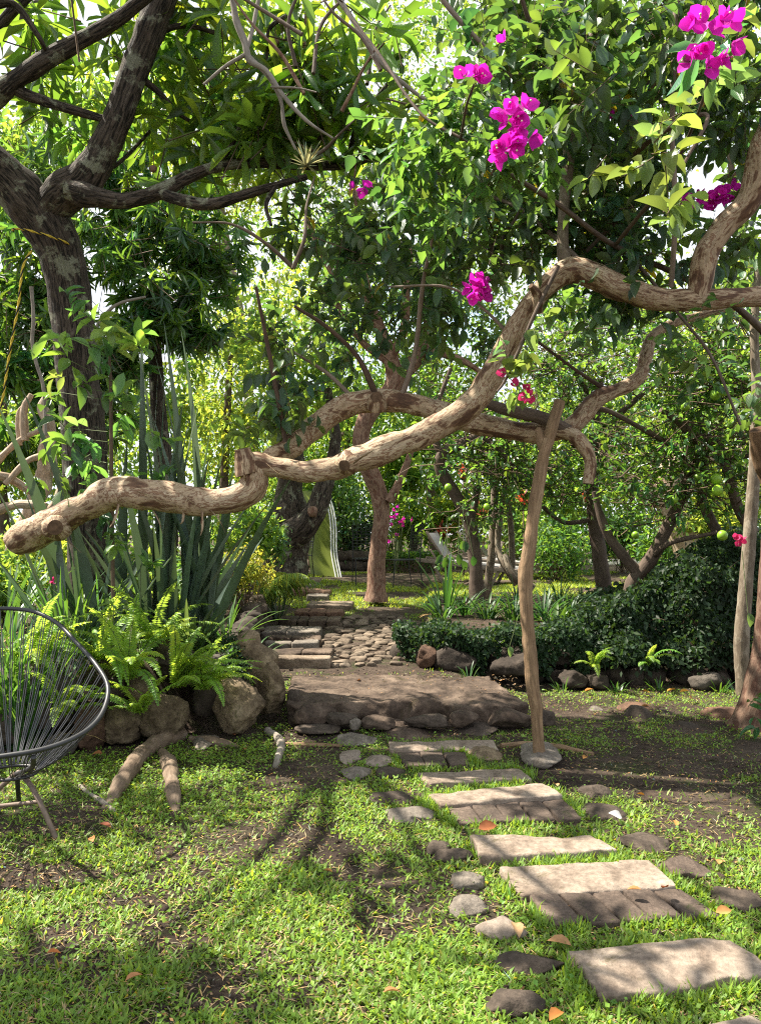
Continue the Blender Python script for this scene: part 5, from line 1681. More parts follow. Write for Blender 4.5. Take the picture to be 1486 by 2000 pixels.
# pale stout tree glimpsed between the limes
t = thing('pale_tree', 'stout sunlit pale trunk forking between the lime trees', 'tree', at(1320, 1060, 12.5))
m = MB()
px_tube(m, [(1350, 1085, 12.5, 32), (1330, 1030, 12.5, 30), (1310, 985, 12.5, 30), (1310, 945, 12.5, 30), (1325, 910, 12.5, 32), (1350, 892, 12.5, 26)], n=18, step=.06, lump=.16, freq=3, seed=190)
part(m, 'trunk', M['bleached'], t)
for i, rr in enumerate([[(1310, 980, 12.5, 20), (1270, 970, 12.4, 18), (1235, 950, 12.4, 15), (1200, 915, 12.4, 14), (1180, 880, 12.4, 12), (1165, 840, 12.4, 9)], [(1340, 900, 12.5, 20), (1385, 890, 12.5, 16), (1430, 885, 12.5, 13), (1500, 870, 12.5, 10)], [(1320, 920, 12.5, 16), (1315, 870, 12.6, 12), (1290, 820, 12.6, 9)]]):
    m = MB()
    px_tube(m, rr, n=14, step=.08, lump=.18, freq=4, seed=191 + i)
    part(m, 'limb', M['bleached'], t)
m = MB()
scatter(m, rngF, blob(rngF, 1300, 800, 12.8, 130, 60, .8, 900, 30, .3), .12, .06)
part(m, 'crown', M['back'], t)

# bleached dead wood on the left
t = thing('dead_tree', 'bleached broken dead tree lying in the sun behind the left grasses', 'dead wood', at(70, 1050, 7.6))
m = MB()
px_tube(m, [(20, 1075, 7.6, 16), (60, 1000, 7.6, 16), (88, 930, 7.6, 17), (92, 880, 7.6, 16), (96, 830, 7.6, 14), (84, 795, 7.6, 9), (92, 768, 7.6, 3)], n=18, step=.03, lump=.5, freq=7, seed=200)
part(m, 'trunk', M['bleached'], t)
for i, rr in enumerate([[(60, 960, 7.5, 9), (30, 940, 7.4, 9), (0, 930, 7.3, 8), (-40, 920, 7.3, 7)], [(92, 890, 7.5, 8), (55, 900, 7.4, 7), (10, 945, 7.3, 5)], [(50, 860, 7.6, 8), (48, 800, 7.6, 7), (62, 770, 7.6, 5)], [(30, 1040, 7.4, 12), (70, 1020, 7.3, 11), (110, 985, 7.3, 10), (128, 950, 7.3, 12)], [(-20, 1000, 7.3, 11), (40, 985, 7.2, 10), (90, 990, 7.2, 8)], [(40, 870, 7.7, 5), (36, 810, 7.7, 4), (60, 780, 7.7, 3)], [(-10, 905, 7.6, 7), (40, 860, 7.6, 6), (80, 840, 7.6, 5)]]):
    m = MB()
    px_tube(m, rr, n=10, step=.03, lump=.5, freq=9, seed=201 + i)
    part(m, 'limb', M['bleached'], t)
for i, (rr, lab) in enumerate([([(62, 560, 7.5, 3.5), (66, 620, 7.5, 3.5), (64, 670, 7.5, 3.5), (72, 710, 7.5, 3.5), (86, 760, 7.5, 3.5), (90, 850, 7.5, 3)], 'thin curved bare stem hanging beside the dark trunk'), ([(182, 650, 5.6, 3), (205, 615, 5.6, 3), (235, 592, 5.6, 3), (285, 580, 5.6, 2.2)], 'thin bare arching twig right of the dark trunk')]):
    m = MB()
    px_tube(m, rr, n=8, step=.02, lump=.2, freq=14, seed=215 + i)
    solo(m, 'bare_stem', M['greybark'], lab, 'bare twig', at(*rr[-1][:3]))

# ------------------------------------------------------------------ low plants
rngP = np.random.default_rng(123)


def strap_clump(px, py, Y, n, L, Wd, label, mat='lily', name='strap_plant', cat='plant', group=None, lean=(.15, .7), curve=(.4, 1.3), r=.07, fold=.3, z=None, seg=7, spentf=0.05):
    p = at(px, py, Y)
    p[2] = gz(p[0], p[1]) if z is None else z
    m = MB()
    az = rngP.uniform(0, 6.283, n)
    rr = r * np.sqrt(rngP.random(n))
    b = np.stack([p[0] + np.cos(az) * rr, p[1] + np.sin(az) * rr, np.full(n, p[2] - .02)], 1)
    k = rngP.random(n)
    l = lean[0] + (lean[1] - lean[0]) * k
    c = curve[0] + (curve[1] - curve[0]) * rngP.random(n)
    blades(m, b, az + rngP.normal(0, .3, n), l, c, L * rngP.uniform(.6, 1.15, n), Wd * rngP.uniform(.75, 1.2, n), seg, fold, tints(rngP, n, .7, 1.35), (rngP.random(n) < 0).astype(int)[0])
    ns = int(n * spentf)
    if ns:
        a2 = rngP.uniform(0, 6.28, ns)
        blades(m, b[:ns], a2, .9, 1.2, L * .7, Wd * .8, seg, fold, tints(rngP, ns, .6, 1.2), 1)
    return solo(m, name, [M[mat], M['spentleaf']], label, cat, p, group)


# flax: a tall stand of broad grey green sword leaves, aimed blade by blade
def flax(base, tips, extra, label, width=.075):
    p = at(*base)
    p[2] = gz(p[0], p[1])
    m = MB()
    rows = []
    for (tx, ty, tY, w) in tips:
        tip = at(tx, ty, tY)
        b = p + np.array((rngP.normal(0, .16) + (tip[0] - p[0]) * .12, rngP.normal(0, .1), -.02))
        d = tip - b
        hd = math.hypot(d[0], d[1])
        ln = math.atan2(hd, d[2])
        L = np.linalg.norm(d) * 1.02
        rows.append((b, math.atan2(d[1], d[0]), ln - .10, .22, L, w))
    for _ in range(extra):
        a = rngP.uniform(0, 6.28)
        b = p + np.array((math.cos(a) * .2, math.sin(a) * .12, -.02))
        rows.append((b, a, rngP.uniform(.02, .5), rngP.uniform(.1, .5), rngP.uniform(.8, 1.45), width * rngP.uniform(.7, 1)))
    rows = [r[:5] + (r[5] * 1.22,) for r in rows]
    b, az, ln, cu, L, w = [np.array([r[i] for r in rows]) for i in range(6)]
    nb = len(rows)
    blades(m, b, az, ln, cu, L, w, 12, .45, tints(rngP, nb, .75, 1.3, .08), 0, 'sword', rngP.uniform(-1.6, 1.6, nb) * .9)
    return solo(m, 'flax_plant', M['flax'], label, 'plant', p)


flax((330, 1190, 5.7), [(275, 635, 5.8, .085), (300, 705, 5.6, .085), (349, 655, 5.75, .085), (322, 760, 5.5, .07), (360, 790, 5.5, .08), (395, 785, 5.7, .08), (420, 820, 5.7, .075), (445, 860, 5.6, .07), (470, 880, 5.5, .07), (265, 780, 5.6, .08), (250, 860, 5.6, .08), (380, 880, 5.5, .08), (410, 900, 5.6, .08), (330, 840, 5.4, .08), (290, 800, 5.5, .085), (560, 948, 5.0, .08), (580, 925, 4.95, .06), (500, 970, 5.2, .08), (460, 960, 5.3, .08), (318, 640, 5.9, .06), (235, 900, 5.6, .07), (300, 830, 5.4, .085), (345, 870, 5.45, .085), (370, 840, 5.6, .08), (285, 900, 5.5, .08), (430, 930, 5.5, .075), (265, 690, 5.8, .07), (310, 740, 5.7, .075)], 26, 'tall flax with broad grey green sword leaves rising beside the dark trunk')
flax((165, 1180, 5.4), [(40, 765, 5.2, .085), (-10, 790, 5.0, .085), (-40, 900, 5.0, .07), (20, 980, 5.1, .06), (130, 1010, 5.3, .06), (230, 1040, 5.2, .05), (100, 960, 5.4, .05)], 10, 'flax leaning left with two broad pale blades before the dead wood', .05)
CL = [
    (60, 1235, 4.8, 110, .8, .017, 'dense dark grassy clump left of centre behind the chair back', 'lily'),
    (-10, 1240, 4.75, 110, .9, .019, 'dense grassy clump at the left edge behind the chair', 'lily'),
    (130, 1215, 5.3, 60, .7, .016, 'dark grassy clump between the chair and the flax', 'lily'),
    (190, 1230, 5.6, 46, .6, .018, 'shaded grassy clump at the foot of the dark trunk', 'lily'),
]
for (px, py, Y, n, L, w, lab, mt) in CL:
    strap_clump(px, py, Y, n, L, w, lab, mt, 'grass_clump', 'grass clump', 'dark grass clumps by the chair', (.05, .55), (.2, 1.1), .12, None)
strap_clump(10, 1200, 5.9, 60, .8, .022, 'broad bladed clump under the cut end of the sweeping limb', 'lily', 'grass_clump', 'grass clump', 'dark grass clumps by the chair', (.05, .6), (.2, 1.1), .2, None)
strap_clump(372, 1235, 5.35, 22, .46, .045, 'striped leaved clump with an orange withered blade beside the fern', 'varieg', 'striped_plant', 'plant', None, (.1, .6), (.3, .9), .06, .35, spentf=.12)
strap_clump(425, 1245, 5.5, 26, .5, .034, 'arching strap leaved clump above the mat of creeper', 'lily', 'strap_plant', 'plant', 'strap leaved plants of the left bed', (.2, .8), (.5, 1.2))
strap_clump(485, 1190, 6.4, 34, .42, .016, 'fine leaved strap clump on the low garden wall', 'lily', 'strap_plant', 'plant', 'strap leaved plants of the left bed', (.15, .8), (.6, 1.4))
strap_clump(440, 1190, 6.2, 30, .5, .022, 'dark strap clump behind the arching one', 'lily', 'strap_plant', 'plant', 'strap leaved plants of the left bed', (.1, .7), (.4, 1.2))
strap_clump(545, 1130, 9.2, 20, .62, .028, 'upright blue green strap plant near the iron chair', 'flax', 'strap_plant', 'plant', 'strap leaved plants of the left bed', (.08, .6), (.1, .5))
for px in (915, 1098, 1205, 1285, 1405, 1436):
    strap_clump(px, 1330, 6.34, 14, .17, .012, 'small grass tuft growing at the foot of the right wall and ivy bank', 'lily', 'grass_tuft', 'grass tuft', 'grass tufts along the wall foot', (.1, .8), (.3, 1.2), .05, None)
strap_clump(48, 1235, 4.66, 34, .85, .016, 'tall thin grass clump hiding the ground under the cut limb end', 'lily', 'grass_clump', 'grass clump', 'dark grass clumps by the chair', (.03, .4), (.2, .9), .09, None)
# right bed
for i, (px, py, Y, n, L, w, lab) in enumerate([
        (862, 1205, 7.6, 34, .50, .024, 'leftmost strap clump of the right bed'),
        (905, 1200, 7.9, 34, .48, .022, 'strap clump at the foot of the leaning lime trunk'),
        (950, 1205, 7.5, 36, .46, .022, 'strap clump between the two left lime trunks'),
        (1000, 1205, 7.4, 36, .50, .024, 'strap clump just left of the wooden prop'),
        (1060, 1200, 7.3, 36, .5, .026, 'strap clump just right of the wooden prop'),
        (1085, 1225, 6.95, 16, .34, .034, 'bright wide leaved clump on the wall right of the wooden prop'),
        (1110, 1195, 7.6, 34, .5, .022, 'strap clump left of the straight lime trunk'),
        (1010, 1165, 8.4, 34, .55, .02, 'strap clump deeper in the bed behind the wooden prop'),
        (1090, 1160, 8.6, 40, .6, .014, 'fine leaved arching clump behind the straight lime trunk'),
        (1130, 1170, 8.2, 34, .5, .014, 'fine greyish clump beside the straight lime trunk')]):
    strap_clump(px, py, Y, int(n * 1.25), L * .74, w * .9, lab, 'bedleaf', 'bed_plant', 'plant', 'strap leaved plants of the right bed', (.1, .75), (.5, 1.5), .09)
strap_clump(870, 1190, 7.8, 14, .66, .034, 'tall broad bladed plant standing above the right bed', 'bedleaf', 'tall_strap_plant', 'plant', None, (.03, .5), (.1, .7), .05)

# ferns
FR = math.pi


def fern(px, py, Y, n, L, label, group='ferns among the bed stones', z=None, aim=None, spreadl=(.15, 1.0)):
    n = int(n * .85)
    p = at(px, py, Y)
    m = MB()
    az = rngP.uniform(0, 6.283, n)
    if aim is not None:
        az = rngP.normal(aim, .9, n)
    ln = rngP.uniform(*spreadl, n)
    cu = rngP.uniform(.7, 1.9, n)
    LL = L * rngP.uniform(.75, 1.35, n)
    tn = tints(rngP, n, .75, 1.35, .1)
    npn = 34
    t = np.linspace(.06, 1, npn)
    for i in range(n):
        tt = np.linspace(0, 1, 60)
        ang = ln[i] + cu[i] * tt ** 1.4
        hx = np.concatenate([[0], np.cumsum(np.sin((ang[1:] + ang[:-1]) / 2)) * LL[i] / 59])
        hz = np.concatenate([[0], np.cumsum(np.cos((ang[1:] + ang[:-1]) / 2)) * LL[i] / 59])
        x, zz, aa = np.interp(t, tt, hx), np.interp(t, tt, hz), np.interp(t, tt, ang)
        dh = np.array((math.cos(az[i]), math.sin(az[i]), 0))
        C = p + dh * x[:, None] + np.array((0, 0, 1.)) * zz[:, None]
        tan = dh * np.sin(aa)[:, None] + np.array((0, 0, 1.)) * np.cos(aa)[:, None]
        sd = np.array((-math.sin(az[i]), math.cos(az[i]), 0))
        nr = np.cross(tan, sd)
        nr *= np.sign(nr[:, 2:3] + 1e-6)
        wl = .043 * (L / .5) ** .5 * np.interp(t, (0, .10, .5, .82, 1), (.55, 1, 1, .72, .15))
        for s in (-1, 1):
            D = sd * s + tan * .16 - np.array((0, 0, .05))
            leaves(m, C, D, nr + rngP.normal(0, .12, (npn, 3)), wl * rngP.uniform(.9, 1.1, npn), np.full(npn, LL[i] / npn * 1.0), 'lanc', np.broadcast_to(tn[i], (npn, 3)), 0, rngP)
        sticks(m, C[:-1], C[1:], .0022, .0018, 1, tn[i])
    return solo(m, 'fern', [M['fern'], M['twiggreen']], label, 'fern', p, group)


fern(195, 1290, 4.95, 22, .52, 'upright fern clump right of the chair top')
fern(300, 1255, 5.15, 18, .46, 'fern with two tall erect fronds before the flax')
fern(250, 1330, 4.75, 20, .55, 'bright fern arching over the chair rim')
fern(345, 1345, 4.72, 22, .48, 'fern hanging over the large brown stone', aim=-.9)
fern(395, 1350, 4.75, 16, .36, 'fern reaching right toward the corner boulder', aim=-.3)
fern(60, 1300, 4.7, 16, .52, 'fern seen through the upper cords of the chair', aim=-.6)
fern(120, 1400, 4.55, 12, .42, 'fern low behind the cords by the chair rim', aim=-.5)
fern(275, 1395, 4.62, 10, .32, 'small fern between the tan and brown stones', aim=-1.2)
fern(1160, 1305, 6.42, 9, .26, 'small yellowish fern at the wall right of the wooden prop', 'small ferns at the ivy wall', aim=-1.5)
fern(1262, 1300, 6.42, 10, .27, 'small bright fern at the foot of the ivy bank', 'small ferns at the ivy wall', aim=-1.5)

# leafy sapling in front of the dark trunk
t = thing('leafy_sapling', 'young sapling with large bright leaves in front of the dark trunk', 'sapling', at(220, 1190, 5.0))
m = MB()
px_tube(m, [(222, 1200, 5.0, 4), (220, 1050, 5.0, 4), (218, 900, 5.0, 4), (217, 780, 5.0, 3.5), (214, 690, 5.0, 2.5), (208, 640, 5.0, 2)], n=8, step=.03, lump=.1, freq=10, seed=230)
part(m, 'stem', M['twig'], t)
m = MB()
st = np.array([at(218, y, 5.0) for y in np.linspace(650, 1000, 19)])
st = np.concatenate([st, st[::2]]) + rngP.normal(0, .01, (len(st) + len(st[::2]), 3))
ns = len(st)
D = np.stack([rngP.normal(0, 1, ns) - .25, rngP.normal(-.3, .6, ns), np.full(ns, .12)], 1)
E = st + unit(D) * rngP.uniform(.1, .38, (ns, 1))
sticks(m, st, E, .003, .002, 1)
sprays(m, rngP, E, .15, 7, .135, .058, 'oval', .15, .2, lo=.7, hi=1.6, tints_c=None)
part(m, 'foliage', [M['boug'], M['twiggreen']], t)
m = MB()
sprays(m, rngP, np.array([at(205, 655, 4.95), at(225, 690, 4.95), at(180, 690, 4.95), at(160, 850, 4.9), at(240, 680, 4.95), at(130, 735, 4.9)]), .1, 5, .13, .06, 'oval', .1, .2, lo=.9, hi=1.5)
part(m, 'foliage', [M['bright'], M['twiggreen']], t)
for i, (px, py, Y, lab) in enumerate([(215, 1040, 4.9, 'broad leaved shoot standing under the sweeping limb'), (275, 1105, 4.9, 'smaller broad leaved shoot left of the flax leaves'), (222, 1185, 4.8, 'pale green seedling at the top of the fern'), (70, 930, 5.4, 'leafy shoot at the left in front of the dead wood'), (100, 870, 5.3, 'leafy shoot between the two pale flax blades')]):
    m = MB()
    g = at(px, py + 80, Y)
    sticks(m, g[None], at(px, py, Y)[None], .004, .003, 1)
    sprays(m, rngP, np.array([at(px, py, Y), at(px + 8, py + 12, Y)]), .1, 7, .105 if i != 2 else .06, .05 if i != 2 else .03, 'oval', .0, .2, lo=.9, hi=1.3)
    solo(m, 'leafy_shoot', [M['boug'] if i != 2 else M['bright'], M['twiggreen']], lab, 'plant', g, 'leafy shoots of the left bed')

# shrubs, creeper, palm frond
def shrub(px, py, Y, rx, ry, dr, n, mat, lf, lw, label, name='shrub', cat='shrub', group=None, base=None, tpl='lo', old=0.0, droop=.3):
    m = MB()
    c = at(px, py, Y)
    P = blob(rngP, px, py, Y, rx, ry, dr, n, max(6, n // 50), .33)
    scatter(m, rngP, P, lf, lw, droop, tpl, old=old)
    b = np.array((c[0], c[1], gz(c[0], c[1])))
    k = 14
    q = blob(rngP, px, py, Y, rx * .8, ry * .8, dr * .8, k)
    k = len(q)
    sticks(m, np.broadcast_to(b, (k, 3)) + rngP.normal(0, .05, (k, 3)), q, .012, .004, 1)
    return solo(m, name, [M[mat], M['twig']], label, cat, b, group)


shrub(10, 1130, 6.8, 90, 60, .5, 2400, 'back', .075, .04, 'leafy green shrub at the left edge under the bleached dead wood')
shrub(475, 1110, 8.0, 75, 48, .4, 2600, 'yellow', .045, .022, 'yellow green fine leaved shrub below the flax tips')
shrub(420, 1130, 7.6, 60, 60, .4, 1400, 'boug', .07, .04, 'dark small leaved shrub between the flax and the yellow shrub')
shrub(480, 1040, 10.5, 70, 50, .6, 1600, 'back', .10, .055, 'broad leaved light green shrub above the yellow shrub')
shrub(525, 1065, 11.5, 40, 45, .4, 900, 'boug', .08, .045, 'glossy shrub at the foot of the forked trunk')
shrub(300, 1140, 8.5, 110, 70, .6, 1600, 'back', .09, .045, 'shaded shrub seen through the flax leaves')
shrub(60, 1080, 8.2, 110, 60, .6, 1800, 'back2', .08, .04, 'yellow lit shrub behind the left grass clumps')
shrub(660, 990, 17, 60, 60, .8, 2400, 'boug', .10, .055, 'dark leaved shrub right of the green slide', group='shrubs behind the upper lawn')
shrub(700, 1040, 17.5, 60, 50, .8, 1800, 'ivy', .10, .055, 'shadowy shrub behind the iron chairs', group='shrubs behind the upper lawn')
shrub(810, 1010, 18, 60, 50, .8, 1800, 'back', .14, .06, 'light green shrub above the clipped hedge', group='shrubs behind the upper lawn')
shrub(900, 1000, 18, 60, 60, .8, 2200, 'back2', .14, .06, 'yellow green shrub behind the loungers', group='shrubs behind the upper lawn')
shrub(1000, 1010, 15, 60, 60, .8, 1800, 'back', .12, .06, 'green shrub seen past the left side of the wooden prop', group='shrubs behind the upper lawn')
shrub(1090, 1060, 13.5, 80, 60, .7, 2400, 'lime', .10, .045, 'dark green shrub left of the straight lime trunk', group='shrubs behind the upper lawn')
shrub(1215, 1040, 16, 80, 60, .8, 2600, 'boug', .12, .055, 'shrub behind the V shaped lime tree', group='shrubs behind the upper lawn')
shrub(1380, 1020, 12.5, 90, 50, .6, 2600, 'back2', .10, .045, 'sunlit yellow green shrub behind the ivy bank', group='shrubs behind the upper lawn')
shrub(1300, 1070, 13, 60, 40, .5, 1400, 'lime', .1, .045, 'low dark shrub right of the far kerb', group='shrubs behind the upper lawn')
shrub(760, 930, 19, 70, 60, .9, 1800, 'back', .16, .08, 'leafy mass left of the banana plants', group='shrubs behind the upper lawn')
shrub(610, 930, 17.5, 70, 50, .9, 1500, 'back', .14, .07, 'leafy mass above the green slide', group='shrubs behind the upper lawn')

# clipped hedge
m = MB()
a, b = at(740, 1130, 16.2), at(880, 1130, 16.2)
n = 5200
P = np.stack([rngP.uniform(a[0], b[0], n), 16.2 + rngP.uniform(-.25, .25, n), a[2] + .05 + .52 * rngP.random(n) ** .5], 1)
scatter(m, rngP, P, .055, .03, .1)
box(m, ((a[0] + b[0]) / 2, 16.2, a[2] + .2), ((b[0] - a[0]) / 2 - .05, .16, .22), .03, mat=1)
solo(m, 'clipped_hedge', [M['hedge'], M['twig']], 'low clipped green hedge along the back of the upper lawn', 'hedge', (a + b) / 2)
m = MB()
for i in range(22):
    for lv in range(2):
        g = at(655 + i * 10, 1120 - lv * 14, 16.8)
        rock(m, (g[0], 16.8, .5 + lv * .22), (.16, .12, .13), 0, 900 + i * 2 + lv, .1, 8, 2, np.ones(3) * rngP.uniform(.5, 1.1))
solo(m, 'stone_wall', M['darkrock'], 'low dark stone wall behind the iron chairs and slide', 'wall', at(740, 1130, 16.8))

# banana plants and red leaved plants
for i, (px, py, Y, h, n, lab) in enumerate([(808, 1000, 19, 120, 8, 'banana plant with ragged pale leaves left of the leaning lime'), (862, 1010, 18.5, 90, 7, 'smaller banana plant nearer the loungers'), (780, 1000, 20, 150, 7, 'taller banana plant behind the reddish flaking tree')]):
    p = at(px, py, Y)
    top = at(px, py - h * .45, Y)
    m = MB()
    t = thing('banana_plant', lab, 'banana plant', (p[0], p[1], .4), 'banana plants in the distance')
    tube(m, [(p[0], p[1], .4, .09), (p[0], p[1], (p[2] + top[2]) / 2, .08), tuple(top) + (.05,)], n=10, step=.1, lump=.08)
    part(m, 'stem', M['twiggreen'], t)
    m = MB()
    az = np.arange(n) * 2.4 + i
    blades(m, np.broadcast_to(top, (n, 3)), az, rngP.uniform(.15, .8, n), rngP.uniform(.6, 1.3, n), rngP.uniform(.9, 1.4, n), rngP.uniform(.26, .38, n), 10, .2, tints(rngP, n, .9, 1.5), 0, 'sword')
    part(m, 'foliage', M['banana'], t)
for i, (px, py, Y, lab) in enumerate([(1022, 985, 14, 'red leaved cordyline left of the wooden prop'), (945, 1010, 16, 'red leaved cordyline between the leaning lime and the thin lime'), (860, 1050, 17, 'small red leaved cordyline above the loungers'), (905, 935, 15, 'high red leaved cordyline tuft beside the leaning lime')]):
    p = at(px, py + 60, Y)
    p2 = at(px, py, Y)
    m = MB()
    n = 15
    sticks(m, np.array([[p[0], p[1], .4]]), p2[None], .02, .015, 1)
    blades(m, np.broadcast_to(p2, (n, 3)) + rngP.normal(0, .03, (n, 3)), rngP.uniform(0, 6.28, n), rngP.uniform(.1, 1.2, n), rngP.uniform(.3, 1.0, n), rngP.uniform(.25, .5, n), .06, 5, .3, tints(rngP, n, .5, 1.3), 0)
    solo(m, 'red_cordyline', [M['red'], M['twig']], lab, 'plant', (p[0], p[1], .4), 'red leaved plants in the distance')
for i, (px, py, Y, n, mt, w, lab) in enumerate([(772, 1020, 15.5, 14, 'bract', 46, 'pink orchid like flowers right of the reddish flaking tree'), (1142, 975, 8.2, 5, 'red', 10, 'tiny orange red blossom beside the straight lime trunk')]):
    m = MB()
    c = at(px, py, Y)
    P = c + rngP.normal(0, 1, (n, 3)) * np.array((w * .3, 30, w * .5)) * np.array((Y / F, .002, Y / F))
    for j in range(5):
        leaves(m, P, rand_dirs(rngP, n) + np.array((0, -.4, 0)), rngP.normal(size=(n, 3)), .06 if i == 0 else .02, .05 if i == 0 else .014, 'heart', tints(rngP, n, .8, 1.5), 0, rngP)
    sticks(m, np.broadcast_to((c[0], c[1], .4 if i == 0 else c[2] - .1), (n, 3)), P, .006, .004, 1)
    solo(m, 'flower_spray', [M[mt], M['twiggreen']], lab, 'flowers', (c[0], c[1], .4))
P = at(88, 1120, 6.0)
m = MB()
PP = np.array([at(98, 1083, 5.4), at(103, 1110, 5.4), at(110, 1128, 5.4), at(102, 1136, 5.4)])
for j in range(4):
    leaves(m, PP, rand_dirs(rngP, 4) + np.array((0, -.4, 0)), rngP.normal(size=(4, 3)), .028, .026, 'heart', tints(rngP, 4, .9, 1.4), 0, rngP)
sticks(m, np.broadcast_to(at(105, 1220, 5.4), (4, 3)), PP, .003, .002, 1)
solo(m, 'flower_spray', [M['pink'], M['twiggreen']], 'small pink blossoms below the cut knot of the sweeping limb', 'flowers', at(105, 1220, 5.4))

# palm frond drooping over the wall
m = MB()
for (bx, by, az0, ln, L) in [(500, 1172, .25, .75, .80), (512, 1165, -.5, .6, .70), (495, 1168, .9, .5, .6)]:
    p = at(bx, by, 8.6)
    tt = np.linspace(0, 1, 26)
    ang = ln + 1.35 * tt ** 1.3
    hx, hz_ = np.cumsum(np.sin(ang)) * L / 26, np.cumsum(np.cos(ang)) * L / 26
    dh = np.array((math.cos(az0), math.sin(az0), 0))
    C = p + dh * hx[:, None] + np.array((0, 0, 1.)) * hz_[:, None]
    sd = np.array((-math.sin(az0), math.cos(az0), 0))
    for s in (-1, 1):
        D = sd * s * .8 + dh * .45 - np.array((0, 0, .35))
        leaves(m, C, np.broadcast_to(D, (26, 3)), np.broadcast_to((0, 0, 1.), (26, 3)) + rngP.normal(0, .1, (26, 3)), .30 * np.sin(np.pi * np.clip(tt * .8 + .15, 0, 1)), .016, 'lanc', tints(rngP, 26, .8, 1.3), 0, rngP)
    sticks(m, C[:-1], C[1:], .006, .005, 1)
solo(m, 'palm_fronds', [M['palm'], M['twiggreen']], 'yellow green palm frond drooping over the low garden wall', 'palm', at(505, 1140, 8.6))

# ------------------------------------------------------------------ ivy bank on the right and ivy over the wall
n = 30000
m = MB()
u = rngP.random(n)
px = 1120 + u * 560
Yb = 6.62 + .05 * np.sin(px * .05)
topz = np.interp(px, (1120, 1180, 1240, 1300, 1360, 1420, 1500, 1680), (.50, .58, .74, .96, 1.12, 1.2, 1.16, 1.2))
k = rngP.random(n)
onface = k < .62
v = rngP.random(n) ** .8
dep = np.where(onface, 0, rngP.random(n) * 1.5)
zz = np.where(onface, .12 + v * (topz - .12), topz)
yy = Yb + dep + np.where(onface, v * .28, .28)
X = (px - PX0) * yy / F
P = np.stack([X, yy, zz], 1)
nz = fbm(P * 2.4, 4, 4)[:, None]
P = P + np.array((0, -.42, .24)) * nz + rngP.normal(0, .03, (n, 3))
keep = P[:, 2] > .06
P = P[keep]
nn = len(P)
D = rngP.normal(0, .6, (nn, 3)) + np.array((0, -.35, -.6))
U = rngP.normal(0, .5, (nn, 3)) + np.array((0, -.8, .6))
leaves(m, P, D, U, .042 * rngP.uniform(.45, 1.7, nn), .03 * rngP.uniform(.6, 1.5, nn), 'lo', tints(rngP, nn, .6, 1.5, .12), 0, rngP)
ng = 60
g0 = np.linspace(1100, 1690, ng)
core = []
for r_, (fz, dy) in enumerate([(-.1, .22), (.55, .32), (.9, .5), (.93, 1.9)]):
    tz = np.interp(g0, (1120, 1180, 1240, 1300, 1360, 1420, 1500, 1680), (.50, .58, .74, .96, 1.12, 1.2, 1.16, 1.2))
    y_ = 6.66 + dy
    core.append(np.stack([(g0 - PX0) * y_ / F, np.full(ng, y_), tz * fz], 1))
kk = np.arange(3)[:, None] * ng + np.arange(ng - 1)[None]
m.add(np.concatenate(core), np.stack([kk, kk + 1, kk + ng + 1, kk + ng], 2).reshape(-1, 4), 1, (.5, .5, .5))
for q in range(46):      # stray shoots
    sx = rngP.uniform(1150, 1560)
    tz = np.interp(sx, (1120, 1180, 1240, 1300, 1360, 1420, 1500, 1680), (.50, .58, .74, .96, 1.12, 1.2, 1.16, 1.2))
    fz = rngP.random()
    p0 = np.array(((sx - PX0) * 6.8 / F, 6.72 + .15 * fz, .25 + (tz - .2) * fz))
    d0 = unit(np.array((rngP.normal(0, .5), -.5, rngP.normal(.25 if fz > .7 else -.3, .4)))[None])[0]
    Ls = rngP.uniform(.12, .3)
    kk_ = 9
    ts = np.linspace(.1, 1, kk_)[:, None]
    Ps = p0 + d0 * ts * Ls - np.array((0, 0, .10)) * ts ** 2
    sticks(m, Ps[:-1], Ps[1:], .0025, .002, 1)
    leaves(m, Ps, rngP.normal(0, .7, (kk_, 3)) + np.array((0, -.2, -.4)), rngP.normal(0, .5, (kk_, 3)) + np.array((0, -.7, .6)), .04, .028, 'lo', tints(rngP, kk_, .8, 2.0, .12), 0, rngP)
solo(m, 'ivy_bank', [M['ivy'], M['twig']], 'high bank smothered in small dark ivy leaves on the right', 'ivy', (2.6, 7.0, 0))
m = MB()
n = 7600
px = rngP.uniform(770, 1150, n)
Yb = np.interp(px, (785, 850, 1000, 1300), (6.92, 6.68, 6.60, 6.56))
v = rngP.random(n)
hang = .05 + .17 * np.clip(fbm(xy(px, px * 0, .03), 3, 4) * 1.6 + .5, 0, 1.4)
z = .46 + .07 * fbm(xy(px, px * 0, .021), 6, 3) - np.where(v < .6, (v / .6) ** 1.2 * hang * 1.6, 0) + rngP.normal(0, .02, n)
yy = np.where(v < .6, Yb - .02, Yb + (v - .6) / .4 * .4) + rngP.normal(0, .025, n)
P = np.stack([(px - PX0) * yy / F, yy, z], 1)
D = rngP.normal(0, .6, (n, 3)) + np.array((0, -.4, -.6))
U = rngP.normal(0, .5, (n, 3)) + np.array((0, -.8, .7))
leaves(m, P, D, U, .040 * rngP.uniform(.6, 1.4, n), .028 * rngP.uniform(.7, 1.3, n), 'lo', tints(rngP, n, .7, 1.9, .12), 0, rngP)
solo(m, 'creeping_ivy', M['ivy'], 'small leaved ivy hanging over the top of the right retaining wall', 'ivy', (.9, 6.6, .4))
m = MB()
n = 5200
P = blob(rngP, 420, 1275, 5.35, 70, 40, .25, n, 40, .3)
P = np.concatenate([P, blob(rngP, 445, 1305, 5.18, 40, 34, .14, 2400, 24, .35)])
n = len(P)
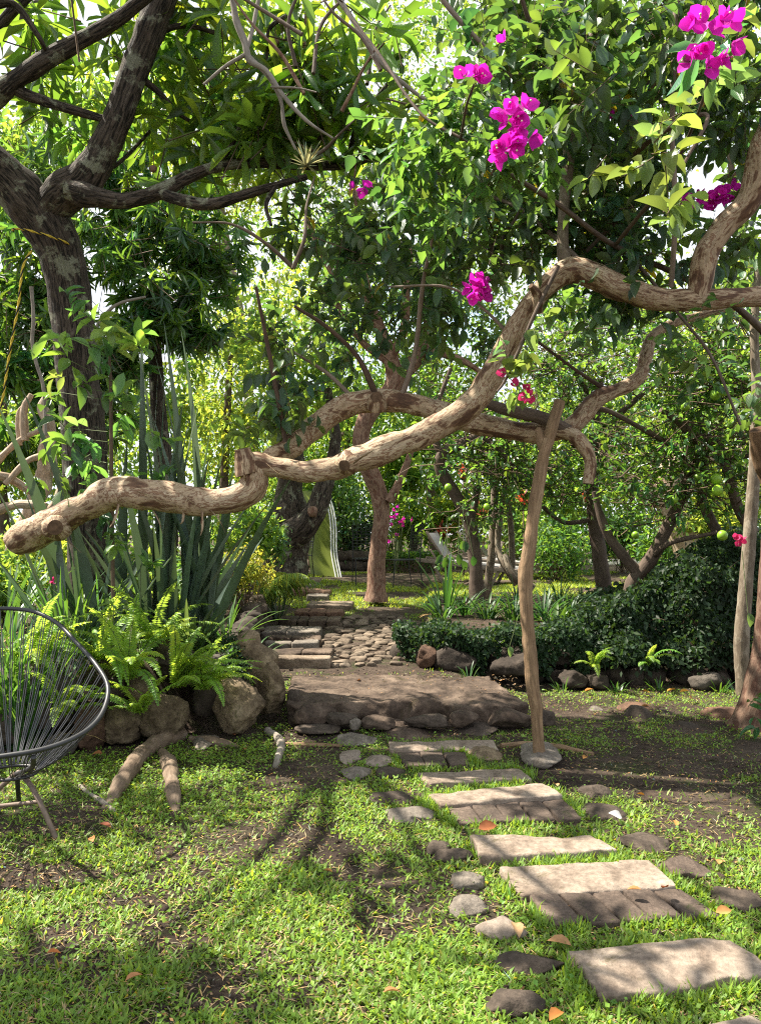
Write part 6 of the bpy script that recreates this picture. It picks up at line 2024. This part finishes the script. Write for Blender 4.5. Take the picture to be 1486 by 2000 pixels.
leaves(m, P, rand_dirs(rngP, n) + np.array((0, -.3, -.2)), rngP.normal(0, .5, (n, 3)) + np.array((0, -.5, .9)), .018 * rngP.uniform(.6, 1.4, n), .014 * rngP.uniform(.7, 1.3, n), 'lo', tints(rngP, n, .6, 2.0, .15, .05), 0, rngP)
solo(m, 'creeper_mat', M['ivy'], 'mat of tiny dark creeper draped over the corner boulder', 'creeper', at(430, 1310, 5.2))

# ------------------------------------------------------------------ cord chair at the left edge
chair = thing('cord_chair', 'black pear shaped garden chair strung with grey cords at the left edge', 'chair', (at(20, 1580, 3.35)[0], 3.35, 0))
RING = [(211, 1340, 3.50), (204, 1385, 3.36), (175, 1423, 3.22), (118, 1453, 3.1), (40, 1472, 3.02), (-60, 1478, 2.98), (-160, 1440, 3.05), (-215, 1360, 3.3), (-200, 1280, 3.6), (-130, 1218, 3.85), (-40, 1192, 3.97), (50, 1191, 3.98), (108, 1214, 3.9), (150, 1255, 3.76), (188, 1298, 3.62)]
ring = np.array([tuple(at(a, b, Y)) for a, b, Y in RING])
lp = np.concatenate([ring[-2:], ring, ring[:3]])
rs = spline(lp, .01)
i0 = int(np.argmin(np.linalg.norm(rs - ring[0], axis=1)[:len(rs) // 2]))
i1 = len(rs) // 2 + int(np.argmin(np.linalg.norm(rs - ring[0], axis=1)[len(rs) // 2:]))
rim = rs[i0:i1 + 1]
m = MB()
tube(m, np.concatenate([rim, np.full((len(rim), 1), .0105)], 1), n=14, step=.02)
part(m, 'rim', M['metal'], chair)
m = MB()
hub = at(22, 1500, 3.32)
th = np.linspace(0, 2 * math.pi, 41)
small = np.stack([hub[0] + .11 * np.cos(th), hub[1] + .10 * np.sin(th), np.full(41, hub[2] - .02)], 1)
tube(m, np.concatenate([small, np.full((41, 1), .007)], 1), n=8, step=.02)
part(m, 'seat_ring', M['metal'], chair)
m = MB()
nc = 50
ln = np.concatenate([[0], np.cumsum(np.linalg.norm(np.diff(rim, axis=0), axis=1))])
for i in range(nc):
    s = ln[-1] * (i + .5) / nc
    p = np.array([np.interp(s, ln, rim[:, k]) for k in range(3)])
    j = np.argmin(np.linalg.norm(small[:, :2] - (hub[:2] + unit((p - hub)[None, :2])[0] * .105), axis=1))
    q = small[j]
    for dx in (-.006, .006):
        a, b = p + (dx, 0, 0), q + (dx * .5, 0, .008)
        mid = (a + b) / 2 - np.array((0, 0, .03))
        tube(m, [tuple(a) + (.0024,), tuple(mid) + (.0024,), tuple(b) + (.0024,)], n=5, step=.12, cap=False)
part(m, 'cords', M['cord'], chair)
for rr, mt in [([(66, 1478, 3.04, 5), (64, 1497, 3.12, 5), (44, 1508, 3.25, 5), (34, 1512, 3.32, 5)], 'metal'), ([(36, 1508, 3.32, 5), (58, 1530, 3.25, 5), (78, 1566, 3.18, 5), (110, 1636, 3.16, 5)], 'rust'), ([(34, 1510, 3.34, 5), (36, 1545, 3.45, 4.5), (38, 1566, 3.6, 4.5)], 'metal'), ([(30, 1512, 3.32, 5), (-20, 1560, 3.3, 5), (-60, 1628, 3.3, 5)], 'rust')]:
    m = MB()
    px_tube(m, rr, n=10, step=.02)
    part(m, 'leg', M[mt], chair)
m = MB()
px_tube(m, [(76, 1566, 3.18, 4), (20, 1572, 3.24, 4), (-34, 1578, 3.3, 4)], n=10, step=.03)
part(m, 'crossbar', M['rust'], chair)

# ------------------------------------------------------------------ roots and sticks on the lawn
for i, (rr, mt, lab) in enumerate([
        ([(352, 1428, 4.62, 16), (318, 1440, 4.6, 18), (285, 1462, 4.5, 17), (256, 1496, 4.3, 16), (235, 1530, 4.1, 15), (205, 1573, 3.92, 9)], 'rootbark', 'thick twisted root lying from the stones down into the lawn'),
        ([(318, 1466, 4.45, 10), (330, 1490, 4.3, 14), (336, 1525, 4.12, 14), (340, 1552, 3.98, 13), (344, 1578, 3.86, 9)], 'rootbark', 'shorter lichened root right of the thick twisted one'),
        ([(522, 1426, 4.8, 8), (545, 1442, 4.75, 9), (548, 1462, 4.65, 8), (538, 1494, 4.5, 6)], 'greybark', 'crooked grey stick in the clover'),
        ([(548, 1453, 4.7, 4), (610, 1454, 4.7, 4.5), (668, 1456, 4.7, 4)], 'poleboard', 'straight pale cane lying beside the crooked stick'),
        ([(978, 1456, 4.7, 5), (1030, 1452, 4.72, 5), (1090, 1458, 4.68, 5.5), (1158, 1472, 4.58, 4)], 'poleboard', 'reddish stick lying behind the wooden prop'),
        ([(156, 1534, 4.0, 4), (180, 1552, 3.95, 4), (205, 1568, 3.9, 4.5), (226, 1585, 3.8, 4)], 'greybark', 'thin curved grey stick at the end of the thick root'),
        ([(372, 1440, 4.65, 9), (420, 1446, 4.62, 10), (470, 1452, 4.6, 6)], 'rootbark', 'low root half buried under the corner boulder')]):
    P = []
    for a, b, Y, r in rr:
        g = on_ground(a, b + r * .8)
        P.append((g[0], g[1], g[2] + r * g[1] / F * .55, r * g[1] / F))
    if mt == 'rootbark':
        P[-1] = P[-1][:2] + (P[-1][2] - .03, P[-1][3])
        P[0] = P[0][:2] + (P[0][2] - .01, P[0][3])
    m = MB()
    tube(m, P, n=18, step=.01, lump=.42, freq=11, seed=240 + i)
    solo(m, 'fallen_root' if mt == 'rootbark' else 'stick', M[mt], lab, 'root' if mt == 'rootbark' else 'stick', np.mean([p[:3] for p in P], 0))

# ------------------------------------------------------------------ things on the upper lawn
# green slide leaning against the forked tree
slide = thing('garden_slide', 'olive green plastic slide with white ribs leaning by the forked trunk', 'slide', at(636, 1125, 14.6))
Lp = spline(np.array([tuple(at(*p)) for p in [(584, 958, 15.3), (594, 990, 15.1), (600, 1030, 14.95), (602, 1075, 14.8), (607, 1121, 14.6)]]), .05)
Rp = spline(np.array([tuple(at(*p)) for p in [(634, 962, 15.3), (646, 995, 15.1), (651, 1035, 14.95), (652, 1080, 14.8), (661, 1128, 14.6)]]), .05)
nr_ = 40
t_ = np.linspace(0, 1, nr_)
Lp = np.stack([np.interp(t_, np.linspace(0, 1, len(Lp)), Lp[:, k]) for k in range(3)], 1)
Rp = np.stack([np.interp(t_, np.linspace(0, 1, len(Rp)), Rp[:, k]) for k in range(3)], 1)
nc_ = 12
w_ = np.linspace(0, 1, nc_)
sag = np.sin(np.pi * w_) * .05
fr_ = Lp[:, None] * (1 - w_)[None, :, None] + Rp[:, None] * w_[None, :, None] + np.array((0, 1., 0)) * sag[None, :, None]
bk_ = fr_ + np.array((0, .035, 0))
m = MB()
kk = np.arange(nr_ - 1)[:, None] * nc_ + np.arange(nc_ - 1)[None]
qf = np.stack([kk, kk + 1, kk + nc_ + 1, kk + nc_], 2).reshape(-1, 4)
m.add(fr_.reshape(-1, 3), qf)
m.add(bk_.reshape(-1, 3), qf[:, ::-1])
for e in (0, nc_ - 1):
    ed = np.stack([fr_[:, e], bk_[:, e]], 1).reshape(-1, 3)
    k2 = np.arange(nr_ - 1) * 2
    m.add(ed, np.stack([k2, k2 + 1, k2 + 3, k2 + 2], 1))
part(m, 'chute', M['greenplastic'], slide)
for j in range(3):
    m = MB()
    pp = Rp + np.array((-.045 + j * .05, -.02, 0))
    tube(m, np.concatenate([pp, np.full((nr_, 1), .014)], 1), n=8, step=.06)
    part(m, 'rib', M['white'], slide)
m = MB()
pp = Rp + np.array((.005, .012, 0))
tube(m, np.concatenate([pp, np.full((nr_, 1), .05)], 1), n=8, step=.08, flat=.5)
part(m, 'side_rail', M['greenplastic'], slide)

# loungers
def lounger(loc, rz, label, first=None):
    t = thing('sun_lounger', label, 'sun lounger', loc, 'grey sun loungers on the upper lawn')
    Rz = rotz(rz)
    L = np.asarray(loc, float)

    def bx(c, half, rot=None, **kw):
        m = MB()
        rr = Rz if rot is None else Rz @ rot
        box(m, L + Rz @ np.asarray(c), half, .008, rr, **kw)
        return m

    def tilt(a):
        return np.array(((math.cos(a), 0, -math.sin(a)), (0, 1, 0), (math.sin(a), 0, math.cos(a))))
    for s in (-1, 1):
        part(bx((.0, s * .3, .30), (.95, .02, .035), tilt(-.10)), 'side_rail', M['teak'], t)
        for x, a in ((-.55, .5), (.45, -.5)):
            part(bx((x, s * .27, .15), (.025, .02, .19), tilt(a)), 'leg', M['teak'], t)
    part(bx((.28, 0, .315), (.62, .27, .012), tilt(-.10), n=(6, 4, 2)), 'seat', M['fabric'], t)
    part(bx((-.54, 0, .55), (.36, .27, .012), tilt(-.98), n=(6, 4, 2)), 'backrest', M['fabric'], t)
    for s in (-1, 1):
        part(bx((-.54, s * .285, .55), (.40, .016, .02), tilt(-.98)), 'back_frame', M['teak'], t)
        part(bx((-.60, s * .24, .40), (.018, .014, .2), tilt(.55)), 'prop_strut', M['teak'], t)
    return t


lounger((at(925, 1140, 13.2)[0], 13.2, .40), -.35, 'nearest sun lounger with its raised backrest clear of the trunks')
lounger((at(965, 1130, 14.2)[0] + .15, 14.4, .40), -.3, 'second sun lounger half hidden behind the leaning lime trunk')
lounger((at(975, 1125, 15.4)[0] + .2, 15.6, .40), -.3, 'farthest sun lounger with only its back showing past the lime trunks')


def iron_chair(loc, rz, label, back=.95, arms=True):
    t = thing('iron_chair', label, 'chair', loc, 'wrought iron chairs on the upper lawn')
    Rz = rotz(rz)
    L = np.asarray(loc, float)

    def tb(pts, r=.009):
        m = MB()
        tube(m, [tuple(L + Rz @ np.asarray(p, float)) + (r,) for p in pts], n=8, step=.05)
        return m
    w, d, h = .23, .22, .43
    for sx in (-1, 1):
        part(tb([(sx * w, -d - .03, 0), (sx * w, -d, h)]), 'leg', M['iron'], t)
        part(tb([(sx * w, d + .05, 0), (sx * w, d, h), (sx * w, d + .06, back)]), 'back_post', M['iron'], t)
        if arms:
            part(tb([(sx * w, d + .03, .68), (sx * (w + .02), 0, .68), (sx * w, -d, .64), (sx * w, -d, h)], .011), 'armrest', M['iron'], t)
    m = MB()
    for x in np.linspace(-w, w, 9):
        tube(m, [tuple(L + Rz @ np.array((x, -d, h))) + (.006,), tuple(L + Rz @ np.array((x, d, h))) + (.006,)], n=6, step=.1)
    for y in (-d, d):
        tube(m, [tuple(L + Rz @ np.array((-w, y, h))) + (.010,), tuple(L + Rz @ np.array((w, y, h))) + (.010,)], n=6, step=.1)
    part(m, 'seat', M['iron'], t)
    m = MB()
    for z in np.linspace(h + .14, back, 9):
        tube(m, [tuple(L + Rz @ np.array((-w, d + .05 * (z - h) / (back - h), z))) + (.006,), tuple(L + Rz @ np.array((w, d + .05 * (z - h) / (back - h), z))) + (.006,)], n=6, step=.1)
    for x in np.linspace(-w, w, 7):
        tube(m, [tuple(L + Rz @ np.array((x, d + .01, h + .14))) + (.005,), tuple(L + Rz @ np.array((x, d + .05, back))) + (.005,)], n=6, step=.1)
    part(m, 'backrest', M['iron'], t)


iron_chair((at(718, 1145, 13.0)[0], 13.0, .39), .15, 'wrought iron chair half hidden behind the left of the reddish trunk', 1.0, False)
iron_chair((at(785, 1148, 12.6)[0], 12.6, .39), -1.2, 'wrought iron chair right of the reddish trunk facing the loungers', 1.0, False)
iron_chair((at(577, 1125, 14.3)[0], 14.3, .40), -.9, 'dark iron armchair in front of the green slide', .9, True)

# ------------------------------------------------------------------ rope, air plant, galls
def rope(pts, label, loc):
    P = spline(np.asarray(pts, float), .012)
    n = len(P)
    T = unit(np.gradient(P, axis=0))
    A = unit(np.cross(T, np.array((.2, 1, .3))))
    B = np.cross(T, A)
    t = thing('rope', label, 'rope', loc)
    ph = np.arange(n) * .55
    for k, mt in enumerate(('yellowrope', 'blackrope', 'yellowrope')):
        a = ph + k * 2.094
        Q = P + (A * np.cos(a)[:, None] + B * np.sin(a)[:, None]) * .0042
        m = MB()
        tube(m, np.concatenate([Q, np.full((n, 1), .0048)], 1), n=6, step=.02)
        part(m, 'strand', M[mt], t)


cpt = at(88, 455, 5.68)
rp = []
for a in np.linspace(-2.9, .3, 14):
    rp.append(cpt + np.array((.215 * math.cos(a), .215 * math.sin(a), -.05 + .10 * (math.cos(a) * -.5) + .02 * math.sin(a))))
rope(rp, 'yellow and black rope looped round the dark trunk below its fork', cpt)
rope([at(62, 490, 5.45), at(46, 520, 5.35), at(36, 600, 5.3), at(18, 700, 5.3), at(4, 790, 5.3), at(-25, 900, 5.3)], 'yellow and black rope hanging down along the left edge', at(18, 700, 5.3))
m = MB()
c = at(598, 325, 4.6)
n = 34
blades(m, np.broadcast_to(c, (n, 3)), rngP.uniform(0, 6.28, n), rngP.uniform(.05, 1.5, n), rngP.uniform(-.3, .5, n), rngP.uniform(.10, .18, n), .014, 6, .5, tints(rngP, n, .7, 1.4))
solo(m, 'air_plant', M['airplant'], 'pale spiky air plant perched on the hanging dead branch', 'plant', c)
for i, (px, py, Y, lab) in enumerate([(538, 82, 5.2, 'round brown gall on a thin twig at the top centre'), (300, 330, 5.4, 'round brown gall above the lichened branch')]):
    m = MB()
    rock(m, at(px, py, Y), (.026, .026, .024), 0, i, .2, 2, 3)
    sticks(m, at(px, py, Y)[None], (at(px, py, Y) + (0, 0, .12))[None], .004, .004, 0)
    solo(m, 'gall', M['redrock'], lab, 'gall', at(px, py, Y))

# ------------------------------------------------------------------ fallen leaves and scraps, one by one
FL = [
    (952, 1618, .085, (.9, .45, .28), 'curled orange brown leaf at the brick strip'),
    (1092, 1843, .075, (1.5, 1.25, 1.0), 'pale tan leaf left of the nearest whole slab'),
    (1085, 1985, .06, (1.2, .7, .3), 'orange leaf in the grass at the lower edge'),
    (1010, 1813, .07, (1.7, 1.6, 1.4), 'pale leaf on the broken stone'),
    (1238, 1740, .05, (1.5, 1.1, .7), 'tan leaf on the edge of the third slab'),
    (1298, 1736, .045, (1.1, .5, .3), 'reddish leaf on the wide brick strip near its right end'),
    (1413, 1782, .055, (1.6, 1.2, .7), 'tan leaf at the right end of the wide brick strip'),
    (1318, 1607, .055, (1.7, 1.2, .6), 'tan leaf in the grass right of the white scrap'),
    (1400, 1682, .06, (1.6, 1.2, .7), 'curled tan leaf in the grass near the right edge'),
    (1250, 1553, .04, (1.9, 1.1, .3), 'small orange leaf in the grass beyond the second farthest slab'),
    (1085, 1532, .055, (1.7, 1.5, 1.2), 'pale dry leaf touching the slab by the wooden prop'),
    (205, 1615, .06, (1.1, .55, .5), 'pinkish brown leaf in the lawn near the chair leg'),
    (180, 1640, .05, (1.3, .9, .5), 'dry leaf left of the pinkish one'),
    (108, 1622, .04, (1.6, .8, .3), 'orange leaf at the foot of the chair leg'),
    (190, 1472, .06, (1.0, .6, .4), 'brown leaf below the reddish pitted stone'),
    (480, 1462, .045, (1.2, .7, .4), 'brown leaf in the clover left of the crooked stick'),
    (457, 1434, .06, (.9, .5, .35), 'curled brown leaf below the corner boulder'),
    (1142, 1480, .05, (1.5, 1.1, .5), 'yellow brown leaf by the reddish stick'),
    (1160, 1398, .06, (1.5, 1.3, .8), 'pale leaf on the small flat stone'),
    (1310, 1350, .08, (1.9, 1.4, .5), 'large yellow tan leaf in the shaded lawn'),
    (1336, 1352, .07, (1.9, 1.5, .6), 'yellow tan leaf right of the large one'),
    (1262, 1352, .07, (1.7, 1.2, .5), 'tan leaf left of the large yellow tan one'),
    (1150, 1350, .08, (1.5, .9, .3), 'long orange leaf at the wall foot'),
    (1350, 1366, .08, (1.8, 1.3, .7), 'long pale leaf behind the small sunlit stone'),
    (1260, 1380, .06, (1.8, 1.5, 1.0), 'pale leaf on the reddish stone'),
    (1385, 1387, .06, (1.8, 1.4, .8), 'dry leaf beside the reddish rough stone'),
    (700, 1330, .05, (1.3, .8, .5), 'small brown leaf on the rock ledge'),
    (765, 1935, .05, (1.4, 1.0, .7), 'dry leaf in the lawn left of the sunken stone'),
    (640, 1702, .04, (1.5, 1.0, .5), 'small tan leaf in the lit lawn at the centre'),
    (262, 1910, .05, (1.7, 1.2, .9), 'pinkish pale leaf in the lawn at the lower left'),
    (105, 1860, .04, (1.6, .8, .4), 'orange fleck of leaf in the lower left lawn'),
]
for i, (px, py, s, c, lab) in enumerate(FL):
    g = on_ground(px, py, .03)
    if any(abs(px - a) < 40 for a in (1238, 1298, 1413)) and py > 1730:
        g = on_ground(px, py, .06)
    m = MB()
    az = rngP.uniform(0, 6.28)
    leaves(m, g[None] - np.array(((math.cos(az) * s / 2, math.sin(az) * s / 2, 0.0),)), np.array(((math.cos(az), math.sin(az), .25),)), np.array(((rngP.normal(0, .4), rngP.normal(0, .4), 1.),)), s, s * .6, 'oval', np.array((c,)), 0, rngP)
    solo(m, 'fallen_leaf', M['deadleaf'], lab, 'fallen leaf', g, 'fallen leaves')
g = on_ground(1200, 1588, .05)
m = MB()
leaves(m, (g + (-.03, 0, 0))[None], np.array(((.95, -.15, .05),)), np.array(((.1, -.55, 1.),)), .062, .05, 'obov', np.ones((1, 3)), 0, rngP)
solo(m, 'white_scrap', M['whitepaper'], 'white folded scrap lying on a dark stone', 'scrap', g)
g = at(1334, 1397, 5.62)
m = MB()
leaves(m, (g - (0, 0, .04))[None], np.array(((.25, -.1, 1.),)), np.array(((.8, -.6, .1),)), .09, .055, 'oval', np.array(((1.0, 1.0, 1.0),)), 0, rngP)
solo(m, 'fallen_leaf', M['yellow'], 'bright yellow leaf standing upright before the small sunlit stone', 'fallen leaf', g, 'fallen leaves')
for i, (px, py, Y, s, lab) in enumerate([(1460, 1197, 5.6, .10, 'broad green leaf hanging by the slender trunk'), (995, 1262, 6.3, .085, 'yellow green leaf hanging before the retaining wall'), (905, 1080, 7.6, .115, 'cluster of large drooping leaves before the loungers')]):
    m = MB()
    p = at(px, py, Y)
    n = 1 if i < 2 else 7
    P = np.repeat(p[None], n, 0) + rngP.normal(0, .09 if n > 1 else 0, (n, 3))
    leaves(m, P, np.tile((.15, -.2, -1.), (n, 1)) + rngP.normal(0, .3, (n, 3)), np.tile((.1, -1., .2), (n, 1)), s, s * .6, 'oval', tints(rngP, n, .9, 1.3), 0, rngP)
    sticks(m, P, P + rngP.normal(0, .06, (n, 3)) + (0, 0, .35), .003, .003, 1)
    solo(m, 'hanging_leaf', [M['bright'] if i < 2 else M['bedleaf'], M['twiggreen']], lab, 'leaf', p)

# ------------------------------------------------------------------ grass, clover, litter
rngT = np.random.default_rng(2024)


def inside_any(x, y):
    r = np.zeros(len(x), bool)
    for q in EXCL:
        lo, hi = q.min(0), q.max(0)
        idx = np.where((x > lo[0]) & (x < hi[0]) & (y > lo[1]) & (y < hi[1]))[0]
        if len(idx) == 0:
            continue
        inn = np.zeros(len(idx), bool)
        px, py = x[idx], y[idx]
        j = len(q) - 1
        for i in range(len(q)):
            xi, yi, xj, yj = q[i][0], q[i][1], q[j][0], q[j][1]
            cnd = ((yi > py) != (yj > py)) & (px < (xj - xi) * (py - yi) / (yj - yi + 1e-12) + xi)
            inn ^= cnd
            j = i
        r[idx] |= inn
    return r


BARE = [  # bare soil (px, py, rx, ry in pixels, strength)
    (575, 1520, 70, 34, .9), (640, 1470, 40, 14, .5), (90, 1715, 110, 24, .9), (560, 1635, 110, 20, .55), (450, 1680, 120, 22, .5), (760, 1700, 60, 20, .5), (110, 1850, 70, 45, .6), (420, 1935, 55, 28, .7), (330, 1835, 60, 18, .4), (660, 1675, 40, 40, .45),
    (1190, 1512, 150, 30, .75), (1330, 1490, 140, 30, .7), (1420, 1560, 90, 40, .6), (1300, 1555, 70, 18, .6), (1120, 1390, 90, 30, .6), (600, 1440, 80, 20, .6), (900, 1440, 90, 16, .5), (1060, 1540, 40, 14, .4), (1340, 1690, 80, 26, .5), (1010, 1960, 90, 30, .5), (830, 1820, 80, 40, .3), (150, 1590, 60, 20, .5), (1430, 1640, 60, 14, .4), (250, 1760, 60, 14, .4),
]
bare_w = []
for px, py, rx, ry, s in BARE:
    c = on_ground(px, py)
    e = on_ground(px, py - ry * .9)
    bare_w.append((c[0], c[1], rx * c[1] / F, max(.04, e[1] - c[1]), s))


def bare_at(x, y):
    b = 0
    for cx, cy, a, q, s in bare_w:
        b = b + s * np.exp(-(((x - cx) / a) ** 2 + ((y - cy) / q) ** 2) * .9)
    return b


def field(n, y0, y1, thr, seed):
    # uniform in the picture's width, weighted to the near ground
    u = rngT.random(n)
    y = y0 * (y1 / y0) ** u
    x = (rngT.random(n) * 2 - 1) * (y * .52 + .15)
    d = .45 * fbm(xy(x, y, 2.6), seed, 3) + .5 * fbm(xy(x, y, 8), seed + 3, 4, .7) - .85 * bare_at(x, y)
    ok = (d > thr + rngT.normal(0, .13, n)) | (rngT.random(n) < .045)
    ok &= ~((y > y_left(x) + .05) & (x < x_left(y) + .05))
    ok &= ~((y > 6.45) & (x > .25)) & ~((y > 6.0) & (x < 1.0) & (rngT.random(n) < .9))
    return x, y, ok


def lawn(m, n, y0, y1, thr, Lm, Wm, seed, col=(1, 1, 1), lean=(.25, 1.15)):
    x, y, ok = field(n, y0, y1, thr, seed)
    x, y = x[ok], y[ok]
    # tufts: gather blades round a nearby centre
    k = len(x)
    ok = ~inside_any(x, y)
    x, y = x[ok], y[ok]
    k = len(x)
    P = np.stack([x, y, hgt(x, y) - .004], 1)
    clump = fbm(xy(x, y, 5.0), seed + 9, 2)
    tn = tints(rngT, k, .65, 1.35, .07) * (1 + .28 * clump[:, None]) * np.array(col)
    dry = rngT.random(k) < .03
    tn[dry] *= np.array((1.7, 1.0, 1.3))
    blades(m, P, rngT.uniform(0, 6.283, k), rngT.uniform(*lean, k), rngT.uniform(.1, 1.0, k), Lm * rngT.uniform(.5, 1.3, k), Wm * rngT.uniform(.7, 1.3, k), 2, None, tn, 0)
    return k


m = MB()
k1 = lawn(m, 270000, 1.62, 6.4, -.08, .027, .0068, 71, (1, 1, 1), (.45, 1.35))
k2 = lawn(m, 24000, 1.62, 4.2, -.02, .040, .0088, 71, (1.05, 1.0, 1.0), (.2, .9))
tag(m.build('lawn_grass', M['grass']), 'short broad bladed grass growing in patches over dark soil', 'grass', kind='stuff')
print('GRASS', k1, k2)

m = MB()
k = 520
u_, v_ = rngT.random(k), rngT.random(k) ** .7
P = np.stack([-.66 + 1.72 * u_, 5.25 + .85 * v_, .142 + .028 * v_ + rngT.uniform(0, .012, k)], 1)
leaves(m, P, rand_dirs(rngT, k) * np.array((1, 1, .15)), rngT.normal(0, .3, (k, 3)) + np.array((0, 0, 1.)), rngT.uniform(.008, .03, k), rngT.uniform(.004, .014, k), 'lo', tints(rngT, k, .4, 1.4, .2), 0, rngT)
tag(m.build('ledge_litter', M['deadleaf']), 'dry leaf crumbs lying on the rock ledge', 'leaf litter', kind='stuff')

# longer tufts at the edges of the slabs
m = MB()
xs, ys = [], []
for q in EXCL[:10]:
    for i in range(len(q)):
        a, b = q[i], q[(i + 1) % len(q)]
        ln_ = np.linalg.norm(b - a)
        nn = int(ln_ * 620)
        s = rngT.random(nn)
        nrm_ = np.array((b[1] - a[1], -(b[0] - a[0]))) / max(ln_, 1e-6)
        cen = q.mean(0)
        if np.dot(nrm_, (a + b) / 2 - cen) < 0:
            nrm_ = -nrm_
        o_ = np.abs(rngT.normal(0, .03, nn)) + .004
        gate = fbm(np.stack([a[0] + (b[0] - a[0]) * s, a[1] + (b[1] - a[1]) * s, s * 0], 1) * 9, 8, 2) > -.12
        xs.append((a[0] + (b[0] - a[0]) * s + nrm_[0] * o_)[gate])
        ys.append((a[1] + (b[1] - a[1]) * s + nrm_[1] * o_)[gate])
x, y = np.concatenate(xs), np.concatenate(ys)
ok = ~inside_any(x, y) & (bare_at(x, y) < .6)
x, y = x[ok], y[ok]
k = len(x)
blades(m, np.stack([x, y, hgt(x, y) - .004], 1), rngT.uniform(0, 6.28, k), rngT.uniform(.05, .8, k), rngT.uniform(.1, .9, k), rngT.uniform(.025, .065, k), rngT.uniform(.005, .009, k), 3, None, tints(rngT, k, .7, 1.25, .1))
tag(m.build('edge_grass', M['grass']), 'longer grass tufts crowding the edges of the slabs', 'grass', kind='stuff')

# clover and small round leaved weeds by the left stones and round the ledge
m = MB()
x, y, ok = field(80000, 1.7, 6.3, -.30, 77)
w = .10 + np.exp(-(((x + .9) / .95) ** 2)) * sstep(3.3, 4.1, y) + .5 * np.exp(-(((x - .1) / .6) ** 2)) * sstep(4.2, 4.8, y) + .35 * sstep(4.4, 5.0, y) * (x > .9)
ok &= rngT.random(len(x)) < w
ok &= ~inside_any(x, y)
x, y = x[ok], y[ok]
k = len(x)
P = np.stack([x, y, hgt(x, y) + rngT.uniform(.004, .035, k)], 1)
leaves(m, P, rand_dirs(rngT, k) * np.array((1, 1, .3)), rngT.normal(0, .35, (k, 3)) + np.array((0, 0, 1.)), rngT.uniform(.010, .020, k), rngT.uniform(.010, .018, k), 'lo', tints(rngT, k, .7, 1.35, .12), 0, rngT)
tag(m.build('clover_patch', M['clover']), 'small round leaved ground cover by the stones and roots', 'ground cover', kind='stuff')

# grass of the upper lawn and the path
m = MB()
k = 60000
y = rngT.uniform(10.2, 16.2, k)
x = (rngT.random(k) * 2 - 1) * y * .4
d = fbm(xy(x, y, 1.2), 33, 3) + .15
ok = (d > 0) & ~inside_any(x, y) & (x > x_left(y)) & ~((y < 11.3) & (x > -.2) & (d < .35))
x, y = x[ok], y[ok]
k = len(x)
blades(m, np.stack([x, y, hgt(x, y)], 1), rngT.uniform(0, 6.28, k), rngT.uniform(.1, 1.1, k), .5, rngT.uniform(.03, .07, k), .012, 2, None, tints(rngT, k, .8, 1.4, .15) * np.array((1.3, 1.1, 1)))
k = 9000
y = rngT.uniform(6.0, 10.2, k)
x = rngT.uniform(-1.3, .6, k)
ok = (fbm(xy(x, y, 2.2), 34, 3) > .12 + .5 * (1 - sstep(6.3, 7.2, y))) & ~inside_any(x, y)
x, y = x[ok], y[ok]
k = len(x)
blades(m, np.stack([x, y, hgt(x, y)], 1), rngT.uniform(0, 6.28, k), rngT.uniform(.2, 1.2, k), .5, rngT.uniform(.02, .05, k), .008, 2, None, tints(rngT, k, .7, 1.2, .15))
tag(m.build('upper_grass', M['grass']), 'thin sunlit grass of the upper lawn beyond the steps', 'grass', kind='stuff')

# leaf litter and crumbs too many to count
m = MB()
k = 16000
y = 1.7 * (11 / 1.7) ** rngT.random(k)
x = (rngT.random(k) * 2 - 1) * y * .52
gate = fbm(xy(x, y, 1.7), 44, 3) + .6 * np.exp(-((x - 1.6) / 1.2) ** 2) * sstep(4.3, 5.2, y) > .05
x, y = x[gate], y[gate]
k = len(x)
P = np.stack([x, y, hgt(x, y) + .008], 1)
leaves(m, P, rand_dirs(rngT, k) * np.array((1, 1, .25)), rngT.normal(0, .35, (k, 3)) + np.array((0, 0, 1.)), rngT.uniform(.005, .022, k), rngT.uniform(.003, .010, k), 'lo', tints(rngT, k, .5, 1.7, .25), 0, rngT)
k = 7000
y = 1.65 * (7.5 / 1.65) ** rngT.random(k)
x = (rngT.random(k) * 2 - 1) * y * .52
ok = ~inside_any(x, y)
x, y = x[ok], y[ok]
k = len(x)
cv, cf = ico(1)
sz = rngT.uniform(.002, .009, (k, 1, 1)) * (1 + (rngT.random((k, 1, 1)) < .04) * 1.2)
cv2 = cv[None] * sz * rngT.uniform(.6, 1.3, (k, 1, 3)) + np.stack([x, y, hgt(x, y) + .001], 1)[:, None]
m2 = MB().add(cv2.reshape(-1, 3), (cf[None] + (np.arange(k) * len(cv))[:, None, None]).reshape(-1, 3), 0, np.repeat(tints(rngT, k, .5, 1.7, .12), len(cv), 0))
tag(m2.build('soil_crumbs', M['soil']), 'crumbs and clods of dark earth lying between the grass', 'soil crumbs', kind='stuff')
k = 9000
y = 1.65 * (6.4 / 1.65) ** rngT.random(k)
x = (rngT.random(k) * 2 - 1) * y * .52
ok = ~inside_any(x, y)
x, y = x[ok], y[ok]
k = len(x)
blades(m, np.stack([x, y, hgt(x, y) + .004], 1), rngT.uniform(0, 6.28, k), rngT.uniform(1.1, 1.5, k), rngT.uniform(0, .35, k), rngT.uniform(.015, .05, k), rngT.uniform(.0022, .0045, k), 2, None, tints(rngT, k, .6, 1.5, .2), 1)
tag(m.build('leaf_litter', [M['deadleaf'], M['spentleaf']]), 'crumbs of dry leaf and twig scattered over the soil', 'leaf litter', kind='stuff')
